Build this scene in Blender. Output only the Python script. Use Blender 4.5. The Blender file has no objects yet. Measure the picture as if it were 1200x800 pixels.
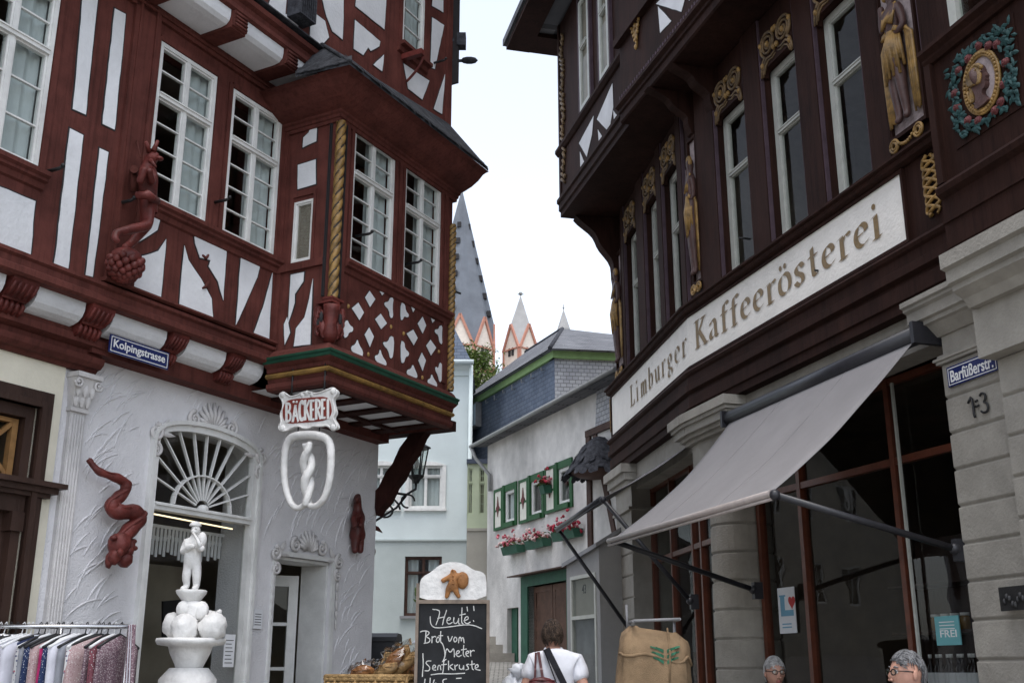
import bpy, bmesh, math, random
from mathutils import Vector, Matrix, noise
random.seed(7)
R = math.radians
SC = bpy.context.scene
COL = SC.collection

# ------------------------------------------------------------------ camera model
PITCH, FOC, EYE = R(16.74), 1280.0, 1.3
_s, _c = math.sin(PITCH), math.cos(PITCH)

def ray(x, y):
    a, b = (x - 600) / FOC, (400 - y) / FOC
    return (a, _c - b * _s, _s + b * _c)

def at(x, y, Y):
    r = ray(x, y); t = Y / r[1]
    return Vector((r[0] * t, Y, EYE + r[2] * t))

class Fr:
    """A facade's own axes: u along the wall, w out of it, z up."""
    def __init__(s, o, d, n):
        s.o, s.d, s.n = o, d, n
    def P(s, u, w, z):
        return (s.o[0] + s.d[0] * u + s.n[0] * w, s.o[1] + s.d[1] * u + s.n[1] * w, z)
    def m(s, x, y, w=0.0):
        """survey: where the line of sight through a measured point meets the wall plane at depth w"""
        r = ray(x, y)
        t = (s.o[0] * s.n[0] + s.o[1] * s.n[1] + w) / (r[0] * s.n[0] + r[1] * s.n[1])
        p = (r[0] * t - s.o[0], r[1] * t - s.o[1])
        return (p[0] * s.d[0] + p[1] * s.d[1], EYE + r[2] * t)
    def ms(s, pts, w=0.0):
        return [s.m(x, y, w) for x, y in pts]

def frame_az(az, c, side):
    a = R(az); d = (math.sin(a), math.cos(a))
    n = (d[1], -d[0]) if side > 0 else (-d[1], d[0])
    return Fr((n[0] * c, n[1] * c), d, n)

def world_frame(x, y, az=0):
    """u to the east, w towards the viewer (south) when az = 0"""
    a = R(az)
    return Fr((x, y), (math.cos(a), math.sin(a)), (math.sin(a), -math.cos(a)))

# ------------------------------------------------------------------ materials
M = {}
def nd(nt, t, **kw):
    n = nt.nodes.new(t)
    for k, v in kw.items():
        setattr(n, k, v)
    return n

def mat(name, col, rough=.8, var=.12, scale=6, bump=.0, bscale=60, spec=.3, metal=0.0, stretch=(1, 1, 1), var2=0.0, grain=0.0):
    m = bpy.data.materials.new(name); m.use_nodes = True
    nt = m.node_tree; b = nt.nodes['Principled BSDF']; L = nt.links
    b.inputs['Roughness'].default_value = rough
    b.inputs['Metallic'].default_value = metal
    b.inputs['Specular IOR Level'].default_value = spec
    tc = nd(nt, 'ShaderNodeTexCoord'); mp = nd(nt, 'ShaderNodeMapping')
    mp.inputs['Scale'].default_value = stretch
    L.new(tc.outputs['Object'], mp.inputs[0])
    n1 = nd(nt, 'ShaderNodeTexNoise'); n1.inputs['Scale'].default_value = scale; n1.inputs['Detail'].default_value = 6
    n1.inputs['Roughness'].default_value = .62
    L.new(mp.outputs[0], n1.inputs['Vector'])
    rp = nd(nt, 'ShaderNodeValToRGB')
    lo = tuple(max(0, c * (1 - var * 1.6)) for c in col); hi = tuple(min(1, c * (1 + var)) for c in col)
    rp.color_ramp.elements[0].position = .3; rp.color_ramp.elements[0].color = (*lo, 1)
    rp.color_ramp.elements[1].position = .68; rp.color_ramp.elements[1].color = (*hi, 1)
    L.new(n1.outputs['Fac'], rp.inputs[0])
    out = rp.outputs[0]
    if var2:
        n3 = nd(nt, 'ShaderNodeTexNoise'); n3.inputs['Scale'].default_value = scale * .22; n3.inputs['Detail'].default_value = 8
        L.new(mp.outputs[0], n3.inputs['Vector'])
        r3 = nd(nt, 'ShaderNodeValToRGB')
        r3.color_ramp.elements[0].position = .38; r3.color_ramp.elements[0].color = (1 - var2,) * 3 + (1,)
        r3.color_ramp.elements[1].position = .6; r3.color_ramp.elements[1].color = (1, 1, 1, 1)
        L.new(n3.outputs['Fac'], r3.inputs[0])
        mx = nd(nt, 'ShaderNodeMixRGB', blend_type='MULTIPLY'); mx.inputs[0].default_value = 1
        L.new(out, mx.inputs[1]); L.new(r3.outputs[0], mx.inputs[2]); out = mx.outputs[0]
    if grain:
        mg = nd(nt, 'ShaderNodeMapping'); mg.inputs['Scale'].default_value = (1, 1, .05); L.new(tc.outputs['Object'], mg.inputs[0])
        n4 = nd(nt, 'ShaderNodeTexNoise'); n4.inputs['Scale'].default_value = 26; n4.inputs['Detail'].default_value = 7; n4.inputs['Roughness'].default_value = .7; L.new(mg.outputs[0], n4.inputs['Vector'])
        r4 = nd(nt, 'ShaderNodeValToRGB'); r4.color_ramp.elements[0].position = .36; r4.color_ramp.elements[0].color = (1 - grain,) * 3 + (1,); r4.color_ramp.elements[1].position = .52
        L.new(n4.outputs['Fac'], r4.inputs[0]); m4 = nd(nt, 'ShaderNodeMixRGB', blend_type='MULTIPLY'); m4.inputs[0].default_value = 1
        L.new(out, m4.inputs[1]); L.new(r4.outputs[0], m4.inputs[2]); out = m4.outputs[0]
    L.new(out, b.inputs['Base Color'])
    if bump:
        n2 = nd(nt, 'ShaderNodeTexNoise'); n2.inputs['Scale'].default_value = bscale; n2.inputs['Detail'].default_value = 5
        L.new(mp.outputs[0], n2.inputs['Vector'])
        bp = nd(nt, 'ShaderNodeBump'); bp.inputs['Strength'].default_value = bump; bp.inputs['Distance'].default_value = .02
        L.new(n2.outputs['Fac'], bp.inputs['Height']); L.new(bp.outputs[0], b.inputs['Normal'])
    M[name] = m
    return m

def glass(name, tint, ior=1.5, rough=0.0, boost=1.0):
    m = bpy.data.materials.new(name); m.use_nodes = True
    nt = m.node_tree; nt.nodes.clear(); L = nt.links
    o = nd(nt, 'ShaderNodeOutputMaterial'); t = nd(nt, 'ShaderNodeBsdfTransparent'); g = nd(nt, 'ShaderNodeBsdfGlossy')
    t.inputs[0].default_value = (*tint, 1); g.inputs['Roughness'].default_value = rough
    gm = nd(nt, 'ShaderNodeNewGeometry'); dt = nd(nt, 'ShaderNodeVectorMath', operation='DOT_PRODUCT')
    L.new(gm.outputs['Normal'], dt.inputs[0]); L.new(gm.outputs['Incoming'], dt.inputs[1])
    ab = nd(nt, 'ShaderNodeMath', operation='ABSOLUTE'); L.new(dt.outputs['Value'], ab.inputs[0])
    iv = nd(nt, 'ShaderNodeMath', operation='SUBTRACT'); iv.inputs[0].default_value = 1; L.new(ab.outputs[0], iv.inputs[1])
    pw = nd(nt, 'ShaderNodeMath', operation='POWER'); pw.inputs[1].default_value = 5; L.new(iv.outputs[0], pw.inputs[0])
    r0 = ((ior - 1) / (ior + 1)) ** 2 * 1.6      # both faces of the sheet
    f = nd(nt, 'ShaderNodeMath', operation='MULTIPLY_ADD'); f.inputs[1].default_value = 1 - r0; f.inputs[2].default_value = r0; L.new(pw.outputs[0], f.inputs[0])
    tc = nd(nt, 'ShaderNodeTexCoord'); n = nd(nt, 'ShaderNodeTexNoise'); n.inputs['Scale'].default_value = 1.6
    L.new(tc.outputs['Object'], n.inputs['Vector'])
    bp = nd(nt, 'ShaderNodeBump'); bp.inputs['Strength'].default_value = .12; bp.inputs['Distance'].default_value = .02
    L.new(n.outputs['Fac'], bp.inputs['Height']); L.new(bp.outputs[0], g.inputs['Normal'])
    mu = nd(nt, 'ShaderNodeMath', operation='MULTIPLY'); mu.inputs[1].default_value = boost; mu.use_clamp = True
    L.new(f.outputs[0], mu.inputs[0])
    x = nd(nt, 'ShaderNodeMixShader')
    L.new(mu.outputs[0], x.inputs[0]); L.new(t.outputs[0], x.inputs[1]); L.new(g.outputs[0], x.inputs[2]); L.new(x.outputs[0], o.inputs[0])
    M[name] = m
    return m

def brickmat(name, c1, c2, mortar, bw, bh, msize=.02, rough=.7, bump=.4, var=.3, coord='UV', offset=.5, spec=.3):
    m = bpy.data.materials.new(name); m.use_nodes = True
    nt = m.node_tree; b = nt.nodes['Principled BSDF']; L = nt.links
    b.inputs['Roughness'].default_value = rough; b.inputs['Specular IOR Level'].default_value = spec
    tc = nd(nt, 'ShaderNodeTexCoord'); k = nd(nt, 'ShaderNodeTexBrick')
    k.offset = offset
    k.inputs['Scale'].default_value = 1; k.inputs['Brick Width'].default_value = bw; k.inputs['Row Height'].default_value = bh
    k.inputs['Mortar Size'].default_value = msize; k.inputs['Mortar Smooth'].default_value = .3
    k.inputs['Color1'].default_value = (*c1, 1); k.inputs['Color2'].default_value = (*c2, 1); k.inputs['Mortar'].default_value = (*mortar, 1)
    L.new(tc.outputs[coord], k.inputs['Vector'])
    n = nd(nt, 'ShaderNodeTexNoise'); n.inputs['Scale'].default_value = 1.7; n.inputs['Detail'].default_value = 8
    L.new(tc.outputs['Object'], n.inputs['Vector'])
    rp = nd(nt, 'ShaderNodeValToRGB'); rp.color_ramp.elements[0].position = .3; rp.color_ramp.elements[1].position = .7
    rp.color_ramp.elements[0].color = (1 - var,) * 3 + (1,)
    L.new(n.outputs['Fac'], rp.inputs[0])
    mx = nd(nt, 'ShaderNodeMixRGB', blend_type='MULTIPLY'); mx.inputs[0].default_value = 1
    L.new(k.outputs['Color'], mx.inputs[1]); L.new(rp.outputs[0], mx.inputs[2]); L.new(mx.outputs[0], b.inputs['Base Color'])
    bp = nd(nt, 'ShaderNodeBump'); bp.inputs['Strength'].default_value = bump; bp.inputs['Distance'].default_value = .02; bp.invert = True
    L.new(k.outputs['Fac'], bp.inputs['Height']); L.new(bp.outputs[0], b.inputs['Normal'])
    M[name] = m
    return m

def emit(name, col, s):
    m = bpy.data.materials.new(name); m.use_nodes = True
    b = m.node_tree.nodes['Principled BSDF']
    b.inputs['Emission Color'].default_value = (*col, 1); b.inputs['Emission Strength'].default_value = s
    b.inputs['Base Color'].default_value = (*col, 1)
    M[name] = m

# ------------------------------------------------------------------ mesh builder
ORG = {}
class MB:
    def __init__(s):
        s.v, s.f, s.mi, s.sm, s.uv = [], [], [], [], []
    def face(s, pts, mi=0, smooth=False, uv=None):
        i = len(s.v); s.v += [tuple(p) for p in pts]
        s.f.append(tuple(range(i, i + len(pts)))); s.mi.append(mi); s.sm.append(smooth); s.uv.append(uv)
    def raw(s, vs, fs, mi=0, smooth=False):
        i = len(s.v); s.v += [tuple(p) for p in vs]
        for f in fs:
            s.f.append(tuple(i + k for k in f)); s.mi.append(mi); s.sm.append(smooth); s.uv.append(None)
    def box(s, fr, u0, u1, w0, w1, z0, z1, mi=0):
        p = [fr.P(u, w, z) for z in (z0, z1) for w in (w0, w1) for u in (u0, u1)]
        s.raw(p, [(0, 1, 3, 2), (4, 6, 7, 5), (0, 4, 5, 1), (2, 3, 7, 6), (0, 2, 6, 4), (1, 5, 7, 3)], mi)
    def hexa(s, p, mi=0):
        """eight corners: four below, four above in the same order"""
        s.raw(p, [(3, 2, 1, 0), (4, 5, 6, 7), (0, 1, 5, 4), (1, 2, 6, 5), (2, 3, 7, 6), (3, 0, 4, 7)], mi)
    def prism(s, fr, poly, w0, w1, mi=0, side=None, smooth=False):
        """an outline in (u, z) given thickness from w0 to w1"""
        n = len(poly); a = [fr.P(u, w0, z) for u, z in poly]; b = [fr.P(u, w1, z) for u, z in poly]
        s.raw(a + b, [tuple(range(n)), tuple(range(n, 2 * n))], mi)
        s.raw(a + b, [(i, (i + 1) % n, n + (i + 1) % n, n + i) for i in range(n)], mi if side is None else side, smooth)
    def profile(s, fr, prof, u0, u1, mi=0, smooth=False, closed=True):
        """an outline in (w, z) run along u: a moulding"""
        n = len(prof); a = [fr.P(u0, w, z) for w, z in prof]; b = [fr.P(u1, w, z) for w, z in prof]
        k = n if closed else n - 1
        s.raw(a + b, [(i, (i + 1) % n, n + (i + 1) % n, n + i) for i in range(k)], mi, smooth)
        if closed:
            s.raw(a + b, [tuple(range(n)), tuple(range(n, 2 * n))], mi)
    def tube(s, pts, r, n=8, mi=0, smooth=True, caps=True, flat=1.0, up=None):
        pts = [Vector(p) for p in pts]; rs = r if isinstance(r, (list, tuple)) else [r] * len(pts)
        rings, prev = [], None
        for i, p in enumerate(pts):
            t = (pts[min(i + 1, len(pts) - 1)] - pts[max(i - 1, 0)])
            t = t.normalized() if t.length > 1e-9 else Vector((0, 0, 1))
            if prev is None:
                a = Vector(up) if up is not None else (Vector((0, 0, 1)) if abs(t.z) < .9 else Vector((1, 0, 0)))
            else:
                a = prev
            x = (a - t * a.dot(t)); x = x.normalized() if x.length > 1e-6 else t.orthogonal().normalized()
            prev = x; y = t.cross(x)
            rings.append([p + x * math.cos(2 * math.pi * k / n) * rs[i] * flat + y * math.sin(2 * math.pi * k / n) * rs[i] for k in range(n)])
        vs = [q for g in rings for q in g]
        fs = [(i * n + k, i * n + (k + 1) % n, (i + 1) * n + (k + 1) % n, (i + 1) * n + k) for i in range(len(pts) - 1) for k in range(n)]
        s.raw(vs, fs, mi, smooth)
        if caps:
            s.raw(vs, [tuple(range(n)), tuple(range(len(vs) - n, len(vs)))], mi)
    def lathe(s, c, prof, n=20, mi=0, smooth=True, wob=0.0):
        """profile of (radius, height) turned about a vertical axis through c"""
        vs = []
        for r, z in prof:
            for k in range(n):
                a = 2 * math.pi * k / n
                q = r * (1 + wob * noise.noise((math.cos(a) * 2 + c[0], math.sin(a) * 2, z * 9)))
                vs.append((c[0] + q * math.cos(a), c[1] + q * math.sin(a), c[2] + z))
        m = len(prof)
        s.raw(vs, [(i * n + k, i * n + (k + 1) % n, (i + 1) * n + (k + 1) % n, (i + 1) * n + k) for i in range(m - 1) for k in range(n)], mi, smooth)
        s.raw(vs, [tuple(range(n)), tuple(range((m - 1) * n, m * n))], mi)
    def ball(s, c, r, nu=12, nv=8, mi=0, wob=0.0, rot=None, freq=3.0):
        r = r if isinstance(r, (tuple, list)) else (r, r, r); vs = []
        for j in range(1, nv):
            for i in range(nu):
                a, b = 2 * math.pi * i / nu, math.pi * j / nv
                q = Vector((math.sin(b) * math.cos(a), math.sin(b) * math.sin(a), math.cos(b)))
                k = 1 + wob * noise.noise(q * freq + Vector(c) * 5)
                q = Vector((q.x * r[0] * k, q.y * r[1] * k, q.z * r[2] * k))
                if rot is not None: q = rot @ q
                vs.append(Vector(c) + q)
        t = Vector((0, 0, r[2])); b_ = Vector((0, 0, -r[2]))
        if rot is not None: t, b_ = rot @ t, rot @ b_
        vs += [Vector(c) + t, Vector(c) + b_]
        fs = [(j * nu + i, j * nu + (i + 1) % nu, (j + 1) * nu + (i + 1) % nu, (j + 1) * nu + i) for j in range(nv - 2) for i in range(nu)]
        fs += [(len(vs) - 2, (i + 1) % nu, i) for i in range(nu)]
        fs += [(len(vs) - 1, (nv - 2) * nu + i, (nv - 2) * nu + (i + 1) % nu) for i in range(nu)]
        s.raw(vs, fs, mi, True)
    def quad_uv(s, a, b, c, d, mi=0):
        """four corners, with texture metres measured along a-b and a-d"""
        a, b, c, d = map(Vector, (a, b, c, d))
        e1 = (b - a).normalized(); nn = e1.cross(d - a).normalized(); e2 = nn.cross(e1)
        s.face((a, b, c, d), mi, uv=[((p - a).dot(e1), (p - a).dot(e2)) for p in (a, b, c, d)])
    def poly_uv(s, pts, e1, mi=0):
        pts = [Vector(p) for p in pts]; a = pts[0]; e1 = Vector(e1).normalized()
        nn = (pts[1] - a).cross(pts[2] - a).normalized(); e2 = nn.cross(e1)
        s.face(pts, mi, uv=[((p - a).dot(e1), (p - a).dot(e2)) for p in pts])
    def build(s, name, mats, parent=None, origin=None, weld=True, fix=True):
        o = origin if origin is not None else (ORG[parent.name] if parent is not None else (0, 0, 0))
        o = Vector(o)
        me = bpy.data.meshes.new(name)
        me.from_pydata([tuple(Vector(p) - o) for p in s.v], [], s.f)
        if any(u is not None for u in s.uv):
            ul = me.uv_layers.new(name='UVMap'); k = 0
            for u, f in zip(s.uv, s.f):
                for j in range(len(f)):
                    if u is not None: ul.data[k + j].uv = u[j]
                k += len(f)
        mats = mats if isinstance(mats, (list, tuple)) else [mats]
        for q in mats: me.materials.append(M[q])
        me.polygons.foreach_set('material_index', s.mi); me.polygons.foreach_set('use_smooth', s.sm)
        bm = bmesh.new(); bm.from_mesh(me)
        if weld: bmesh.ops.remove_doubles(bm, verts=bm.verts, dist=1e-5)
        if fix: bmesh.ops.recalc_face_normals(bm, faces=bm.faces)
        bm.to_mesh(me); bm.free(); me.update()
        ob = bpy.data.objects.new(name, me); COL.objects.link(ob)
        if parent is not None:
            ob.parent = parent; ob.location = o - Vector(ORG[parent.name])
        else:
            ob.location = o
        ORG[ob.name] = tuple(o)
        return ob

def tag(o, label=None, cat=None, group=None, kind=None):
    for k, v in (('label', label), ('category', cat), ('group', group), ('kind', kind)):
        if v: o[k] = v
    return o

def thing(name, loc, label, cat, group=None):
    o = bpy.data.objects.new(name, None); o.location = loc; o.empty_display_size = .2
    COL.objects.link(o); ORG[o.name] = tuple(loc)
    return tag(o, label, cat, group)

def copy_tree(o, loc=None, rz=None, label=None, parent=None):
    """a thing with copies of its parts and sub-parts; the copies share mesh data"""
    c = o.copy(); COL.objects.link(c)
    if parent is not None: c.parent = parent
    if loc is not None: c.location = loc
    if rz is not None: c.rotation_euler.z = rz
    if label: c['label'] = label
    for ch in [q for q in bpy.data.objects if q.parent == o]:
        copy_tree(ch, parent=c)
    return c

def chaikin(p, n=2, closed=True):
    for _ in range(n):
        q = []; m = len(p)
        if not closed: q.append(p[0])
        for i in range(m if closed else m - 1):
            a, b = p[i], p[(i + 1) % m]
            q.append(tuple(.75 * x + .25 * y for x, y in zip(a, b))); q.append(tuple(.25 * x + .75 * y for x, y in zip(a, b)))
        if not closed: q.append(p[-1])
        p = q
    return p

def grow(poly, d):
    """outline pushed outwards by d"""
    n = len(poly); ar = sum(poly[i][0] * poly[(i + 1) % n][1] - poly[(i + 1) % n][0] * poly[i][1] for i in range(n))
    sg = 1 if ar > 0 else -1; out = []
    for i in range(n):
        a, b, c = Vector(poly[i - 1]), Vector(poly[i]), Vector(poly[(i + 1) % n])
        e, f = (b - a), (c - b)
        if e.length < 1e-6 or f.length < 1e-6: out.append(tuple(b)); continue
        e.normalize(); f.normalize()
        n1, n2 = Vector((e.y, -e.x)) * sg, Vector((f.y, -f.x)) * sg
        m = (n1 + n2)
        m = m / max(.5, m.length_squared / 2) if m.length > 1e-3 else n1
        out.append(tuple(b + m * d))
    return out

def panel(fr, poly, w, parent, soft=0, mats=('plaster_white', 'line_dark'), name='plaster_panel', line=.011):
    if soft: poly = chaikin(poly, soft)
    else:       # hand-trimmed plaster edge
        q = []
        for i, a in enumerate(poly):
            c = poly[(i + 1) % len(poly)]; L = math.hypot(c[0] - a[0], c[1] - a[1]); n = max(1, int(L / .07))
            for k in range(n):
                u, z = a[0] + (c[0] - a[0]) * k / n, a[1] + (c[1] - a[1]) * k / n; j = .006 if line > .008 else .003
                q.append((u + j * noise.noise((u * 9, z * 9, 1.7)), z + j * noise.noise((u * 9, z * 9, 8.1))))
        poly = q
    b = MB(); b.prism(fr, poly, w - .004, w + .007, 0); 
    if line: b.prism(fr, grow(poly, line), w - .004, w + .0035, 1)
    return b.build(name, list(mats) if line else mats[0], parent)

def wall(b, fr, u0, u1, z0, z1, holes, w, depth=.16, mi=0, rmi=None):
    """a wall face with rectangular openings and their reveals"""
    us = sorted({u0, u1, *[h[i] for h in holes for i in (0, 1)]}); zs = sorted({z0, z1, *[h[i] for h in holes for i in (2, 3)]})
    us = [u for u in us if u0 <= u <= u1]; zs = [z for z in zs if z0 <= z <= z1]
    for i in range(len(us) - 1):
        for j in range(len(zs) - 1):
            cu, cz = (us[i] + us[i + 1]) / 2, (zs[j] + zs[j + 1]) / 2
            if any(h[0] < cu < h[1] and h[2] < cz < h[3] for h in holes): continue
            b.face([fr.P(us[i], w, zs[j]), fr.P(us[i + 1], w, zs[j]), fr.P(us[i + 1], w, zs[j + 1]), fr.P(us[i], w, zs[j + 1])], mi)
    r = mi if rmi is None else rmi
    for a, c, e, f in holes:
        for (p, q), (s_, t) in (((a, e), (c, e)), ((c, e), (c, f)), ((c, f), (a, f)), ((a, f), (a, e))):
            b.face([fr.P(p, w, q), fr.P(s_, w, t), fr.P(s_, w - depth, t), fr.P(p, w - depth, q)], r)

def room(fr, u0, u1, w0, w1, z0, z1, parent, mats=('room_wall', 'room_floor'), name='room_interior'):
    """inside of a storey: back wall, sides, floor and ceiling; the front stays open"""
    b = MB(); P = fr.P
    b.face([P(u0, w0, z0), P(u1, w0, z0), P(u1, w0, z1), P(u0, w0, z1)])
    b.face([P(u0, w0, z0), P(u0, w1, z0), P(u0, w1, z1), P(u0, w0, z1)])
    b.face([P(u1, w0, z0), P(u1, w1, z0), P(u1, w1, z1), P(u1, w0, z1)])
    b.face([P(u0, w0, z1), P(u1, w0, z1), P(u1, w1, z1), P(u0, w1, z1)])
    b.face([P(u0, w0, z0), P(u1, w0, z0), P(u1, w1, z0), P(u0, w1, z0)], 1)
    return b.build(name, list(mats), parent)

def sash(fr, u0, u1, z0, z1, w, parent, cols=2, tz=None, rt=2, rb=4, fm='white_paint', gm='window_glass', fw=.034, curtain=None, depth=.05, mu=.012, name='window', sillm=None, cc=1):
    """casement window: frame (the part itself) with mullions, transom and glazing bars; panes and curtains below it.
    cc: glazing columns inside each casement."""
    b = MB()
    b.box(fr, u0, u0 + fw, w - depth, w, z0, z1); b.box(fr, u1 - fw, u1, w - depth, w, z0, z1)
    b.box(fr, u0 + fw, u1 - fw, w - depth, w, z0, z0 + fw); b.box(fr, u0 + fw, u1 - fw, w - depth, w, z1 - fw, z1)
    zz = [z0 + fw, z1 - fw]
    if tz is not None:
        b.box(fr, u0 + fw, u1 - fw, w - depth, w + .012, tz - .022, tz + .022)
        b.box(fr, u0 + fw, u1 - fw, w - depth, w + .022, tz + .006, tz + .018)
        bands = [(z0 + fw, tz - .022, rb), (tz + .022, z1 - fw, rt)]
    else:
        bands = [(z0 + fw, z1 - fw, rb)]
    cw = (u1 - u0 - 2 * fw) / cols
    for i in range(1, cols):
        c = u0 + fw + cw * i
        for a, e, _ in bands: b.box(fr, c - .018, c + .018, w - depth, w - .004, a, e)
    for a, e, n in bands:
        for i in range(cols):
            a0 = u0 + fw + cw * i + (.018 if i else 0); a1 = u0 + fw + cw * (i + 1) - (.018 if i < cols - 1 else 0)
            st = .015
            b.box(fr, a0, a0 + st, w - depth, w - .012, a, e); b.box(fr, a1 - st, a1, w - depth, w - .012, a, e)
            b.box(fr, a0 + st, a1 - st, w - depth, w - .012, a, a + st); b.box(fr, a0 + st, a1 - st, w - depth, w - .012, e - st, e)
            for k in range(1, n):
                z = a + (e - a) * k / n
                b.box(fr, a0 + st, a1 - st, w - depth + .008, w - .016, z - mu / 2, z + mu / 2)
            for k in range(1, cc):
                u = a0 + (a1 - a0) * k / cc
                b.box(fr, u - mu / 2, u + mu / 2, w - depth + .01, w - .018, a + st, e - st)
    o = b.build(name, fm, parent)
    g = MB(); g.face([fr.P(u0 + fw, w - depth + .02, z0 + fw), fr.P(u1 - fw, w - depth + .02, z0 + fw), fr.P(u1 - fw, w - depth + .02, z1 - fw), fr.P(u0 + fw, w - depth + .02, z1 - fw)])
    g.build('pane', gm, o)
    if curtain:
        for a, e in curtain:
            c = MB(); n = 26; lo, hi = z0 - .05, z1 + .02
            for k in range(n):
                def q(i):
                    t = i / n; u = u0 + (u1 - u0) * (a + (e - a) * t)
                    return u, w - depth - .045 + .018 * math.sin(t * 38 * (e - a) + a * 9) + .008 * math.sin(t * 91)
                (ua, wa), (ub, wb) = q(k), q(k + 1)
                c.face([fr.P(ua, wa, lo), fr.P(ub, wb, lo), fr.P(ub, wb, hi), fr.P(ua, wa, hi)], smooth=True)
            c.build('curtain', 'curtain_cloth', o)
    return o

def spiral(fr, b, u, z, r, turns, w, thick, cw=1, start=0, mi=0, n=26, taper=.55, tail=None):
    pts, rs = [], []
    for i in range(n):
        t = i / (n - 1); a = start + cw * 2 * math.pi * turns * t; q = r * (1 - t) ** .8 + r * .08
        pts.append(fr.P(u + q * math.cos(a), w, z + q * math.sin(a))); rs.append(thick * (1 - taper * t))
    if tail:
        pre = [fr.P(a, w, c) for a, c in tail]; pts = pre + pts; rs = [thick * .55 + thick * .45 * i / len(pre) for i in range(len(pre))] + rs
    b.tube(pts, rs, 7, mi)
    b.ball(fr.P(u, w, z), thick * .9, 8, 6, mi)

def leaf(b, fr, u, z, L, wd, ang, w, th, mi=0):
    """a raised pointed leaf lying on the wall"""
    c, s = math.cos(ang), math.sin(ang); n = 6; top, lo, hi = [], [], []
    for i in range(n + 1):
        t = i / n; x = L * t; y = wd * math.sin(math.pi * (t * .92 + .08)) * (1 - .3 * t)
        if i == n: y = 0
        f = lambda x, y: (u + x * c - y * s, z + x * s + y * c)
        top.append(fr.P(*(lambda q: (q[0], w + th * math.sin(math.pi * (.15 + .8 * t)), q[1]))(f(x, 0))))
        lo.append(fr.P(f(x, y)[0], w, f(x, y)[1])); hi.append(fr.P(f(x, -y)[0], w, f(x, -y)[1]))
    for i in range(n):
        b.face([lo[i], lo[i + 1], top[i + 1], top[i]], mi, True); b.face([top[i], top[i + 1], hi[i + 1], hi[i]], mi, True)

def text_faces(b, fr, body, u0, z0, width, height, w, dirn=1, mi=0, bold=0.0, extrude=.004, slant=0.0, skew=0.0):
    """sign lettering set in the plain built-in face, fitted to a box; dirn -1 where the wall's u runs right to left"""
    cu = bpy.data.curves.new('lettering', 'FONT'); cu.body = body; cu.size = 1; cu.offset = bold; cu.extrude = .01; cu.resolution_u = 4
    ob = bpy.data.objects.new('lettering', cu); COL.objects.link(ob)
    dg = bpy.context.evaluated_depsgraph_get(); me = bpy.data.meshes.new_from_object(ob.evaluated_get(dg))
    vs = [v.co.copy() for v in me.vertices]; fs = [tuple(p.vertices) for p in me.polygons]
    bpy.data.objects.remove(ob); bpy.data.curves.remove(cu); bpy.data.meshes.remove(me)
    x0, x1 = min(v.x for v in vs), max(v.x for v in vs); y1 = max(v.y for v in vs if True); y0 = min(v.y for v in vs)
    sx, sy = width / (x1 - x0), height / (y1 - y0); out = []
    for v in vs:
        x = (v.x - x0) * sx + slant * (v.y - y0) * sy; y = (v.y - y0) * sy + skew * x
        out.append(fr.P(u0 + dirn * x, w + (extrude if v.z > 0 else -.002), z0 + y))
    b.raw(out, fs, mi)

def nib(b, fr, strokes, u0, z0, s, w, dirn=1, mi=0, t=.16, ang=R(25), sx=1.0, slant=0.0, th=.006, k0=0):
    """lettering drawn with a broad-edged pen: thick stems, thin joins"""
    nx, ny = math.cos(ang) * t / 2, math.sin(ang) * t / 2
    for k, st in enumerate(strokes):
        p = chaikin(st, 2, False) if len(st) > 2 else st
        top = w + th + .0004 * ((k + k0) % 9)
        f = lambda x, y: (u0 + dirn * (x * sx + slant * y) * s, z0 + y * s)
        for (x0, y0), (x1, y1) in zip(p[:-1], p[1:]):
            q = [f(x0 - nx, y0 - ny), f(x0 + nx, y0 + ny), f(x1 + nx, y1 + ny), f(x1 - nx, y1 - ny)]
            b.face([fr.P(a, top, c) for a, c in q], mi)

def polyline_ribbon(b, fr, pts, wid, w, mi=0):
    for i in range(len(pts) - 1):
        a, c = Vector(pts[i]), Vector(pts[i + 1]); e = (c - a)
        if e.length < 1e-6: continue
        e.normalize(); nn = Vector((-e.y, e.x)) * wid / 2; a2, c2 = a - e * wid * .3, c + e * wid * .3
        b.face([fr.P(q.x, w + .0002 * (i % 5), q.y) for q in (a2 - nn, c2 - nn, c2 + nn, a2 + nn)], mi)

def skin(nodes, edges, root=None, sub=2):
    """one continuous surface grown round a skeleton: nodes {name: ((x,y,z), radius or (rx,ry))}"""
    names = list(nodes); idx = {n: i for i, n in enumerate(names)}
    me = bpy.data.meshes.new('sk'); me.from_pydata([nodes[n][0] for n in names], [(idx[a], idx[c]) for a, c in edges], [])
    ob = bpy.data.objects.new('sk', me); COL.objects.link(ob)
    ob.modifiers.new('s', 'SKIN'); sd = ob.modifiers.new('d', 'SUBSURF'); sd.levels = sub; sd.render_levels = sub
    for i, n in enumerate(names):
        r = nodes[n][1]; me.skin_vertices[0].data[i].radius = r if isinstance(r, tuple) else (r, r)
        me.skin_vertices[0].data[i].use_root = (n == root) if root else i == 0
    dg = bpy.context.evaluated_depsgraph_get(); m2 = bpy.data.meshes.new_from_object(ob.evaluated_get(dg))
    vs = [v.co.copy() for v in m2.vertices]; fs = [tuple(p.vertices) for p in m2.polygons]
    bpy.data.objects.remove(ob); bpy.data.meshes.remove(me); bpy.data.meshes.remove(m2)
    return vs, fs

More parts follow.
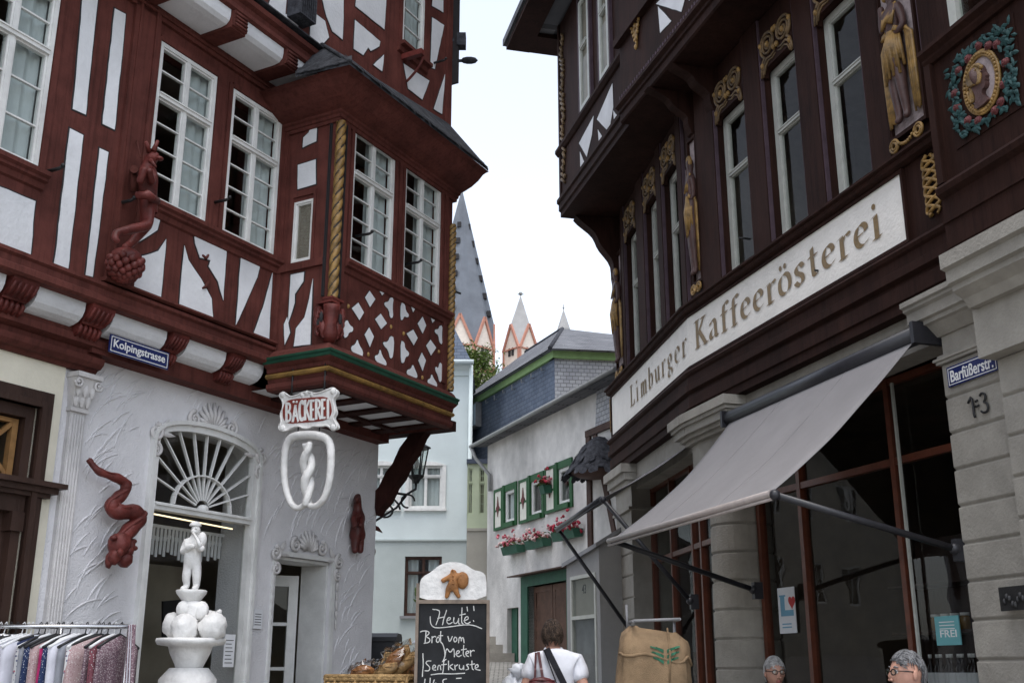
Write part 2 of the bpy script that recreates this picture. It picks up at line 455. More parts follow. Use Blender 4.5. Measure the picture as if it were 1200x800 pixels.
# palette: surface colours
mat('plaster_white', (.77, .78, .80), .9, .06, 3, .35, 28, var2=.17)
mat('line_dark', (.03, .028, .03), .8, .1)
mat('red_timber', (.128, .041, .033), .72, .18, 5, .16, 60, spec=.13, var2=.28, grain=.30)
mat('red_carving', (.155, .033, .027), .5, .3, 9, .3, 40, spec=.3, var2=.35)
mat('stucco_grey', (.74, .73, .745), .95, .05, 4, .4, 70, var2=.10)
mat('stucco_white', (.62, .60, .59), .9, .07, 8, .3, 60, var2=.15)
mat('cream_wall', (.72, .68, .56), .9, .06, 3, .2, 40, var2=.08)
mat('white_paint', (.74, .74, .72), .5, .07, 9, .1, 60, var2=.12)
mat('curtain_cloth', (.48, .51, .52), .9, .05, 8)
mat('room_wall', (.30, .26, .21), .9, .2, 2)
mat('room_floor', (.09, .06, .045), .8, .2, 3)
mat('gold_paint', (.32, .185, .05), .5, .35, 14, .2, 60, spec=.5, var2=.3)
mat('green_paint', (.012, .06, .035), .5, .2, 8)
mat('dark_wood', (.045, .024, .018), .5, .25, 6, .2, 50, stretch=(1, 1, .3))
mat('honey_wood', (.30, .16, .06), .5, .2, 10)
mat('iron_black', (.012, .012, .013), .5, .2, 20, .1, 80, spec=.5)
mat('slate_edge', (.055, .057, .066), .9, .35, 14, .5, 30, spec=.08)
mat('slate_dark', (.05, .052, .058), .95, .35, 9, .5, 30, spec=.05)
mat('brown_timber', (.036, .0155, .0115), .72, .18, 6, .12, 60, spec=.10, var2=.28, stretch=(1, 1, .35), grain=.35)
mat('dirty_shaded_timber', (.045, .016, .013), .75, .2, 6, .2, 50, spec=.1, var2=.3, grain=.3)  # red timber with both dirt and the oriel's shade put into its colour
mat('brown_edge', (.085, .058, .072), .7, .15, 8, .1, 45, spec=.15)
mat('stone_grey', (.34, .318, .28), .9, .1, 5, .35, 45, var2=.18)
mat('sign_white', (.86, .83, .78), .85, .04, 5, .35, 35, var2=.06)
mat('letter_gold', (.20, .122, .034), .45, .2, 30, spec=.5)
mat('grey_frame', (.48, .49, .45), .55, .07, 9, .1, 60)
mat('white_gloss', (.78, .77, .75), .55, .08, 10, .5, 22, var2=.2)
mat('plate_blue', (.016, .026, .12), .25, .08, 8, spec=.6)
mat('plate_white', (.8, .8, .8), .3, .03, 8)
glass('window_glass', (.93, .97, .95), 1.5, 0, 1.1)
glass('curtained_glass', (.86, .88, .86), 1.5, 0, .42)
glass('shop_glass', (.75, .77, .76), 1.5, 0, .6)
brickmat('slate_blue', (.13, .16, .215), (.165, .195, .25), (.085, .10, .135), .19, .10, .007, .85, .6, spec=.08)
brickmat('slate_grey', (.16, .165, .18), (.22, .225, .24), (.09, .092, .10), .17, .10, .007, .9, .6, spec=.04)
mat('awning_cloth', (.25, .238, .24), .85, .04, 4, .12, 90, var2=.06)
mat('bakery_wall', (.42, .36, .28), .9, .15, 2, var2=.2)
mat('anthracite', (.022, .022, .027), .4, .15, 12, spec=.5)
mat('awning_dark', (.14, .135, .14), .85, .06, 4, .12, 90)
mat('awning_rail', (.36, .31, .29), .4, .1, 12, spec=.5)
mat('shop_frame', (.13, .038, .02), .35, .2, 8, .1, 50, spec=.5)
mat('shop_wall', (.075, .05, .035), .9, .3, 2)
mat('bottle_dark', (.02, .012, .01), .12, .2, 5, spec=.7)
mat('jar_honey', (.22, .12, .03), .2, .2, 8, spec=.6)
mat('paper_white', (.72, .73, .75), .7, .04, 5)
mat('poster_blue', (.16, .35, .48), .6, .05, 5)
mat('heart_red', (.5, .05, .05), .6, .05, 5)
mat('notice_teal', (.16, .42, .45), .6, .05, 5)
mat('niche_grey', (.40, .33, .33), .85, .25, 12, .3, 50, var2=.2)
mat('relief_brown', (.085, .042, .036), .5, .25, 10, .25, 60, spec=.4, var2=.25)
mat('gilt_dull', (.19, .12, .055), .5, .35, 14, .25, 60, spec=.4, var2=.35)
mat('leaf_teal', (.026, .072, .072), .6, .3, 12, .2, 60)
mat('rose_dull', (.13, .035, .035), .6, .3, 12, .2, 60)
emit('lamp_glow', (1.0, .80, .50), .9)
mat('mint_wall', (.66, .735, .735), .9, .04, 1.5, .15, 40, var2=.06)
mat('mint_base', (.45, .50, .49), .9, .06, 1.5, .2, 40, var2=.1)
mat('old_plaster', (.68, .66, .635), .95, .10, 3.5, .5, 22, stretch=(1.1, 1.1, .9), var2=.32)
mat('cream_green', (.50, .56, .40), .9, .05, 2, var2=.1)
mat('beige_wall', (.40, .38, .33), .9, .08, 2, .2, 40, var2=.15)
mat('shutter_green', (.020, .085, .030), .5, .15, 9)
mat('gate_green', (.03, .10, .065), .5, .15, 6)
mat('fascia_green', (.22, .34, .14), .6, .1, 6)
mat('gate_brown', (.11, .06, .042), .6, .2, 6)
mat('door_brown', (.22, .09, .03), .55, .2, 6)
mat('oak_brown', (.06, .03, .022), .65, .2, 6)
mat('zinc', (.24, .245, .24), .45, .1, 6, spec=.5)
mat('porch_grey', (.33, .325, .32), .9, .06, 3, .2, 50, var2=.12)
mat('lead_grey', (.27, .27, .28), .7, .12, 5, var2=.2)
mat('salmon', (.46, .22, .16), .9, .1, 3)
mat('church_white', (.72, .64, .56), .9, .06, 3)
mat('far_slate', (.15, .165, .19), .75, .12, .5, var2=.2)
mat('far_slate_pale', (.36, .355, .35), .8, .1, .5, var2=.15)
mat('bark', (.06, .045, .03), .9, .3, 5, .4, 20)
mat('foliage', (.085, .135, .03), .7, .35, 1.2)
mat('foliage_light', (.15, .20, .05), .7, .3, 1.2)
mat('petal_pink', (.55, .16, .20), .7, .3, 9)
mat('petal_red', (.42, .03, .06), .7, .3, 9)
mat('petal_white', (.7, .5, .48), .7, .2, 9)
mat('hill_green', (.06, .09, .035), .9, .35, .05)
mat('burlap', (.30, .205, .12), .95, .16, 8, .6, 220, var2=.2)
mat('print_green', (.03, .13, .075), .9, .2, 12)
mat('wicker', (.36, .23, .10), .8, .3, 30, .6, 90)
mat('bread_crust', (.35, .15, .05), .7, .3, 16, .3, 50, var2=.3)
mat('bin_black', (.018, .019, .022), .45, .2, 6)
mat('chalkboard', (.014, .015, .017), .7, .5, 3, .05, 30)
mat('chalk', (.62, .62, .60), .9, .2, 40)
mat('board_frame', (.22, .175, .14), .7, .2, 10)
mat('gingerbread', (.36, .16, .055), .6, .25, 16, .3, 50, var2=.3)
mat('chrome', (.55, .55, .56), .22, .05, 6, spec=.5, metal=.9)
mat('skin_tone', (.48, .26, .19), .55, .08, 14, .1, 60, spec=.4)
mat('hair_brown', (.035, .022, .015), .6, .4, 30, .5, 80)
mat('hair_grey', (.40, .39, .38), .6, .35, 30, .3, 80)
mat('hair_grey_lock', (.49, .48, .47), .5, .2, 30)
mat('hair_salt_lock', (.22, .22, .225), .5, .3, 30)
mat('hair_brown_lock', (.085, .055, .038), .5, .3, 30)
mat('hair_salt', (.14, .14, .145), .6, .6, 30, .3, 80)
mat('cloth_white', (.72, .73, .78), .85, .04, 9, .15, 70)
mat('cloth_black', (.018, .018, .022), .85, .2, 9, .15, 70)
mat('cloth_blue', (.03, .16, .42), .85, .15, 9)
mat('cloth_denim', (.06, .09, .16), .9, .2, 20, .2, 90)
mat('leather_burgundy', (.10, .018, .02), .4, .2, 8, spec=.5)
mat('lens_dark', (.02, .02, .025), .15, .1, 5, spec=.6)
mat('eye_white', (.7, .68, .66), .3, .02, 5)
mat('lip', (.35, .13, .11), .5, .1, 9)
glass('cellophane', (.93, .93, .93), 1.35, .08, 1.6)
brickmat('cobble', (.30, .29, .27), (.38, .37, .345), (.10, .095, .085), .16, .12, .012, .85, .6, .25, 'Object')
brickmat('fish_slate', (.40, .41, .44), (.50, .51, .53), (.24, .24, .25), .13, .085, .008, .9, .7, .3, spec=.04)
mat('petal_cream', (.66, .65, .58), .6, .08, 8)
mat('sky_glass', (.62, .74, .86), .12, .1, 2, spec=.9)
def print_mat(name, base, spots, scale, thr=.35, rough=.9):
    m = bpy.data.materials.new(name); m.use_nodes = True; nt = m.node_tree; b = nt.nodes['Principled BSDF']; L = nt.links
    b.inputs['Roughness'].default_value = rough; b.inputs['Specular IOR Level'].default_value = .15
    tc = nd(nt, 'ShaderNodeTexCoord'); v = nd(nt, 'ShaderNodeTexVoronoi'); v.inputs['Scale'].default_value = scale; L.new(tc.outputs['Object'], v.inputs['Vector'])
    rp = nd(nt, 'ShaderNodeValToRGB'); rp.color_ramp.interpolation = 'CONSTANT'; rp.color_ramp.elements[0].color = (*spots[0], 1); rp.color_ramp.elements[1].position = .5; rp.color_ramp.elements[1].color = (*spots[1], 1)
    sp = nd(nt, 'ShaderNodeSeparateColor'); L.new(v.outputs['Color'], sp.inputs[0]); L.new(sp.outputs[0], rp.inputs[0])
    lt = nd(nt, 'ShaderNodeMath', operation='LESS_THAN'); lt.inputs[1].default_value = thr; L.new(v.outputs['Distance'], lt.inputs[0])
    mx = nd(nt, 'ShaderNodeMixRGB'); mx.inputs[1].default_value = (*base, 1); L.new(lt.outputs[0], mx.inputs[0]); L.new(rp.outputs[0], mx.inputs[2]); L.new(mx.outputs[0], b.inputs['Base Color']); M[name] = m
print_mat('cloth_floral_dark', (.02, .022, .035), ((.5, .08, .12), (.6, .58, .5)), 60, .38)
print_mat('cloth_floral_light', (.62, .62, .62), ((.10, .11, .2), (.42, .12, .16)), 55, .36)
print_mat('cloth_dots_pink', (.40, .29, .29), ((.62, .58, .56), (.2, .10, .12)), 95, .28)
print_mat('cloth_check_red', (.17, .06, .075), ((.5, .46, .46), (.05, .03, .04)), 85, .3)
print_mat('cloth_dots_navy', (.03, .045, .11), ((.6, .62, .66), (.3, .33, .4)), 100, .26)
print_mat('cloth_stripe_mauve', (.17, .11, .13), ((.42, .36, .37), (.08, .05, .07)), 120, .4)
mat('cloth_pale', (.58, .58, .64), .9, .08, 12)
mat('cloth_grey', (.25, .26, .29), .9, .12, 12)
mat('cloth_navy', (.025, .035, .085), .9, .2, 12)
mat('cloth_magenta', (.42, .03, .13), .9, .2, 12)
mat('cloth_aqua', (.28, .48, .48), .9, .1, 12)
mat('bag_plastic', (.66, .68, .72), .45, .06, 9, .3, 25)
mat('loaf_pale', (.52, .32, .14), .75, .25, 14, .3, 40, var2=.2)
mat('sign_red', (.20, .035, .025), .6, .12, 8)
mat('bear_red', (.085, .018, .014), .5, .25, 12, .3, 50, spec=.4)
# ================================================================== bakery house (half-timbered, red)
A = frame_az(28.3, -6.145, 1)          # first-floor face; the wall below stands back, the one above leans out
GW, BW, CW_ = -.35, .61, .35
UB0, UB1 = 7.02, 8.97                  # the oriel
S = Fr(A.P(UB0, 0, 0)[:2], A.n, (-A.d[0], -A.d[1]))   # oriel's near side: u runs out of the facade
house = thing('bakery_house', A.P(6.5, -1, 0), 'red half-timbered corner house with white plaster panels and a bakery below', 'house')
ORGH = ORG[house.name]

# ---- ground floor wall
UA0, UA1, ZS, ZT = 6.13, 7.30, 3.04, 3.215      # arched shop window
UD0, UD1, ZD = 7.64, 8.45, 2.28                  # door
b = MB()
wall(b, A, 5.2, 9.15, -.6, 3.6, [(UA0, UA1, .55, ZT), (UD0, UD1, -.6, ZD)], GW, .34)
def arch(n=14, e=0.0):
    um, half = (UA0 + UA1) / 2, (UA1 - UA0) / 2
    return [(um + (half + e) * math.cos(math.pi * (1 - i / n)), ZS + (ZT - ZS + e) * math.sin(math.pi * i / n) ** .8) for i in range(n + 1)]
ap = arch()
for i in range(len(ap) - 1):
    (a, c), (e, f) = ap[i], ap[i + 1]
    b.face([A.P(a, GW, c), A.P(e, GW, f), A.P(e, GW, ZT + .001), A.P(a, GW, ZT + .001)])
    b.face([A.P(a, GW, c), A.P(e, GW, f), A.P(e, GW - .2, f), A.P(a, GW - .2, c)])
# corner return and trowelled ridges
b.face([A.P(9.15, GW, -.6), A.P(9.15, GW - 7, -.6), A.P(9.15, GW - 7, 3.9), A.P(9.15, GW, 3.9)])
rr = random.Random(3)
for k in range(620):
    u, z = rr.uniform(5.45, 9.1), rr.uniform(.9, 3.45)
    if UA0 - .16 < u < UA1 + .16 and z < ZT + .12: continue
    if UD0 - .12 < u < UD1 + .12 and z < ZD + .25: continue
    r0, a0, sp = rr.uniform(.2, .46), rr.uniform(1.9, 2.65), rr.uniform(.45, .95); pts = []
    for i in range(9):
        t = a0 + sp * (.5 - i / 8); pts.append(A.P(u + r0 * math.cos(t) + .4 * r0, GW + .001, z + r0 * math.sin(t) * 1.25 - .7 * r0))
    us = [(p[0] - A.o[0]) * A.d[0] + (p[1] - A.o[1]) * A.d[1] for p in pts]
    if max(us) > 9.13 or min(us) < 5.42: continue
    if any((UA0 - .12 < q < UA1 + .12 and p[2] < ZT + .05) or (UD0 - .08 < q < UD1 + .1 and p[2] < ZD + .1) for q, p in zip(us, pts)): continue
    b.tube(pts, [rr.uniform(.006, .0105) * math.sin(math.pi * (.08 + .84 * i / 8)) for i in range(9)], 5)
b.build('stucco_wall', 'stucco_grey', house)

# cream wall of the neighbouring shopfront, with a dark moulded door and fanlight
b = MB()
wall(b, A, 1.5, 5.2, -.6, 3.42, [(3.2, 5.0, -.6, 3.06)], GW + .02, .2)
b.build('cream_wall', 'cream_wall', house)
b = MB()
for k, (a, e, w) in enumerate(((5.0, 5.125, .05), (5.0, 5.09, .075), (5.0, 5.045, .1))):
    b.box(A, a, e, GW, GW + w - .02, -.2, 3.06 + (e - a)); b.box(A, 3.2, a, GW, GW + w - .021, 3.06, 3.06 + (e - a) - .001)
b.box(A, 4.93, 5.0, GW - .15, GW + .005, -.2, 3.06); b.box(A, 3.2, 4.93, GW - .15, GW + .004, 2.98, 3.06)
b.box(A, 3.2, 5.0, GW - .12, GW + .02, 2.33, 2.44)
for z0, z1, o, e in ((2.44, 2.47, .07, 5.16), (2.47, 2.51, .10, 5.2), (2.51, 2.545, .14, 5.24)):
    b.box(A, 3.2, e, GW - .1, GW + o, z0, z1)
b.box(A, 4.9, 5.11, GW - .12, GW + .035, 2.2, 2.33)
b.box(A, 4.78, 4.99, GW - .13, GW - .06, -.2, 2.33)
df = b.build('door_surround', 'dark_wood', house)
b = MB(); b.box(A, 3.2, 4.78, GW - .12, GW - .09, -.3, 2.34)
for u in (3.4, 4.0, 4.55): b.box(A, u, u + .06, GW - .09, GW - .07, .2, 2.2)
b.build('door', 'dark_wood', house)
b = MB()
def bar(b, fr, p, q, wd, w0, w1, mi=0):
    p, q = Vector(p), Vector(q); e = (q - p).normalized(); n = Vector((-e.y, e.x)) * wd / 2
    b.prism(fr, [tuple(p - n), tuple(q - n), tuple(q + n), tuple(p + n)], w0, w1, mi)
FL0, FL1, FZ0, FZ1 = 3.95, 4.92, 2.545, 2.97
b.box(A, FL0, FL0 + .04, GW - .1, GW - .05, FZ0, FZ1); b.box(A, FL1 - .045, FL1, GW - .1, GW - .05, FZ0, FZ1)
b.box(A, FL0 + .04, FL1 - .045, GW - .1, GW - .05, FZ1 - .03, FZ1); b.box(A, FL0 + .04, FL1 - .045, GW - .1, GW - .05, FZ0, FZ0 + .03)
for i, (p, q) in enumerate((((4.52, FZ0 + .03), (4.88, FZ1 - .03)), ((4.52, FZ1 - .03), (4.88, FZ0 + .03)), ((4.02, FZ0 + .03), (4.46, FZ1 - .03)), ((4.02, FZ1 - .03), (4.46, FZ0 + .03)))):
    bar(b, A, p, q, .03, GW - .09, GW - .055 - .003 * (i % 2))
b.box(A, 4.47, 4.51, GW - .1, GW - .052, FZ0 + .03, FZ1 - .03)
fl = b.build('fanlight', 'honey_wood', house)
b = MB(); b.face([A.P(FL0, GW - .1, FZ0), A.P(FL1, GW - .1, FZ0), A.P(FL1, GW - .1, FZ1), A.P(FL0, GW - .1, FZ1)]); b.build('pane', 'window_glass', fl)

# fluted pilaster with a leafy capital
b = MB(); b.box(A, 5.27, 5.405, GW, GW + .035, -.2, 3.11)
for i in range(5): b.tube([A.P(5.288 + .0247 * i, GW + .036, .1), A.P(5.288 + .0247 * i, GW + .036, 3.08)], .009, 6)
b.box(A, 5.255, 5.42, GW, GW + .055, 3.095, 3.125)
b.hexa([A.P(5.265, GW, 3.125), A.P(5.41, GW, 3.125), A.P(5.41, GW + .045, 3.125), A.P(5.265, GW + .045, 3.125),
        A.P(5.235, GW, 3.34), A.P(5.44, GW, 3.34), A.P(5.44, GW + .11, 3.34), A.P(5.235, GW + .11, 3.34)])
b.box(A, 5.225, 5.45, GW, GW + .13, 3.34, 3.375)
for i in range(3):
    leaf(b, A, 5.285 + .052 * i, 3.13, .12, .024, math.pi / 2, GW + .06, .03)
    leaf(b, A, 5.275 + .062 * i, 3.2, .11, .022, math.pi / 2, GW + .085, .03)
for u, c in ((5.25, 1), (5.425, -1)): spiral(A, b, u, 3.3, .036, 1.4, GW + .115, .012, c, math.pi if c > 0 else 0)
b.build('pilaster', 'stucco_white', house)

# ---- shop window
b = MB(); um = (UA0 + UA1) / 2
ao, ai = arch(18, .055), arch(18, -.02)
for k, (outer, inner, w0, w1) in enumerate(((ao, arch(18, .02), GW, GW + .045), (arch(18, .02), arch(18, -.035), GW - .05, GW + .02))):
    for i in range(18):
        b.hexa([A.P(*x) for x in ((outer[i][0], w0, outer[i][1]), (outer[i + 1][0], w0, outer[i + 1][1]), (inner[i + 1][0], w0, inner[i + 1][1]), (inner[i][0], w0, inner[i][1]),
                (outer[i][0], w1, outer[i][1]), (outer[i + 1][0], w1, outer[i + 1][1]), (inner[i + 1][0], w1, inner[i + 1][1]), (inner[i][0], w1, inner[i][1]))])
for a, e, w0, w1 in ((UA0 - .05, UA0 - .02, GW, GW + .045), (UA1 + .02, UA1 + .055, GW, GW + .045), (UA0 - .02, UA0 + .035, GW - .05, GW + .02), (UA1 - .035, UA1 + .02, GW - .05, GW + .02)):
    b.box(A, a, e, w0, w1, .3, ZS)
b.box(A, UA0 + .035, UA1 - .035, GW - .06, GW + .03, 2.50, 2.56); b.box(A, UA0 + .035, UA1 - .035, GW - .05, GW + .045, 2.535, 2.55)
b.box(A, UA0 + .035, UA1 - .035, GW - .06, GW + .01, .3, .6)
cx, cz = um, 2.57
def on_arch(t):
    q = arch(60, -.035); return q[int(t * 60)]
for k in range(1, 12):
    a = math.pi * (.03 + .94 * k / 12); L = .05
    while abs(math.cos(a)) * (L + .01) < (UA1 - UA0) / 2 - .04 and cz + math.sin(a) * L < ZS - .02 + (ZT - ZS) * max(0, 1 - (math.cos(a) * L / .585) ** 2) ** .5: L += .01
    dx, dz = L * math.cos(a), L * math.sin(a); p = (cx + dx, cz + dz)
    bar(b, A, (cx + dx / L * .07, cz + dz / L * .07), p, .012, GW - .04, GW - .005 - .001 * k)
for rr_ in (.27,):
    arcp = [(cx + 1.22 * rr_ * math.cos(math.pi * i / 12), cz + rr_ * math.sin(math.pi * i / 12)) for i in range(13)]
    for i in range(12): bar(b, A, arcp[i], arcp[i + 1], .012, GW - .045, GW + .002 + .0004 * i)
b.ball(A.P(cx, GW - .01, cz + .0), (.05, .04, .035), 12, 8)
sw = b.build('shop_window', 'white_paint', house)
b = MB(); q = [(UA0, .5)] + [(UA1, .5)] + list(reversed(arch(18, -.01))); b.face([A.P(u, GW - .035, z) for u, z in q]); b.build('pane', 'shop_glass', sw)
# inside: pelmet of hanging slats, backboard, lamp
b = MB(); rp = random.Random(5)
for k in range(26):
    u = UA0 + .05 + k * .0425; ln = .13 + .035 * math.sin(k * .5) + rp.uniform(0, .06)
    if 4 < k < 12 or 18 < k < 24: ln += .02
    b.box(A, u, u + .026, GW - .31, GW - .30, 2.36 - ln, 2.44)
    if k % 3: b.box(A, u - .006, u + .034, GW - .312, GW - .299, 2.40 - ln * .5, 2.42 - ln * .5 + .012)
b.box(A, UA0, UA1, GW - .315, GW - .296, 2.415, 2.44)
b.build('pelmet', 'plaster_white', sw)
b = MB(); b.tube([A.P(UA0 + .03, GW - .1, 2.485), A.P(UA1 - .12, GW - .1, 2.462)], .006, 8); b.build('lamp_tube', 'lamp_glow', sw)
b = MB()
b.box(A, UA0 - .2, UA1 + .3, GW - 1.0, GW - .96, .4, 2.2)
b.build('display_back', 'bakery_wall', sw)
for (u, z, w_, h_, an) in ((6.22, 1.75, .3, .34, -.2), (7.02, 1.72, .24, .3, .12)):
    b = MB(); c, s = math.cos(an), math.sin(an)
    poly = [(u + x * c - y * s, z + x * s + y * c) for x, y in ((-w_ / 2, -h_ / 2), (w_ / 2, -h_ / 2), (w_ / 2, h_ / 2), (-w_ / 2, h_ / 2))]
    b.prism(A, poly, GW - .55, GW - .53); b.build('slate_board', 'iron_black', sw)
b = MB()
for k in range(16):
    t = k / 15; b.tube([A.P(7.0 + .02 * t, GW - .35, 1.55), A.P(6.86 + .34 * t, GW - .33, 1.12 + .1 * abs(t - .5))], [.006, .014], 6)
b.build('wheat_sheaf', 'honey_wood', sw)

# stucco scrolls round the window and the door
def ornament(u0, u1, zc, shellz, drop, shell_w=.17, sc=1.0):
    w = GW + .012; c = (u0 + u1) / 2; b = MB()
    for k in range(9):
        a = math.pi * (.08 + .84 * k / 8); ln = shell_w * sc * (1.0 + .25 * math.sin(a))
        p0 = (c - .045 * sc * math.cos(a), shellz); p1 = (c - ln * math.cos(a), shellz + ln * .95 * math.sin(a) + .015)
        b.tube([A.P(p0[0], w, p0[1]), A.P((p0[0] + p1[0]) / 2, w + .02, (p0[1] + p1[1]) / 2), A.P(p1[0], w, p1[1])], [.012, .02, .014], 7)
    for sg in (-1, 1): spiral(A, b, c + sg * (shell_w + .05) * sc, shellz + .035 * sc, .062 * sc, 1.6, w + .012, .019, -sg, math.pi / 2)
    b.build('shell_ornament', 'stucco_white', house)
    for sg in (-1, 1):
        b = MB(); e = u0 if sg < 0 else u1
        spiral(A, b, e, zc, .062 * sc, 1.6, w + .012, .02, sg, math.pi / 2)
        spiral(A, b, e - sg * .015, zc - .14 * sc, .05 * sc, 1.5, w + .012, .017, sg, math.pi / 2)
        leaf(b, A, e - sg * .07, zc + .02, .13 * sc, .034, math.pi * (.5 + sg * .18), w, .025)
        leaf(b, A, e - sg * .06, zc, .16 * sc, .024, math.pi if sg > 0 else 0, w, .02)
        for k in range(drop): leaf(b, A, e - sg * .005, zc - .2 * sc - .085 * k, .1, .026 - .002 * k, -math.pi / 2 + .12 * sg, w, .022)
        b.build('scroll_ornament', 'stucco_white', house)
ornament(UA0 - .02, UA1 + .05, 3.10, ZT + .03, 3)
ornament(UD0 - .02, UD1 + .09, 2.29, ZD + .075, 5, .15, .95)

# door recess
b = MB(); DW = GW - .36
b.box(A, UD0 - .035, UD0, GW, GW + .02, -.2, ZD + .04); b.box(A, UD1, UD1 + .05, GW, GW + .022, -.2, ZD + .04); b.box(A, UD0, UD1, GW, GW + .021, ZD, ZD + .04)
b.box(A, UD1 - .03, UD1 - .004, GW - .33, GW - .03, -.2, ZD - .004); b.box(A, UD0 + .004, UD0 + .03, GW - .33, GW - .03, -.2, ZD - .004)
b.box(A, UD0 + .03, UD1 - .03, GW - .33, GW - .03, ZD - .03, ZD - .004)
b.build('door_frame', 'white_paint', house)
b = MB(); hx = Fr(A.P(UD1 - .04, DW, 0)[:2], (-A.d[0] * .8 - A.n[0] * .6, -A.d[1] * .8 - A.n[1] * .6), (A.n[0] * .8 - A.d[0] * .6, A.n[1] * .8 - A.d[1] * .6))
b.box(hx, 0, .09, 0, .045, -.1, 2.16); b.box(hx, .61, .7, 0, .045, -.1, 2.16); b.box(hx, .09, .61, 0, .045, 2.06, 2.16); b.box(hx, .09, .61, 0, .045, -.1, .5)
b.box(hx, .335, .365, .005, .04, .5, 2.06)
for z in (.9, 1.3, 1.7): b.box(hx, .09, .61, .008, .037, z, z + .03)
dr = b.build('shop_door', 'white_paint', house)
b = MB(); b.face([hx.P(.09, .02, .5), hx.P(.61, .02, .5), hx.P(.61, .02, 2.06), hx.P(.09, .02, 2.06)]); b.build('pane', 'shop_glass', dr)
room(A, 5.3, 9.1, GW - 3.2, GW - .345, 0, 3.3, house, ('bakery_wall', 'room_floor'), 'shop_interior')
for u, z, wd, h in ((7.40, 1.66, .10, .14),):
    b = MB(); b.box(A, u - .01, u + wd, GW + .012, GW + .02, z - .02, z + h)
    for k in range(5): b.box(A, u + .005, u + wd - .015, GW + .02, GW + .0206, z + .01 + .022 * k, z + .016 + .022 * k, 1)
    b.build('notice', ['paper_white', 'line_dark'], house)
b = MB(); u0_, z0_ = A.m(262, 781, GW - .02); u1_, z1_ = A.m(277, 743, GW - .02); b.box(A, u0_, u1_, GW - .032, GW - .028, z0_, z1_)
for k in range(7): b.box(A, u0_ + .015, u1_ - .02 - .01 * (k % 3), GW - .028, GW - .0272, z0_ + .03 + .03 * k, z0_ + .036 + .03 * k, 1)
b.build('notice', ['paper_white', 'line_dark'], sw)

# ---- beam and coved jetty over the ground floor
b = MB()
b.box(A, 5.3, 9.12, GW - .1, -.20, 3.53, 3.67)
b.profile(A, [(GW, 3.40), (GW + .05, 3.40), (GW + .07, 3.425), (GW + .1, 3.43), (GW + .13, 3.46), (GW + .14, 3.50), (GW + .1, 3.515), (GW + .1, 3.55), (-.18, 3.57), (-.18, 3.62), (-.2, 3.64), (-.2, 3.67), (GW, 3.67)], 1.5, 5.44)
b.build('floor_beam', 'red_timber', house)
gaps = [(1.6, 1.83), (2.32, 2.55), (3.0, 3.23), (3.7, 3.93), (4.43, 4.66), (5.09, 5.32), (5.875, 6.07), (6.535, 6.725)]
edge = 1.5
cove = [(-.2, 3.66), (-.155, 3.668), (-.11, 3.685), (-.075, 3.715), (-.055, 3.755), (-.05, 3.815), (-.3, 3.815), (-.3, 3.66)]
for a, e in gaps + [(7.0, 7.0)]:
    if a - edge > .05:
        b = MB(); b.profile(A, cove, edge + .012, a - .012, 0); b.build('cove_panel', 'plaster_white', house)
    edge = e
for a, e in gaps:
    b = MB(); c = (a + e) / 2; wd = e - a
    pr = [(-.3, 3.60), (-.19, 3.60), (-.15, 3.625), (-.135, 3.66), (-.15, 3.695), (-.10, 3.70), (-.045, 3.73), (-.01, 3.78), (.0, 3.815), (-.3, 3.815)]
    b.profile(A, pr, a + .012, e - .012)
    for k in range(5):
        u = a + .03 + (wd - .06) * k / 4
        b.tube([A.P(u, w, z) for w, z in ((-.178, 3.605), (-.14, 3.635), (-.128, 3.66), (-.14, 3.69))], [.012, .016, .017, .012], 6)
        b.tube([A.P(u, w, z) for w, z in ((-.09, 3.703), (-.038, 3.735), (-.002, 3.785))], [.01, .014, .012], 6)
    b.tube([A.P(a + .02, -.12, 3.698), A.P(e - .02, -.12, 3.698)], .014, 7)
    b.build('corbel', 'red_carving', house)
b = MB()
b.profile(A, [(-.3, 3.815), (.03, 3.815), (.05, 3.83), (.05, 3.87), (.03, 3.885), (.03, 3.93), (.055, 3.945), (.055, 3.97), (.0, 3.99), (-.3, 3.99)], 1.5, UB0 - .01)
b.profile(A, [(0, 3.99), (.05, 3.99), (.075, 4.0), (.075, 4.015), (.0, 4.025)], 5.13, UB0 - .02)
b.build('sill_beam', 'red_timber', house)

# ---- first floor
W0, W3, W4 = (3.85, 4.50, 4.60, 5.97), (5.455, 6.10, 4.785, 6.145), (6.295, 6.95, 4.79, 6.14)
b = MB(); wall(b, A, 1.5, 9.12, 3.98, 6.5, [W0, W3, W4], 0, .2); b.build('timber_wall', 'red_timber', house)
ends = [(W0, [(.50, 1.0)]), (W3, [(.55, 1.0)]), (W4, [(.5, 1.0)])]
for i, (q, cu) in enumerate(ends):
    sash(A, *q[:2], q[2], q[3], .005, house, 2, q[2] + .66 * (q[3] - q[2]), 2, 4 if i else 3, curtain=cu, name='casement_window')
# posts, rails and sills proud of the wall
b = MB()
def rail(pts, w=.022): b.prism(A, A.ms(pts, w), 0, w)
for q in (W0, W3, W4):
    b.box(A, q[0] - .05, q[0] - .006, 0, .018, q[2] - .02, q[3] + .03); b.box(A, q[1] + .006, q[1] + .05, 0, .018, q[2] - .02, q[3] + .03); b.box(A, q[0] - .006, q[1] + .006, 0, .0175, q[3] + .004, q[3] + .05)
for u0, u1, z in ((3.6, 4.56, 4.60), (5.39, UB0 - .01, 4.785)):
    b.profile(A, [(0, z - .14), (.02, z - .13), (.03, z - .09), (.06, z - .08), (.06, z - .06), (.085, z - .045), (.085, z - .012), (0, z - .008)], u0, u1)
b.box(A, 5.16, 5.42, 0, .03, 3.99, 6.38)
b.box(A, 5.36, 5.40, .03, .045, 3.99, 6.38); b.box(A, 5.2, 5.22, .03, .04, 4.2, 6.38)
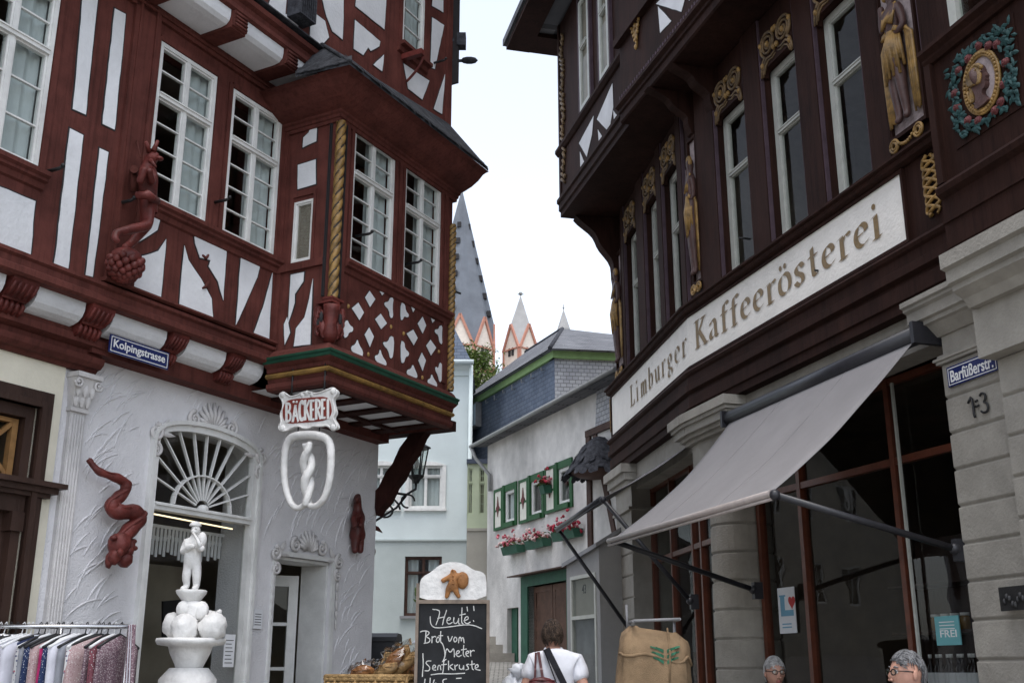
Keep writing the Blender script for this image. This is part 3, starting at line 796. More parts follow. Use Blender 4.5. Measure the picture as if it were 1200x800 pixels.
b.box(A, 1.5, UB0, 0, .03, 6.30, 6.42); b.box(A, 1.5, UB0, 0, .05, 6.335, 6.355)
b.build('timber_frame', 'red_timber', house)
P_ = [[(99.5, -40), (118, -40), (113.7, 0), (100, 135), (85, 128)], [(134, 10), (147, 17.5), (133.7, 152.5), (119.5, 145.7)], [(81, 151), (97, 158.7), (79, 316), (63, 310)],
      [(116, 174), (126.7, 178.7), (108, 325), (100, 322.5)], [(-40, 203), (40.7, 235.5), (35, 302), (-40, 273)],
      [(141, 236), (187, 258), (184, 270), (160, 285), (152, 295), (136, 288)], [(194, 280), (188, 352), (139, 330), (137, 293), (150, 299), (168, 300), (185, 294)],
      [(215.5, 287.5), (220, 305), (235, 327), (247.5, 350), (249.5, 377), (209, 360)], [(227, 274), (265, 290), (261, 352), (255, 330), (244, 312), (246, 305), (234, 302), (228, 285)],
      [(282, 298), (305, 309), (301, 325), (290, 350), (276, 381)], [(319, 319), (314.5, 400), (296, 393), (308, 360)]]
for i, p in enumerate(P_):
    q = A.ms(p, 0)
    if i in (0, 1, 2, 3, 4):   # straight-sided panels between upright posts
        pass
    panel(A, q, 0, house)
b = MB()     # carved brace tips
for pts, r in ((((243, 299), (240, 303), (236, 299)), .016), (((243, 330), (240, 336), (236, 338)), .016)):
    b.tube([A.P(*(lambda q: (q[0], .012, q[1]))(A.m(*p, 0))) for p in pts], [r * .6, r, r * .5], 7)
b.build('brace_tip', 'red_timber', house)
def hook(fr, px, w=0.0, L=.16, name='shutter_hook'):
    u, z = fr.m(*px, w); b = MB(); b.tube([fr.P(u, w - .03, z), fr.P(u, w + L * .8, z - .005), fr.P(u + .01, w + L, z + .012)], [.014, .013, .011], 7); b.ball(fr.P(u, w + L, z + .01), .016, 8, 6)
    b.build(name, 'iron_black', house)
for p in ((252, 237), (55, 201), (139, 238)): hook(A, p)

# ---- coved jetty under the second floor
j0 = [A.m(250, 54)[0], A.m(310, 94)[0]]
pan = [(1.5, 1.95), (2.15, 2.62), (2.82, 3.29), (3.49, 3.96), (4.16, 4.63), (4.83, 5.14), (5.34, 5.84), (j0[0], 6.51), (j0[1], 7.10)]
soff = [(0, 6.405), (.26, 6.405), (.315, 6.415), (.345, 6.445), (.355, 6.49), (.355, 6.545), (0, 6.545)]
for a, e in pan:
    b = MB(); b.profile(A, soff, a, e, 0, False); b.build('cove_panel', 'plaster_white', house)
for (a, e), (c, d) in zip(pan[:-1], pan[1:]):
    b = MB(); b.box(A, e + .004, c - .004, 0, .36, 6.385, 6.545); b.box(A, e + .012, c - .012, .36, .385, 6.40, 6.545)
    for k in range(4): b.tube([A.P(e + .02, .388, 6.42 + .034 * k), A.P(c - .02, .388, 6.42 + .034 * k)], .012, 6)
    b.build('joist', 'red_timber', house)
b = MB()
b.profile(A, [(0, 6.545), (.37, 6.545), (.39, 6.56), (.39, 6.60), (.36, 6.615), (.37, 6.66), (.41, 6.68), (.42, 6.72), (.40, 6.74), (.35, 6.76), (0, 6.76)], 1.5, 9.28)
b.build('sill_beam', 'red_timber', house)
b = MB(); b.profile(A, [(.30, 6.765), (.45, 6.755), (.45, 6.768), (.36, 6.80), (.30, 6.80)], 1.5, 7.2); b.build('drip_board', 'slate_edge', house)

# ---- second floor
C = Fr(A.P(0, CW_, 0)[:2], A.d, A.n)
wl = [C.m(*p) for p in ((471, 0), (470, 51), (495, 72))]
WC = (8.31, 8.725, 7.585, 8.75)
b = MB(); wall(b, C, 1.5, 9.28, 6.76, 9.6, [WC], 0, .2)
b.face([C.P(9.28, 0, 6.4), C.P(9.28, -7, 6.4), C.P(9.28, -7, 9.6), C.P(9.28, 0, 9.6)])
b.build('timber_wall', 'red_timber', house)
sash(C, *WC, .01, house, 1, None, 0, 5, curtain=[(.5, 1)], name='casement_window')
PC = [[(320, -12), (336, -12), (334, 17), (350, 25), (347, 42), (312.5, 14)], [(365.5, -10), (367, 8), (370, 17), (380, 25), (385, 44), (372, 58), (362, 50)],
      [(375, -10), (402, -8), (402, 14), (401, 47), (389, 37), (382, 20)], [(418.5, -14), (453, -14), (450, 35), (416, 7.5)],
      [(415.5, 24), (445, 49), (444, 55), (434, 60), (431, 56), (425, 65), (414, 57.5)], [(449.5, 64.5), (447.5, 84), (437.5, 76.5)],
      [(472.5, 75), (502.5, 95), (494.5, 117), (478, 104)], [(506, 21), (520, 30), (509, 81), (504, 79)], [(507, -10), (519, -10), (519, 15), (506, 7)], [(521, 87.5), (517.5, 134), (508, 128)]]
for p in PC: panel(C, C.ms(p), 0, house)
b = MB()
for q in (WC,):
    b.box(C, q[0] - .05, q[0] - .004, 0, .02, q[2] - .02, q[3] + .04); b.box(C, q[1] + .004, q[1] + .05, 0, .02, q[2] - .02, q[3] + .04)
    b.profile(C, [(0, q[2] - .12), (.03, q[2] - .11), (.04, q[2] - .06), (.09, q[2] - .05), (.09, q[2] - .012), (0, q[2] - .008)], q[0] - .07, q[1] + .07)
b.profile(C, [(0, 8.02), (.03, 8.03), (.04, 8.08), (.09, 8.09), (.09, 8.13), (0, 8.135)], 7.12, 7.62)
b.box(C, 9.2, 9.285, 0, .03, 6.8, 9.6)
b.build('timber_frame', 'red_timber', house)
for p in ((508, 74),): hook(C, p)
# hoist ring under the upper window
b = MB(); u, z = C.m(472, 68)
b.box(C, u - .03, u + .03, 0, .25, z - .03, z + .03)
b.tube([C.P(u + .05, .22, z + .02)] + [C.P(u + .05, .22 - .2 * (1 - math.cos(t)) * .5, z + .0 - .26 * math.sin(t * .5) - .0) for t in [math.pi * k / 10 for k in range(11)]], .014, 7)
b.build('hoist_bracket', 'red_carving', house)
b = MB(); u0, z0 = C.m(335.5, 20); u1 = C.m(355, 20)[0]
u1 = u0 + .22
b.box(C, u0, u0 + .015, .0, .16, z0, z0 + .5); b.box(C, u1 - .015, u1, 0, .16, z0, z0 + .5); b.box(C, u0 + .015, u1 - .015, 0, .16, z0, z0 + .015)
for k in range(7): b.box(C, u0 + .02 + k * .028, u0 + .028 + k * .028, .145, .155, z0 + .015, z0 + .5)
for k in range(12): b.box(C, u0 + .015, u1 - .015, .0 + .012 * k, .006 + .012 * k, z0 + .015, z0 + .022)
tag(b.build('vent_grille', 'slate_edge', None, C.P(u0, 0, z0)), 'grey slatted vent box on the plaster high under the eaves of the red house', 'vent')
# verge, gutter box and small floodlight at the corner
b = MB()
b.box(C, 9.285, 9.315, -.5, .10, 7.6, 9.9); b.tube([C.P(9.34, -.12, 6.3), C.P(9.34, -.12, 9.5)], .04, 8)
b.profile(C, [(-.4, 9.55), (.5, 9.55), (.55, 9.62), (.55, 9.7), (-.4, 9.8)], 1.4, 9.5)
b.build('verge_board', 'line_dark', house)
fp = C.P(9.31, .05, C.m(536, 50, .05)[1])
b = MB(); wf = world_frame(fp[0], fp[1]); b.box(wf, .02, .12, -.06, .06, fp[2] - .09, fp[2] + .07); b.box(wf, -.1, .02, -.02, .02, fp[2] - .02, fp[2] + .02)
b.build('gutter_box', 'slate_edge', house)
b = MB(); z = fp[2] - .26; b.tube([(fp[0] - .1, fp[1], z), (fp[0] + .1, fp[1], z)], .018, 8); b.ball((fp[0] + .16, fp[1], z + .005), (.1, .06, .035), 10, 6)
b.build('floodlight', 'slate_edge', house)
# hidden volume of the house: gable walls, back and roof
b = MB()
for z0, z1, w, ue in ((-.6, 3.98, GW, 9.15), (3.98, 6.6, 0, 9.12), (6.4, 9.6, CW_, 9.28)):
    b.face([A.P(1.5, w, z0), A.P(1.5, -7, z0), A.P(1.5, -7, z1), A.P(1.5, w, z1)]); b.face([A.P(1.5, -7, z0), A.P(ue, -7, z0), A.P(ue, -7, z1), A.P(1.5, -7, z1)])
b.face([A.P(9.12, 0, 3.6), A.P(9.12, -7, 3.6), A.P(9.12, -7, 6.6), A.P(9.12, 0, 6.6)])
b.build('plaster_wall', 'plaster_white', house)
b = MB(); b.poly_uv([A.P(1.3, .9, 9.7), A.P(9.5, .9, 9.7), A.P(9.5, -3.2, 13.2), A.P(1.3, -3.2, 13.2)], (*A.d, 0)); b.poly_uv([A.P(1.3, -7.3, 9.7), A.P(9.5, -7.3, 9.7), A.P(9.5, -3.2, 13.2), A.P(1.3, -3.2, 13.2)], (*A.d, 0))
b.face([A.P(1.3, .9, 9.68), A.P(9.5, .9, 9.68), A.P(9.5, -7.3, 9.68), A.P(1.3, -7.3, 9.68)]); b.face([A.P(9.5, .9, 9.7), A.P(9.5, -7.3, 9.7), A.P(9.5, -3.2, 13.2)]); b.face([A.P(1.3, .9, 9.7), A.P(1.3, -7.3, 9.7), A.P(1.3, -3.2, 13.2)])
b.build('roof', 'slate_grey', house)
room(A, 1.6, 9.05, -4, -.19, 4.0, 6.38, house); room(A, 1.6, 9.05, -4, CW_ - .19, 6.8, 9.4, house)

# ---- the oriel
oz0, oz1 = 3.93, 6.06
WB1, WB2 = (7.245, 7.905, 4.75, 6.06), (8.08, 8.74, 4.742, 6.055)
Bf = Fr(A.P(0, BW, 0)[:2], A.d, A.n)
SW = (.235, .44, 4.77, 5.26)
sm_ = [S.m(*p) for p in ((345, 239), (367, 231), (365, 303), (342.5, 309))]
SW = (min(sm_[0][0], sm_[3][0]), (sm_[1][0] + sm_[2][0]) / 2, (sm_[2][1] + sm_[3][1]) / 2, (sm_[0][1] + sm_[1][1]) / 2)
b = MB(); wall(b, Bf, UB0, UB1, oz0, oz1 + .12, [WB1, WB2], 0, .1); wall(b, S, 0, BW, oz0, oz1 + .12, [SW], 0, .1)
b.face([Bf.P(UB1, 0, 3.6), Bf.P(UB1, -BW - .2, 3.6), Bf.P(UB1, -BW - .2, 6.3), Bf.P(UB1, 0, 6.3)])
b.build('oriel_wall', 'red_timber', house)
room(A, UB0 + .03, UB1 - .03, -.5, BW - .1, 4.0, 6.2, house)
for q in (WB1, WB2): sash(Bf, *q, .0, house, 2, q[2] + .665 * (q[3] - q[2]), 2, 4, curtain=[(.5, 1)], name='casement_window')
sash(S, *SW, 0, house, 1, None, 0, 1, fw=.02, name='narrow_window')
for p in ([(372, 142.5), (371, 166), (355, 173), (356, 162), (362.5, 156), (366, 146)], [(349.5, 194), (370.5, 187), (370, 216), (349, 222)], [(341, 322), (357, 319), (356, 330), (346, 345), (346, 355), (338, 379)],
          [(367, 327), (364, 404), (345, 406), (347, 385), (357, 372), (363, 350)], [(337, 372), (340, 390), (334, 404), (333, 380)]):
    panel(S, S.ms(p), 0, house)
b = MB()
b.box(S, .02, BW - .09, 0, .03, SW[2] - .08, SW[2] - .012); b.box(S, SW[0] - .04, SW[0] - .005, 0, .015, SW[2] - .012, SW[3] + .04); b.box(S, SW[1] + .005, SW[1] + .035, 0, .015, SW[2] - .012, SW[3] + .04); b.box(S, SW[0] - .04, SW[1] + .035, 0, .016, SW[3] + .04, SW[3] + .08)
b.box(S, -.0, .05, 0, .02, 3.99, 6.06)
for q in (WB1, WB2):
    b.box(Bf, q[0] - .045, q[0] - .005, 0, .018, q[2] - .01, q[3] + .03); b.box(Bf, q[1] + .005, q[1] + .045, 0, .018, q[2] - .01, q[3] + .03); b.box(Bf, q[0] - .005, q[1] + .005, 0, .017, q[3] + .004, q[3] + .04)
z = 4.742
b.profile(Bf, [(0, z - .13), (.02, z - .12), (.03, z - .08), (.06, z - .07), (.06, z - .05), (.08, z - .035), (.08, z - .01), (0, z - .006)], UB0 + .14, UB1 - .06)
b.box(Bf, UB0 + .02, UB0 + .07, 0, .02, 4.35, 6.06); b.box(Bf, UB0 + .10, UB0 + .14, 0, .025, 4.0, 6.06); b.box(Bf, 7.97, 8.02, 0, .02, 4.72, 6.06)
b.box(Bf, UB1 - .16, UB1 - .10, 0, .02, 4.0, 6.06)
b.build('timber_frame', 'red_timber', house)
LAT = lambda pts: Bf.ms([(380 + x / 5.7125, 340 + y / 5.714) for x, y in pts])
for p in ([(300, 5), (338, 60), (303, 112), (270, 50)], [(225, 85), (262, 150), (232, 200), (182, 122)], [(375, 158), (416, 222), (378, 260), (338, 195)], [(297, 250), (328, 310), (302, 380), (268, 298)],
          [(655, 178), (678, 235), (655, 290), (623, 225)], [(592, 265), (622, 320), (595, 368), (549, 290)], [(708, 333), (746, 385), (711, 435), (680, 372)], [(650, 418), (676, 470), (655, 540), (627, 470)],
          [(368, 8), (398, 18), (384, 36)], [(580, 112), (603, 128), (592, 148)], [(713, 188), (737, 201), (722, 218)]):
    panel(Bf, LAT(p), 0, house, line=.006)
for p in ([(148, 195), (165, 235), (188, 250), (185, 275), (160, 280), (150, 310), (130, 318), (128, 240)], [(218, 328), (225, 365), (255, 410), (250, 445), (225, 425), (185, 412), (178, 380), (210, 365)],
          [(370, 392), (380, 440), (412, 485), (408, 505), (380, 490), (345, 475), (337, 440), (365, 432)], [(440, 308), (462, 320), (456, 440), (440, 458), (428, 400), (400, 372), (392, 350), (425, 350)],
          [(440, 52), (458, 55), (450, 110), (455, 180), (440, 185), (432, 130), (405, 105), (402, 85), (430, 80)], [(512, 85), (535, 95), (540, 140), (562, 165), (555, 182), (530, 170), (520, 198), (510, 195)],
          [(512, 340), (532, 350), (535, 395), (563, 420), (558, 440), (538, 445), (528, 485), (512, 480)], [(590, 498), (600, 530), (618, 570), (612, 588), (575, 570), (552, 560), (553, 535), (580, 530)],
          [(770, 240), (785, 238), (782, 300), (785, 360), (770, 350), (765, 300), (742, 285), (740, 265), (765, 265)], [(772, 485), (785, 500), (782, 600), (770, 615), (760, 570), (742, 535), (745, 515), (762, 530)],
          [(715, 560), (725, 590), (752, 630), (745, 652), (715, 640), (692, 620), (695, 600), (712, 595)]):
    panel(Bf, LAT(chaikin(grow(p, 2.5), 1)), 0, house, line=.006)
for x, y in ((160, 108), (445, 245), (293, 430), (530, 290), (765, 412), (655, 585)):
    b = MB(); u, z = LAT([(x, y)])[0]; b.ball(Bf.P(u, .0, z), (.016, .016, .022), 10, 6); b.build('gilt_boss', 'gold_paint', house)
# edges of the curved lattice laths
def ring(b, prof, mi=0, ext=UB1 + .0, back=0.0):
    """a moulding led round the oriel's two visible sides: (offset, height) profile"""
    row = []
    for o, z in prof:
        row.append([A.P(UB0 - o, back, z), A.P(UB0 - o, BW + o, z), A.P(ext, BW + o, z), A.P(ext, back - .2, z)])
    for i in range(len(prof) - 1):
        for k in range(3): b.face([row[i][k], row[i][k + 1], row[i + 1][k + 1], row[i + 1][k]], mi)
b = MB(); ring(b, [(-.05, 3.575), (.03, 3.578), (.045, 3.60), (.045, 3.635), (.02, 3.645), (.03, 3.68)]); ring(b, [(.03, 3.725), (.045, 3.735), (.05, 3.765), (.09, 3.79), (.095, 3.797)]); ring(b, [(.10, 3.858), (.08, 3.87), (.06, 3.90), (.03, 3.93), (.0, 3.94)])
om = b.build('oriel_moulding', 'red_timber', house)
b = MB(); ring(b, [(.03, 3.68), (.055, 3.685), (.068, 3.70), (.055, 3.72), (.03, 3.725)]); b.build('gilt_moulding', 'gold_paint', house)
b = MB(); ring(b, [(.095, 3.797), (.105, 3.80), (.105, 3.825), (.12, 3.835), (.12, 3.852), (.10, 3.858)]); b.build('green_moulding', 'green_paint', house)
b = MB(); b.face([A.P(UB0 - .0, -.3, 3.614), A.P(UB1, -.3, 3.614), A.P(UB1, BW, 3.614), A.P(UB0, BW, 3.614)]); b.build('oriel_soffit', 'plaster_white', house)
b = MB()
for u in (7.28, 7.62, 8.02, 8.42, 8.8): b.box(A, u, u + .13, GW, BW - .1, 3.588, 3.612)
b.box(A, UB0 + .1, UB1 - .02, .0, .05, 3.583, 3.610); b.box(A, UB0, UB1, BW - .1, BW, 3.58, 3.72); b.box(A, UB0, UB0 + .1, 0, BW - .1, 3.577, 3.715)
b.build('soffit_joist', 'dirty_shaded_timber', house)
b = MB(); ring(b, [(.0, 6.0), (.02, 6.0), (.025, 6.03), (.04, 6.035), (.045, 6.06), (.065, 6.07), (.07, 6.09), (.11, 6.10), (.2, 6.135), (.28, 6.185), (.335, 6.24), (.37, 6.255), (.405, 6.262)], back=.0, ext=9.02); b.build('oriel_cornice', 'red_timber', house)
# slate roof of the oriel
b = MB(); EL, ER, TL, TR, BL = A.P(6.60, 1.02, 6.27), A.P(9.0, 1.02, 6.29), A.P(7.02, CW_ + .01, 6.86), A.P(9.26, CW_ + .01, 7.10), A.P(6.62, CW_ + .06, 6.33)
b.poly_uv([EL, ER, TR, TL], (*A.d, 0)); b.poly_uv([BL, EL, TL], (-A.n[0], -A.n[1], 0))
lo = lambda p, d=.03: (p[0], p[1], p[2] - d)
b.poly_uv([lo(EL), lo(ER), lo(TR), lo(TL)], (*A.d, 0)); b.poly_uv([lo(BL), lo(EL), lo(TL)], (-A.n[0], -A.n[1], 0))
for p, q in ((EL, ER), (BL, EL), (ER, TR)): b.face([p, q, lo(q), lo(p)])
rs = random.Random(9); EV, RV = Vector(EL), Vector(ER)
up = (Vector(TL) - EV + Vector(TR) - RV).normalized()
for row in range(2):
    for k in range(26):
        t = (k + rs.uniform(0, .5)) / 26.5; p = EV.lerp(RV, t) + up * (.09 * row) + Vector((0, 0, .008 + .006 * row)); wv = (RV - EV).normalized() * rs.uniform(.075, .11)
        dn = up * -rs.uniform(.015, .05); q = [p + dn, p + dn * rs.uniform(.6, 1) + wv, p + wv + up * .13, p + up * .13]; h = Vector((0, 0, .008))
        b.hexa([*q, *[x + h for x in q]])
for k in range(8):
    t = (k + .2) / 8; p = Vector(BL).lerp(EV, t); wv = (EV - Vector(BL)).normalized() * .085; u2 = (Vector(TL) - (Vector(BL) + EV) / 2).normalized(); q = [p - u2 * rs.uniform(.01, .04), p + wv - u2 * rs.uniform(.01, .04), p + wv + u2 * .12, p + u2 * .12]; h = Vector((0, 0, .01))
    b.hexa([*[x + h for x in q], *[x + 2 * h for x in q]])
for p, q in ((EL, TL),): b.tube([p, q], .022, 6)
b.build('oriel_roof', 'slate_dark', house)
# twisted gilt columns at the oriel's corners
def rope(fr, u, w, z0, z1, r, name, turns, parent, nl=3):
    b = MB(); n, m = 24, int((z1 - z0) / .012); vs = []
    for j in range(m + 1):
        z = z0 + (z1 - z0) * j / m
        for k in range(n):
            a = 2 * math.pi * k / n; q = abs(math.sin(nl * .5 * (a - turns * 2 * math.pi * (z - z0) / (z1 - z0) * 2 / nl)))
            rr2 = r * (.72 + .34 * q ** .6); p = fr.P(u, w, z); vs.append((p[0] + rr2 * math.cos(a), p[1] + rr2 * math.sin(a), z))
    for j in range(m):
        for k in range(n):
            a = 2 * math.pi * (k + .5) / n; z = z0 + (z1 - z0) * (j + .5) / m
            q = abs(math.sin(nl * .5 * (a - turns * 2 * math.pi * (z - z0) / (z1 - z0) * 2 / nl)))
            b.raw([vs[j * n + k], vs[j * n + (k + 1) % n], vs[(j + 1) * n + (k + 1) % n], vs[(j + 1) * n + k]], [(0, 1, 2, 3)], 1 if q < .3 else 0, True)
    b.build(name, ['gold_paint', 'line_dark'], parent)
rope(A, UB0 + .01, BW + .015, 4.33, 6.0, .044, 'gilt_column', 8, house)
rope(A, UB1 - .01, BW + .01, 3.95, 5.72, .04, 'gilt_column', 14, house)
b = MB()     # carved bracket below the corner column: acanthus body with rolled ends
cp = lambda o, p, z: A.P(UB0 + o, BW + p, z)
b.tube([cp(.02, -.01, 3.95), cp(.0, .01, 4.01), cp(.01, .0, 4.10), cp(.0, .015, 4.22), cp(-.005, .02, 4.27)], [.05, .075, .06, .07, .075], 10)
b.box(S, BW - .10, BW + .07, -.04, .07, 4.275, 4.30); b.box(Bf, UB0 - .07, UB0 + .10, -.03, .07, 4.305, 4.325)
for fr_, u_, w_ in ((S, BW - .07, .02), (Bf, UB0 + .09, .02)):
    sg = 1 if fr_ is Bf else -1
    spiral(fr_, b, u_ + sg * .005, 4.20, .05, 1.3, w_ + .02, .022, -sg, math.pi / 2, tail=[(u_ - sg * .03, 3.99), (u_ + sg * .0, 4.04), (u_ + sg * .045, 4.12)])
    spiral(fr_, b, u_ - sg * .015, 4.045, .04, 1.3, w_ + .035, .018, sg, -math.pi / 2)
    b.ball(fr_.P(u_ + sg * .01, w_ + .02, 4.10), (.022, .022, .055), 8, 6, 1); b.ball(fr_.P(u_ - sg * .035, w_ + .05, 4.15), (.016, .016, .05), 8, 6, 1)
    leaf(b, fr_, u_ - sg * .05, 3.97, .2, .035, math.pi / 2 - sg * .15, w_ + .03, .04)
b.build('carved_bracket', ['red_carving', 'line_dark'], house)
b = MB()
for u in (UB0 + .075, UB0 + .09): b.box(Bf, u, u + .006, .02, .0265, 4.36, 6.0)
for u in (BW - .075, BW - .09): b.box(S, u, u + .006, .0, .0205, 4.36, 6.0)
b.build('painted_line', 'line_dark', house)
for p in ((420, 276), (478, 309)): hook(Bf, p, .0, .15)
b = MB(); u, z = Bf.m(528, 341); b.tube([Bf.P(UB1 - .03, .02, z), Bf.P(UB1 + .1, .05, z)], .012, 6); b.build('shutter_hook', 'iron_black', house)
# brace below the oriel at the house corner
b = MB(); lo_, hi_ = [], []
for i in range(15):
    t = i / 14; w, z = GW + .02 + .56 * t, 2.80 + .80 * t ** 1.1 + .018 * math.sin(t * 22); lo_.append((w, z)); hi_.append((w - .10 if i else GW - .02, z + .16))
b.profile(A, lo_ + [(p[0], min(3.60, p[1])) for p in reversed(hi_)], 9.12, 9.24); b.box(A, 9.0, 9.24, GW - .05, BW - .08, 3.60, 3.70); b.build('corner_brace', 'dirty_shaded_timber', house)
# ================================================================== coffee-roaster's house (dark brown carved timber)
R2 = frame_az(-16.7, -5.40, -1)
BU = 10.85
_bp = R2.P(BU, 0, 0)
_a = R(-8.0); R1 = Fr(_bp[:2], (math.sin(_a), math.cos(_a)), (-math.cos(_a), math.sin(_a)))
_n = at(742, 140, 1); 
def atz(x, y, z):
    r = ray(x, y); t = (z - EYE) / r[2]; return Vector((r[0] * t, r[1] * t, z))
_p, _q = atz(742, 140, 8.0), atz(657, 255, 8.0)
_d = (_q - _p).xy.normalized()
R3 = Fr((_p.x, _p.y), (_d.x, _d.y), (-_d.y, _d.x))     # the far upper storey has a line of its own
LR3 = (_q - _p).xy.length
shop = thing('coffee_house', R2.P(8, -1, 0), 'dark brown timber house with gilded carvings above a coffee roasting shop', 'house')
V1 = 3.93      # length of the far ground-floor front
def both(prof, name, m, u0=4.6, v1=V1, parent=None):
    """a moulding led along both fronts, mitred at the bend"""
    b = MB(); n = len(prof); rows = []
    mit = lambda w: w * math.tan(R(8.7) / 2)
    for w, z in prof:
        rows.append([R2.P(u0, w, z), R2.P(BU - mit(w) * -1 * -1, w, z), R1.P(v1, w, z)])
    for i in range(n):
        j = (i + 1) % n
        for k in range(2): b.face([rows[i][k], rows[i][k + 1], rows[j][k + 1], rows[j][k]])
    for k in (0, 2): b.face([r[k] for r in rows])
    return b.build(name, m, parent or shop)
both([(-.3, 4.02), (.05, 4.02), (.05, 4.10), (.075, 4.11), (.075, 4.235), (.05, 4.245), (.05, 4.27), (.10, 4.29), (.10, 4.36), (.075, 4.375), (.075, 4.46), (.10, 4.475), (.115, 4.50), (.105, 4.525), (.06, 4.545), (-.3, 4.55)], 'beam', 'brown_timber')
both([(-.3, 4.55), (.03, 4.55), (.03, 5.20), (-.3, 5.20)], 'fascia', 'brown_timber')
both([(-.3, 5.20), (.06, 5.20), (.10, 5.215), (.11, 5.235), (.11, 5.255), (.14, 5.265), (.14, 5.285), (.08, 5.30), (-.3, 5.31)], 'sill_moulding', 'brown_timber')
# signboard with its moulded frame
SZ0, SZ1, SU0, SV1 = 4.588, 5.165, 6.86, 3.84
def board(prof_z0, prof_z1, w0, w1, name, m, parent, u0, v1):
    b = MB()
    p = lambda w, z: [R2.P(u0, w, z), R2.P(BU, w, z), R1.P(v1, w, z)]
    lo, hi, lb, hb = p(w1, prof_z0), p(w1, prof_z1), p(w0, prof_z0), p(w0, prof_z1)
    for k in range(2):
        b.face([lo[k], lo[k + 1], hi[k + 1], hi[k]]); b.face([hi[k], hi[k + 1], hb[k + 1], hb[k]]); b.face([lo[k], lo[k + 1], lb[k + 1], lb[k]])
    for k in (0, 2): b.face([lo[k], hi[k], hb[k], lb[k]])
    return b.build(name, m, parent)
sign = thing('shop_sign', R2.P(9, .03, 4.55), 'long white signboard with gold coffee roaster lettering, bent along two fronts', 'sign')
board(SZ0, SZ1, .025, .042, 'sign_board', 'sign_white', sign, SU0, SV1)
b = MB()
b.box(R2, SU0 - .03, SU0, .03, .06, SZ0 - .03, SZ1 + .03); b.box(R1, SV1, SV1 + .03, .03, .06, SZ0 - .03, SZ1 + .03)
for fr, a, e in ((R2, SU0, BU - .004), (R1, .004, SV1)):
    b.box(fr, a, e, .03, .06, SZ1, SZ1 + .028); b.box(fr, a, e, .03, .06, SZ0 - .03, SZ0)
b.build('sign_frame', 'brown_timber', sign)
GL = {
 'K': (1.2, [[(.2, 0), (.2, 1.5)], [(.25, .65), (.85, 1.46)], [(.42, .86), (1.0, 0)], [(0, 0), (.42, 0)], [(0, 1.5), (.42, 1.5)], [(.65, 1.5), (1.05, 1.5)], [(.82, 0), (1.2, 0)]]),
 'a': (.88, [[(.1, .8), (.25, 1.0), (.5, 1.0), (.6, .8), (.6, .2), (.68, .02), (.86, .05)], [(.6, .6), (.3, .52), (.08, .3), (.15, .03), (.38, .02), (.6, .22)]]),
 'f': (.62, [[(.72, 1.4), (.58, 1.53), (.36, 1.46), (.28, 1.2), (.28, 0)], [(.05, .97), (.6, .97)], [(.08, 0), (.52, 0)]]),
 'e': (.84, [[(.1, .5), (.74, .6), (.7, .87), (.45, 1.02), (.2, .9), (.07, .5), (.2, .12), (.5, 0), (.78, .18)]]),
 'r': (.70, [[(.22, 0), (.22, .96)], [(.02, .93), (.22, .98)], [(.22, .68), (.4, .94), (.6, 1.02), (.7, .9)], [(.04, 0), (.48, 0)]]),
 'o': (.95, [[(.45, 1.0), (.15, .88), (.05, .5), (.15, .1), (.45, 0), (.75, .12), (.85, .5), (.75, .88), (.45, 1.0)]]),
 's': (.74, [[(.64, .8), (.5, .99), (.28, 1.0), (.12, .82), (.2, .6), (.5, .45), (.62, .25), (.5, .02), (.25, 0), (.06, .2)]]),
 't': (.64, [[(.28, 1.35), (.28, .2), (.38, .02), (.62, .08)], [(.04, .97), (.6, .97)]]),
 'i': (.5, [[(.22, 0), (.22, .96)], [(.02, .93), (.22, .98)], [(.04, 0), (.44, 0)]]),
 'L': (.95, [[(.2, 0), (.2, 1.5)], [(0, 1.5), (.44, 1.5)], [(0, 0), (.82, 0)], [(.82, .0), (.88, .3)]]),
 'm': (1.35, [[(.2, 0), (.2, .96)], [(.02, .93), (.2, .98)], [(.2, .68), (.42, .98), (.6, .9), (.64, .7), (.64, 0)], [(.64, .68), (.86, .98), (1.04, .9), (1.08, .7), (1.08, 0)], [(.04, 0), (.38, 0)], [(.5, 0), (.82, 0)], [(.94, 0), (1.28, 0)]]),
 'b': (.92, [[(.2, 0), (.2, 1.5)], [(.02, 1.47), (.2, 1.52)], [(.2, .72), (.45, 1.0), (.75, .88), (.82, .48), (.65, .06), (.38, 0), (.2, .12)]]),
 'u': (.95, [[(.02, .93), (.2, .98), (.2, .28), (.35, .02), (.55, .06), (.72, .3)], [(.54, .93), (.72, .98)], [(.72, .98), (.72, .02), (.92, .02)]]),
 'g': (.88, [[(.4, 1.0), (.12, .88), (.12, .5), (.38, .38), (.65, .52), (.65, .88), (.4, 1.0)], [(.58, .95), (.84, 1.02)], [(.25, .42), (.15, .22), (.35, .12), (.68, .02), (.76, -.22), (.5, -.42), (.15, -.4), (.06, -.2), (.25, .06)]]),
}
def write(b, fr, txt, u0, z0, xh, total, w, dirn, **kw):
    adv = sum(GL[c][0] for c in txt); sp = (total / xh - adv) / max(1, len(txt) - 1); x = 0
    for k, c in enumerate(txt):
        for st in [GL[c][1]]: nib(b, fr, st, u0 + dirn * x * xh, z0, xh, w, dirn, k0=k, **kw)
        if c in 'i': dots = [(.2, 1.38)]
        elif c == 'o': dots = [(.24, 1.36), (.64, 1.36)]
        else: dots = []
        for dx, dy in dots:
            b.face([fr.P(u0 + dirn * (x + dx + .13 * math.cos(q * math.pi / 6)) * xh, w + .007, z0 + (dy + .13 * math.sin(q * math.pi / 6)) * xh) for q in range(12)])
        x += GL[c][0] + sp
b = MB()
u_a, u_b = R2.m(815, 395, .045)[0], R2.m(1032, 270, .045)[0]
write(b, R2, 'Kaffeerosterei', u_a, 4.75, .205, u_a - u_b, .043, -1, t=.27, ang=R(22), sx=1.22)
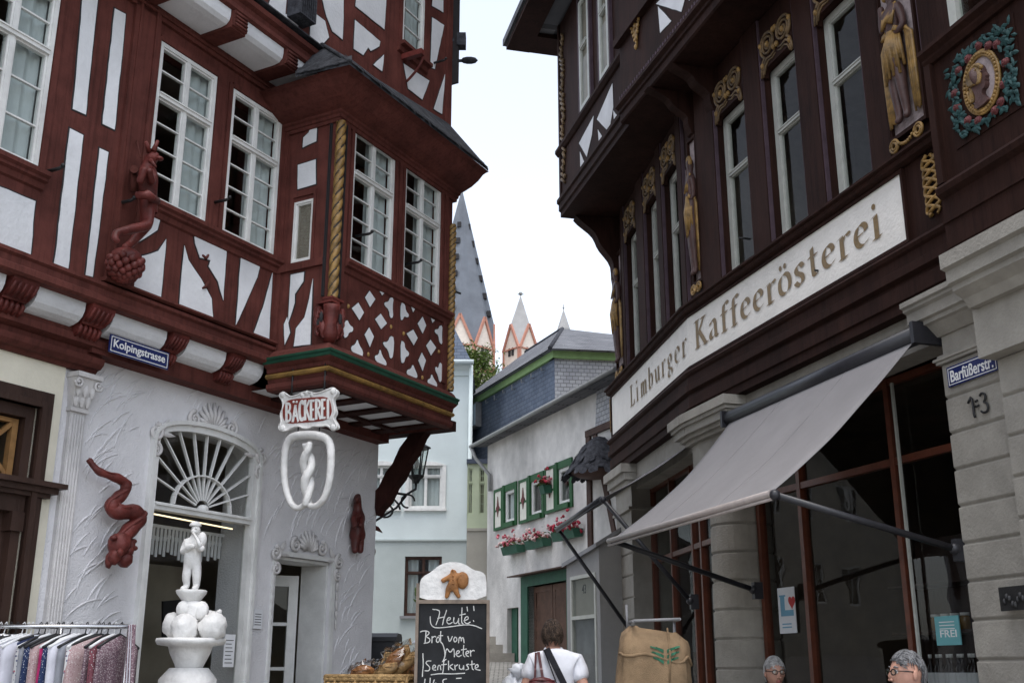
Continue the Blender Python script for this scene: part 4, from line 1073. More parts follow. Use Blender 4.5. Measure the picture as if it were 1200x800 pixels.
b.build('lettering', 'letter_gold', sign); b = MB()
v_a, v_b = R1.m(739, 470, .045)[0], R1.m(804, 420, .045)[0]
write(b, R1, 'Limburger', v_a, 4.76, .19, v_a - v_b, .043, -1, t=.22, ang=R(22), sx=1.3)
b.build('lettering', 'letter_gold', sign)

# ---- ground floor masonry
def blocks(b, fr, u0, u1, w0, w1, z0, z1, h, g=.018):
    n = max(1, round((z1 - z0) / h)); h = (z1 - z0) / n; prof = []
    for k in range(n):
        a = z0 + h * k; prof += [(w1 - g, a), (w1 - g, a + .008), (w1 - .004, a + .022), (w1, a + .03), (w1, a + h - .012), (w1 - .004, a + h - .004), (w1 - g, a + h)]
    prof += [(w0, z1), (w0, z0)]
    b.profile(fr, prof, u0, u1)
PG = 2.97 - .268 * 13
b = MB(); blocks(b, R2, 6.03, 6.69, -.5, 0, PG, 3.506, .268)
blocks(b, R2, 4.4, 6.03, -.5, .07, PG, 3.37, .268)
for z0, z1, o in ((3.506, 3.53, .03), (3.53, 3.55, .045), (3.55, 3.575, .02)): b.box(R2, 6.0, 6.69 + o, -.4, o, z0, z1)
b.box(R2, 6.0, 6.66, -.4, .0, 3.575, 3.72)
b.profile(R2, [(-.4, 3.72), (.02, 3.72), (.04, 3.74), (.10, 3.80), (.13, 3.81), (.13, 3.84), (.16, 3.85), (.16, 3.93), (.19, 3.945), (.19, 3.965), (.215, 3.975), (.215, 4.015), (-.4, 4.016)], 4.5, 6.83)
b.box(R2, 4.4, 6.06, .0, .2, 3.37, 3.72)
b.profile(R2, [(0, 3.72), (.26, 3.72), (.30, 3.78), (.38, 3.83), (.38, 3.87), (.42, 3.88), (.42, 3.97), (.46, 3.985), (.46, 4.09), (0, 4.09)], 4.4, 6.02)
b.build('stone_pier', 'stone_grey', shop)
b = MB(); 
def drum(b, c, r, z0, z1, h, n=28):
    k = max(1, round((z1 - z0) / h)); h = (z1 - z0) / k; prof = []
    for i in range(k):
        a = z0 + h * i; f = lambda z: r * (1 - .10 * ((z - z0) / (z1 - z0)) ** 2)
        prof += [(f(a) - .016, a), (f(a) - .016, a + .008), (f(a), a + .028), (f(a + h), a + h - .01), (f(a + h) - .016, a + h)]
    b.lathe(c, prof, n, 0, False)
bc = R2.P(10.33, -.2, 0)
drum(b, (bc[0], bc[1], 0), .34, -.4, 3.3, .29)
for fr, u0, u1 in ((R2, 9.98, BU), (R1, 0, .28)):
    for z0, z1, o in ((3.3, 3.33, .03), (3.33, 3.36, .05), (3.36, 3.72, -.04), (3.72, 3.76, .02), (3.76, 3.80, .07), (3.80, 3.88, .12), (3.88, 3.92, .15), (3.92, 4.018, .18)):
        b.box(fr, u0 - (o if fr is R2 else 0), u1 + (o if fr is R1 else 0), -.45, o + .02, z0, z1)
b.build('stone_column', 'stone_grey', shop)
b = MB(); 
blocks(b, R1, 3.05, V1, -.6, 0, -.1, 3.4, .29)
for z0, z1, o in ((3.4, 3.44, .05), (3.44, 3.72, .0), (3.72, 3.80, .06), (3.80, 3.90, .11), (3.90, 4.018, .16)): b.box(R1, 3.0 - o * .5, V1 + o * .5, -.6, o, z0, z1)
b.build('stone_pier', 'stone_grey', shop)
b = MB(); b.box(R2, 6.69, 9.98, -.32, -.06, 3.72, 4.018); b.box(R1, .28, 3.0, -.32, -.06, 3.68, 4.018); b.box(R2, 6.69, 9.98, -.06, -.04, 3.80, 3.83)
b.build('lintel', 'stone_grey', shop)
# shop fronts
def shopfront(fr, u0, u1, mull, trans, z1, nm='shop_front'):
    b = MB(); w0, w1 = -.34, -.26; f = .055
    for u in [u0 + f / 2, u1 - f / 2] + mull: b.box(fr, u - f / 2, u + f / 2, w0, w1, .2, z1)
    us = sorted([u0, u1] + mull)
    for a, e in zip(us[:-1], us[1:]):
        for z in trans + [z1 - .03]: b.box(fr, a + f / 2, e - f / 2, w0 + .01, w1 - .008, z - .03, z + .03)
        b.box(fr, a + f / 2, e - f / 2, w0, w1 - .004, -.5, .5)
    o = b.build(nm, 'shop_frame', shop)
    for a, e in zip(us[:-1], us[1:]):
        g = MB(); g.face([fr.P(a, w0 + .03, .4), fr.P(e, w0 + .03, .4), fr.P(e, w0 + .03, z1), fr.P(a, w0 + .03, z1)]); g.build('pane', 'shop_glass', o)
    return o
_r = R(4.0); RS = Fr(R2.P(6.69, -.16, 0)[:2], (R2.d[0] * math.cos(_r) + R2.n[0] * math.sin(_r), R2.d[1] * math.cos(_r) + R2.n[1] * math.sin(_r)), (R2.n[0] * math.cos(_r) - R2.d[0] * math.sin(_r), R2.n[1] * math.cos(_r) - R2.d[1] * math.sin(_r)))
tz = R2.m(1080, 528, -.28)[1]
f1 = shopfront(RS, 0.01, 3.28, [RS.m(1060, 665, -.28)[0], RS.m(946, 690, -.28)[0]], [tz], 3.72)
f2 = shopfront(R1, .28, 3.05, [R1.m(825, 690, -.28)[0], 1.2, 2.1], [R1.m(815, 640, -.28)[1]], 3.70)
b = MB()
for k in (0,): u = RS.m(1066, 665, -.25)[0]; b.box(RS, u - .03, u - .005, -.255, -.235, .5, 3.66)
b.build('window_bar', 'grey_frame', f1)
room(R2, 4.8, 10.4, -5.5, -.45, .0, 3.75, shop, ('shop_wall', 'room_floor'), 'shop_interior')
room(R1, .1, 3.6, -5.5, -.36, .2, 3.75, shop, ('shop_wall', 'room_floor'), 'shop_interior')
# goods inside the coffee shop
def bottle(fr, u, w, z, col, nm, lab, h=.3):
    p = fr.P(u, w, z); b = MB(); b.lathe(p, [(.001, 0), (.036, 0), (.037, .02), (.037, h * .6), (.014, h * .74), (.013, h * .97), (.001, h * .97)], 12)
    o = b.build(nm, col, None, p); tag(o, lab, 'bottle', 'wine bottles behind the shop window')
    c = MB(); c.lathe(p, [(.001, h * .9), (.0155, h * .9), (.0155, h), (.001, h)], 10); c.build('cap', 'plate_white', o)
    c = MB(); c.lathe(p, [(.0378, h * .18), (.038, h * .19), (.038, h * .5), (.0378, h * .51)], 12); c.build('paper_label', 'paper_white', o)
b = MB(); b.box(R2, 7.0, 9.7, -1.05, -.60, 1.10, 1.13); b.box(R2, 7.1, 7.15, -.95, -.62, .0, 1.1); b.box(R2, 9.5, 9.55, -.95, -.62, 0, 1.1)
o = b.build('display_shelf', 'dark_wood', None, R2.P(7.5, -.7, 0)); tag(o, 'dark wooden shelf of bottles just inside the coffee shop window', 'shelf')
ordn = ['first', 'second', 'third', 'fourth', 'fifth', 'sixth', 'seventh', 'eighth', 'ninth', 'tenth', 'eleventh', 'twelfth']
bu0, bu1 = R2.m(1143, 790, -.74)[0], R2.m(1092, 790, -.74)[0]
for k in range(9): bottle(R2, bu0 + (bu1 - bu0) * k / 8, -.74 - .02 * (k % 2), 1.13, 'bottle_dark', 'wine_bottle', f'{ordn[k]} white-capped dark bottle along the window shelf, counted from the stone pier')
for k in range(4):
    p = R2.P(6.6 + .12 * k, -.85, 1.60)
js = R2.m(1120, 738, -1.25)[1]; ju0, ju1 = R2.m(1136, 738, -1.25)[0], R2.m(1101, 738, -1.25)[0]
b = MB(); b.box(R2, ju0 - .6, ju1 + .5, -1.45, -1.1, js - .03, js); b.box(R2, ju0 - .6, ju1 + .5, -1.47, -1.45, .0, 2.5); b.box(R2, ju0 - .6, ju1 + .5, -1.45, -1.1, js + .4, js + .42)
o = b.build('wall_shelf', 'dark_wood', None, R2.P(6.9, -1.3, 0)); tag(o, 'tall dark shelf with small jars deeper inside the coffee shop', 'shelf')
for k in range(4):
    p = R2.P(ju0 + (ju1 - ju0) * k / 3, -1.22, js); b = MB(); b.lathe(p, [(.001, 0), (.045, 0), (.045, .1), (.035, .12), (.001, .12)], 12)
    o = b.build('glass_jar', 'jar_honey', None, p); tag(o, f'{ordn[k]} small jar with a pale lid on the inner shop shelf from the pier', 'jar', 'jars on the inner shelf')
    c = MB(); c.lathe(p, [(.001, .12), (.04, .12), (.04, .145), (.001, .145)], 12); c.build('lid', 'plate_white', o)
# posters on the glass
u0, z0 = RS.m(934, 741, -.29); u1, z1 = RS.m(911, 689, -.29)
b = MB(); b.box(RS, u0, u1, -.296, -.286, z0, z1)
o = b.build('window_poster', 'paper_white', None, RS.P(u0, -.29, z0)); tag(o, 'white poster with blue letter L and red heart on the shop glass', 'poster')
b = MB(); uu = u1 - .04; s_ = (u1 - u0)
b.box(RS, uu - .07, uu, -.287, -.284, z0 + .16, z1 - .07); b.box(RS, uu - .21, uu - .07, -.287, -.284, z0 + .16, z0 + .215); b.box(RS, uu - .09, uu + .015, -.287, -.2845, z1 - .085, z1 - .07); b.build('poster_letter', 'poster_blue', o)
b = MB(); hc = (uu - .19, z1 - .14)
b.prism(RS, [(hc[0] + .055 * (math.sin(t) ** 3) * 1.0, hc[1] + .0042 * (13 * math.cos(t) - 5 * math.cos(2 * t) - 2 * math.cos(3 * t) - math.cos(4 * t))) for t in [2 * math.pi * k / 24 for k in range(24)]], -.287, -.283); b.build('poster_heart', 'heart_red', o)
b = MB()
for k in range(2): b.box(RS, u0 + .07, u1 - .05, -.287, -.285, z0 + .08 - .03 * k, z0 + .092 - .03 * k)
b.build('poster_text', 'poster_blue', o)
u0, z0 = RS.m(1127, 755, -.29); u1, z1 = RS.m(1095, 722, -.29)
b = MB(); b.box(RS, u0, u1, -.296, -.286, z0, z1)
o = b.build('window_notice', 'notice_teal', None, RS.P(u0, -.29, z0)); tag(o, 'turquoise square notice on the shop glass beside the stone pier', 'notice')
b = MB(); text_faces(b, RS, 'FREI', u1 - .05, z0 + .06, (u1 - u0) * .68, .055, -.286, -1, 0, .01, .002)
for k in range(3): b.box(RS, u0 + .05, u1 - .05, -.287, -.284, z1 - .05 - .025 * k, z1 - .043 - .025 * k)
b.build('notice_text', 'plate_white', o)

# ---- first floor
WW = -.10
wins2 = [(7.37, 8.03), (8.405, 9.05), (9.45, 10.13)]
fx1 = (R2.m(1090, 130, WW)[0], R2.m(1047, 155, WW)[0]); fx2 = (R2.m(826, 327, WW)[0], R2.m(801, 345, WW)[0])
wz0, wz1 = 5.42, 7.36
b = MB(); wall(b, R2, 4.6, BU, 5.3, 8.02, [(a, e, wz0, wz1) for a, e in wins2], WW, .16)
wins1 = [(.47, 1.15), (1.42, 2.07), (2.5, 3.22)]
wall(b, R1, 0, V1, 5.3, 8.02, [(a, e, wz0, wz1 + .1) for a, e in wins1], WW, .16)
b.face([R1.P(V1, WW, -.5), R1.P(V1, -7, -.5), R1.P(V1, -7, 8.0), R1.P(V1, WW, 8.0)])
b.build('timber_wall', 'brown_timber', shop)
room(R2, 4.7, 10.7, -4.5, WW - .155, 5.3, 7.9, shop); room(R1, .2, 3.85, -4.5, WW - .155, 5.3, 7.9, shop)
for fr, ws, zt in ((R2, wins2, wz1), (R1, wins1, wz1 + .1)):
    for a, e in ws:
        sash(fr, a + .005, e - .005, wz0 + .01, zt - .01, WW - .07, shop, 1, wz0 + .62 * (zt - wz0), 1, 1, fm='grey_frame', fw=.075, name='casement_window', gm='curtained_glass', curtain=[(.0, .34)])
# posts standing proud between the windows, and their blue-grey edges
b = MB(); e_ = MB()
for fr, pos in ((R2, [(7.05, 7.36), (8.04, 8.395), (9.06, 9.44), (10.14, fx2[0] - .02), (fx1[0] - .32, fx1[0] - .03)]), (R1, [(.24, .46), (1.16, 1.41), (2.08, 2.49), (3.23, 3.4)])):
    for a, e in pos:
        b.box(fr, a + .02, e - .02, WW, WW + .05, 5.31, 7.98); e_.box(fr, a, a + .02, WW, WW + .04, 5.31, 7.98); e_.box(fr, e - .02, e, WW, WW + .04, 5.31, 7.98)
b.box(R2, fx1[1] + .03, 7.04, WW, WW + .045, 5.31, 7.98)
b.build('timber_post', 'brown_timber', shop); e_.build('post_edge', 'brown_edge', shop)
# curved heads above the windows with gilt scrolls
for fr, ws, zt in ((R2, wins2, wz1), (R1, wins1, wz1 + .1)):
    for a, e in ws:
        c = (a + e) / 2; h = (e - a) / 2 - .03
        b = MB(); poly = [(a + .03, zt - .12)] + [(c + h * math.cos(t), zt - .04 - .03 * abs(math.cos(t)) + .05 * math.sin(t)) for t in [math.pi * k / 12 for k in range(12, -1, -1)]] + [(e - .03, zt - .12)]
        b.prism(fr, [(a + .012, 7.95), (a + .012, zt - .10), (a + .04, zt - .10), (a + .055, zt - .05), (a + .10, zt - .02), (e - .10, zt - .02), (e - .055, zt - .05), (e - .04, zt - .10), (e - .012, zt - .10), (e - .012, 7.95)], WW - .03, WW + .03)
        b.build('window_head', 'brown_timber', shop)
        b = MB()
        for sg in (-1, 1):
            spiral(fr, b, c + sg * .155, zt + .23, .135, 2.6, WW + .04, .017, sg, math.pi * (1.35 if sg < 0 else -.35), n=60, taper=.35, tail=[(c + sg * .31, zt - .10), (c + sg * .30, zt - .02), (c + sg * .27, zt + .06)])
            b.tube([fr.P(c + sg * x, WW + .035, zt + y) for x, y in ((.28, -.10), (.255, .02), (.19, .075), (.10, .06), (.03, .085))], [.010, .014, .014, .012, .008], 6)
            b.tube([fr.P(c + sg * x, WW + .035, zt + y) for x, y in ((.25, -.08), (.22, .0), (.16, .035), (.08, .025), (.02, .05))], [.008, .011, .011, .01, .006], 6)
            for q, (dx, dz) in enumerate(((.02, .32), (.29, .27), (.15, .22), (.27, .02), (.03, .12))):
                b.ball(fr.P(c + sg * dx, WW + .045, zt + dz), (.026, .026, .034), 8, 6, 1)
        b.build('gilt_scroll', ['gilt_dull', 'gold_paint'], shop)
for p in ((1010, 228), (968, 318), (878, 280)):
    u, z = R2.m(*p, WW + .05); b = MB(); b.tube([R2.P(u, WW + .04, z), R2.P(u - .02, WW + .18, z - .01)], [.013, .01], 6); b.build('shutter_hook', 'iron_black', shop)
# carved figures in niches: relief of a draped figure, gilt and brown
def relief(fr, u0, u1, z0, z1, name, pal, seed):
    c = (u0 + u1) / 2; h = z1 - z0; wd = u1 - u0
    b = MB(); b.box(fr, u0, u1, WW, WW + .012, z0, z1); 
    o = b.build(name, 'niche_grey', shop)
    b = MB()
    for a, e, f, g in ((u0 - .025, u0, z0, z1), (u1, u1 + .025, z0, z1), (u0 - .025, u1 + .025, z1, z1 + .03), (u0 - .025, u1 + .025, z0 - .035, z0)): b.box(fr, a, e, WW, WW + .05, f, g)
    b.build('niche_frame', 'brown_timber', o)
    w = WW + .02; P = lambda x, y, d: fr.P(c + x * wd * .5, w + d, z0 + y * h)
    vs, fs = skin({'pelvis': (P(.0, .47, .05), .085), 'waist': (P(.02, .56, .05), .065), 'chest': (P(0, .68, .05), .095), 'neck': (P(0, .76, .05), .032), 'head': (P(0, .82, .05), .055), 'crown': (P(0, .86, .05), .045),
        'sl': (P(-.42, .72, .05), .045), 'el': (P(-.62, .58, .05), .036), 'hl': (P(-.2, .55, .09), .03), 'sr': (P(.42, .72, .05), .045), 'er': (P(.66, .62, .05), .036), 'hr': (P(.55, .80, .06), .03),
        'kl': (P(-.22, .26, .07), .055), 'al': (P(-.26, .06, .05), .034), 'tl': (P(-.34, .035, .09), .03), 'kr': (P(.24, .27, .06), .055), 'ar': (P(.18, .06, .05), .034), 'tr': (P(.26, .035, .09), .03)},
        [('pelvis', 'waist'), ('waist', 'chest'), ('chest', 'neck'), ('neck', 'head'), ('head', 'crown'), ('chest', 'sl'), ('sl', 'el'), ('el', 'hl'), ('chest', 'sr'), ('sr', 'er'), ('er', 'hr'), ('pelvis', 'kl'), ('kl', 'al'), ('al', 'tl'), ('pelvis', 'kr'), ('kr', 'ar'), ('ar', 'tr')], 'pelvis', 1)
    b = MB(); b.raw(vs, fs, 0, True); b.build('carved_figure', 'relief_brown', o)
    r_ = random.Random(seed); b = MB()      # drapery folds, sash, mantle and hair
    for k in range(15):
        t = k / 14; x = -.5 + t; b.tube([P(x * .62, .58 - .02 * abs(x), .06 + .05 * (1 - 4 * x * x)), P(x * 1.0, .46, .09 + .05 * (1 - 4 * x * x)), P(x * 1.15 + .05, .34 + .05 * math.sin(k * 2.1), .07 + .05 * (1 - 4 * x * x))], [.012, .02, .014], 6)
    for sg in (-1, 1):
        for k in range(5):
            x = sg * (.62 + .07 * k); b.tube([P(sg * .4, .72 - .03 * k, .05), P(x, .52, .035), P(x + .04 * math.sin(k * 2 + seed), .28, .03), P(x * 1.02, .05 + .03 * r_.random(), .03)], [.012, .018, .018, .010], 6)
    for k in range(9): b.tube([P(-.42 + .1 * k, .585 + .012 * math.sin(k * 1.9), .09), P(-.35 + .1 * k, .56 + .012 * math.sin(k * 2.3), .10)], .016, 6)
    for k in range(14):
        a = math.pi * (-.1 + 1.2 * k / 13); b.ball(P(.28 * math.cos(a), .83 + .035 * math.sin(a), .06), .028, 7, 5)
    for k in range(10): b.tube([P(-.38 + .085 * k, .745, .07), P(-.30 + .066 * k, .64 - .03 * abs(k - 4.5) / 4.5, .12)], .013, 5)
    b.build('gilt_drapery', 'gold_paint', o)
    b = MB()     # bracket with two scroll eyes below
    for sg in (-1, 1):
        for rr_ in (.055, .03): b.tube([fr.P(c + sg * wd * .36 + rr_ * math.cos(t), WW + .07, z0 - .1 + rr_ * math.sin(t)) for t in [2 * math.pi * k / 14 for k in range(15)]], .012, 6)
    for k in range(7): b.ball(fr.P(c + wd * .5 * (-.4 + .8 * k / 6), WW + .075, z0 - .135 + .03 * ((k - 3) / 3) ** 2), .017, 7, 5)
    b.build('gilt_bracket', 'gold_paint', o)
relief(R2, fx1[0] + .02, fx1[1] - .02, 5.58, 7.1, 'carved_panel', 0, 1)
relief(R2, fx2[0] + .0, min(BU - .02, fx2[1] + .06), 5.60, 7.38, 'carved_panel', 0, 2)
relief(R1, 3.45, 3.86, 5.60, 7.35, 'carved_panel', 0, 3)
# plaited gilt ornament at each end of the signboard
def plait(fr, u0, u1, z0, z1, w, parent, th=.016):
    b = MB(); n = 60; c = (u0 + u1) / 2; h = (u1 - u0) / 2 - th
    for ph in (0, 2 * math.pi / 3, 4 * math.pi / 3):
        pts = []
        for i in range(n + 1):
            t = i / n; a = ph + t * 2 * math.pi * 2.2
            pts.append(fr.P(c + h * math.sin(a) * (1 if .04 < t < .96 else .6), w + .012 + .012 * math.cos(2 * a), z0 + (z1 - z0) * t))
        b.tube(pts, th, 6, flat=.8)
    return b.build('plaited_ornament', 'gold_paint', parent)
plait(R2, 6.43, 6.62, 4.66, 5.16, .035, shop); plait(R1, 3.89, 3.93 - .005, 4.66, 5.16, .035, shop, .009)

# ---- second floor of the near front
uE = R2.m(722, 118, .5)[0]
JW = .45
b = MB()
b.profile(R2, [(-.3, 8.0), (JW - .02, 8.0), (JW + .0, 8.02), (JW, 8.12), (JW + .025, 8.13), (JW + .025, 8.17), (JW + .07, 8.20), (JW + .07, 8.24), (JW + .04, 8.26), (JW, 8.27), (-.3, 8.27)], 4.6, uE)
b.build('jetty_beam', 'brown_timber', shop)
for k in range(40):
    pass
b = MB()
for k in range(46): b.box(R2, uE - .06 - .07 * k, uE - .085 - .07 * k, JW, JW + .03, 8.285, 8.34)
b.box(R2, 4.6, uE - .02, JW, JW + .022, 8.27, 8.29)
b.build('dentil_strip', 'brown_edge', shop)
b = MB(); b.face([R2.P(4.6, JW - .02, 8.27), R2.P(uE, JW - .02, 8.27), R2.P(uE, JW - .02, 12.5), R2.P(4.6, JW - .02, 12.5)]); b.face([R2.P(uE, JW - .02, 8.0), R2.P(uE, -3, 8.0), R2.P(uE, -3, 12.5), R2.P(uE, JW - .02, 12.5)])
b.box(R2, 4.6, uE + .03, JW - .02, JW + .06, 9.1, 9.2)
b.build('timber_wall', 'brown_timber', shop)
uf = Fr(R2.P(0, JW - .02, 0)[:2], R2.d, R2.n)
for p in ([(769, 5), (794, -18), (812, -34), (799, 14)], [(771.5, 8), (787, 25), (774, 39)], [(808, 1), (816, -8), (824, -20), (810, -30)], [(758, -10), (770, -25), (792, -30), (783, -8)]):
    panel(uf, uf.ms(p), 0, shop)
b = MB(); u, z = uf.m(747, 36)
for sg in (-1, 1):
    for k in range(5):
        x, y = sg * (.025 + .030 * k), -.13 + .075 * k
        b.tube([uf.P(u, .01, z - .24), uf.P(u + x * .3, .025, z - .16 + .05 * k), uf.P(u + x, .02, z + y)], [.008, .011, .008], 6)
        b.ball(uf.P(u + x, .03, z + y), (.020, .02, .030), 8, 6)
        if k > 1: spiral(uf, b, u + x * .55, z + y + .02, .026, 1.1, .03, .008, sg, math.pi / 2, n=14)
b.ball(uf.P(u, .03, z - .24), (.024, .02, .042), 8, 6); b.ball(uf.P(u, .03, z + .06), (.022, .02, .045), 8, 6); b.tube([uf.P(u, .015, z - .24), uf.P(u, .02, z + .05)], .011, 6)
b.build('gilt_posy', 'gold_paint', shop)
# corbels carrying the jetty
def console(fr, u0, u1, w1, z0, z1, name='console'):
    b = MB(); n = 14; pr = [(WW, z0)]
    for i in range(n + 1):
        t = i / n; pr.append((WW + .04 + (w1 - WW - .04) * (t ** 1.6) + .025 * math.sin(t * 15), z0 + .02 + (z1 - z0 - .02) * t ** .75))
    pr.append((WW, z1)); b.profile(fr, pr, u0, u1); b.build(name, 'brown_timber', shop)
console(R2, 10.12, 10.28, JW - .03, 7.45, 7.995); console(R2, 10.70, BU - .02, JW + .02, 7.45, 7.995); console(R2, 7.08, 7.3, JW - .03, 7.3, 7.995)

# ---- second floor of the far front
b = MB()
b.profile(R3, [(-1.6, 7.995), (.0, 8.0), (.0, 8.08), (.03, 8.10), (.03, 8.2), (.06, 8.22), (.06, 8.28), (.0, 8.30), (-1.6, 8.30)], -.3, LR3)
b.build('jetty_beam', 'brown_timber', shop)
sz = R3.m(690, 128, 0)[1]
b = MB(); b.face([R3.P(-.4, 0, 8.3), R3.P(LR3 - .02, 0, 8.3), R3.P(LR3 - .02, 0, 12), R3.P(-.4, 0, 12)]); b.face([R3.P(LR3 - .02, 0, 8.0), R3.P(LR3 - .02, -7, 8.0), R3.P(LR3 - .02, -7, 12), R3.P(LR3 - .02, 0, 12)])
b.profile(R3, [(-.01, sz - .06), (.03, sz - .05), (.07, sz), (.07, sz + .05), (-.01, sz + .06)], -.3, LR3 + .03)
b.box(R3, LR3 - .09, LR3 - .01, -.05, .02, 8.3, 11.6)
b.build('timber_wall', 'brown_timber', shop)
for p in ([(700, 140), (718, 98), (719, 126), (714, 155)], [(679, 168), (696, 136), (694, 158), (688, 184)], [(680, 178), (685, 190), (681, 206)], [(701, 152), (708, 164), (703, 176)], [(719, 130), (727, 140), (721, 152)]):
    panel(R3, R3.ms(p), 0, shop)
for px0, px1, y in ((682, 694, 80), (705, 717, 50)):
    a, e = R3.m(px1, y)[0], R3.m(px0, y)[0]
    if e - a < .4: a = e - .5
    b = MB(); b.box(R3, a - .05, a, 0, .05, sz + .06, 11.2); b.box(R3, e, e + .05, 0, .05, sz + .06, 11.2); b.build('timber_post', 'brown_edge', shop)
    b = MB(); b.box(R3, a, e, .003, .008, sz + .08, 11); b.build('dark_interior', 'room_wall', shop); o = sash(R3, a + .01, e - .01, sz + .08, 11.0, .05, shop, 1, sz + 1.1, 1, 1, fm='grey_frame', fw=.07, depth=.04, name='casement_window', gm='curtained_glass')
b = MB()
for z in range(26):
    zz = 8.45 + .1 * z; b.tube([R3.P(LR3 - .30 + .05 * math.sin(z * .9), .01, zz), R3.P(LR3 - .24 + .05 * math.sin(z * .9 + 1), .03, zz + .1)], [.02, .03], 6)
    if z % 2: b.ball(R3.P(LR3 - .27 - .05 * math.sin(z * 1.3), .02, zz), (.03, .03, .045), 7, 5)
b.build('gilt_carving', 'gilt_dull', shop)
console(R1, V1 - .24, V1 - .02, .55, 6.75, 7.99)
# roof with deep eaves
b = MB(); P3 = lambda u, w, z: R3.P(u, w, z)
er = [P3(-7.5, .75, 11.35), P3(LR3 + .75, .75, 11.35), P3(LR3 + .75, -7, 11.35), P3(-7.5, -7, 11.35)]
ec = atz(606, 22, 11.35); 
b.face(er); b.poly_uv([(p[0], p[1], p[2] + .12) for p in er[:2]] + [P3(LR3 - 2, -3.2, 15), P3(-7.5, -3.2, 15)], (*R3.d, 0)); b.poly_uv([(p[0], p[1], p[2] + .12) for p in er[1:3]] + [P3(LR3 - 2, -3.2, 15)], (*R3.n, 0))
b.face([P3(-7.5, -7, 11.47), P3(LR3 + .75, -7, 11.47), P3(LR3 - 2, -3.2, 15), P3(-7.5, -3.2, 15)])
for p, q in zip(er, er[1:] + er[:1]): b.face([p, q, (q[0], q[1], q[2] + .12), (p[0], p[1], p[2] + .12)])
b.build('roof', 'slate_grey', shop)
b = MB(); b.box(R3, -7.3, LR3 + .7, .3, .7, 11.26, 11.34); b.box(R3, LR3 + .2, LR3 + .7, -6, .3, 11.265, 11.34); b.build('eaves_soffit', 'brown_timber', shop)
b = MB()
b.face([R2.P(4.6, 0, -.5), R2.P(4.6, -7, -.5), R2.P(4.6, -7, 12.5), R2.P(4.6, .4, 12.5), R2.P(4.6, .4, 8)])
b.face([R2.P(4.6, -7, -.5), R2.P(13.5, -7, -.5), R2.P(13.5, -7, 12.5), R2.P(4.6, -7, 12.5)])
b.face([R2.P(4.6, -7, 12.45), R2.P(12, -7, 12.45), R2.P(uE, JW, 12.45), R2.P(4.6, JW, 12.45)])
b.build('rear_wall', 'brown_timber', shop)

# ---- oriel at the street corner with portrait panel
OU, OW = 6.04, .34
O = Fr(R2.P(0, OW, 0)[:2], R2.d, R2.n)
b = MB()
b.box(R2, 4.4, OU - .03, WW, OW, 4.16, 5.7)
b.profile(R2, [(OW, 4.16), (OW + .02, 4.16), (OW + .02, 4.34), (OW + .035, 4.345), (OW + .035, 4.365), (OW + .02, 4.37), (OW + .02, 4.53), (OW + .06, 4.56), (OW + .07, 4.60), (OW + .05, 4.63), (OW, 4.64)], 4.4, OU)
b.profile(R2, [(OW, 5.60), (OW + .03, 5.60), (OW + .05, 5.63), (OW + .05, 5.65), (OW + .09, 5.68), (OW + .09, 5.71), (OW, 5.73)], 4.4, OU)
b.box(R2, OU - .07, OU - .005, OW, OW + .045, 4.645, 5.60); b.box(R2, OU - .03, OU, -.05, OW, 4.1, 5.7)
b.box(R2, 4.4, OU, OW - .06, OW + .015, 4.08, 4.16); b.box(R2, 4.4, OU, .1, .16, 4.09, 4.155)
for u in (5.95, 5.3): b.box(R2, u - .05, u + .04, .0, OW - .06, 4.085, 4.158)
b.box(R2, 4.4, OU - .06, WW, .24, 5.73, 9)
b.build('oriel_wall', 'brown_timber', shop)
b = MB(); b.box(R2, 4.42, OU - .02, 0, OW - .06, 4.13, 4.157); b.build('oriel_soffit', 'stone_grey', shop)
b = MB(); b.box(R2, 5.0, 5.72, .24, .26, 5.74, 7.2); b.build('pane', 'window_glass', shop)
b = MB(); b.box(R2, 5.72, 5.8, .24, .30, 5.74, 7.3); b.box(R2, 4.9, 5.72, .24, .295, 7.2, 7.3); b.box(R2, 4.92, 5.0, .24, .30, 5.74, 7.2); b.build('casement_window', 'grey_frame', shop)
# portrait medallion: beaded gilt oval, profile head, wreath of leaves and roses
cu_, cz_ = 5.50, 5.19
b = MB(); b.box(O, 5.15, 5.84, 0, .008, 4.84, 5.52)
med = b.build('portrait_panel', 'brown_timber', shop)
b = MB(); b.prism(O, [(cu_ + .145 * math.cos(t), cz_ + .2 * math.sin(t)) for t in [2 * math.pi * k / 32 for k in range(32)]], .008, .014); b.build('medallion', 'niche_grey', med)
b = MB()
ov = lambda a, rx, rz, w: O.P(cu_ + rx * math.cos(a), w, cz_ + rz * math.sin(a))
for rx, rz, t in ((.175, .23, .012), (.145, .198, .012)): b.tube([ov(2 * math.pi * k / 40, rx, rz, .02) for k in range(41)], t, 6)
for k in range(44): b.ball(ov(2 * math.pi * k / 44, .16, .214, .028), .0135, 7, 5)
b.build('gilt_beading', 'gold_paint', med)
b = MB()    # the head, turned to one side, in raised relief
H = lambda x, y: (cu_ - x, cz_ + y)
prof = [(-.09, -.19), (-.05, -.10), (-.06, -.06), (-.085, .0), (-.085, .07), (-.05, .12), (.0, .135), (.045, .115), (.062, .075), (.064, .05), (.088, .012), (.072, .0), (.078, -.018), (.068, -.026), (.075, -.043), (.06, -.07), (.025, -.075), (.02, -.105), (.06, -.15), (.08, -.18)]
b.prism(O, chaikin([H(x * .9, y) for x, y in prof], 1), .012, .05)
b.ball(O.P(cu_ + .012, .04, cz_ + .05), (.055, .03, .07), 12, 8); b.ball(O.P(cu_ - .045, .052, cz_ + .052), (.010, .008, .007), 8, 6)
b.build('portrait_head', 'relief_brown', med)
b = MB()
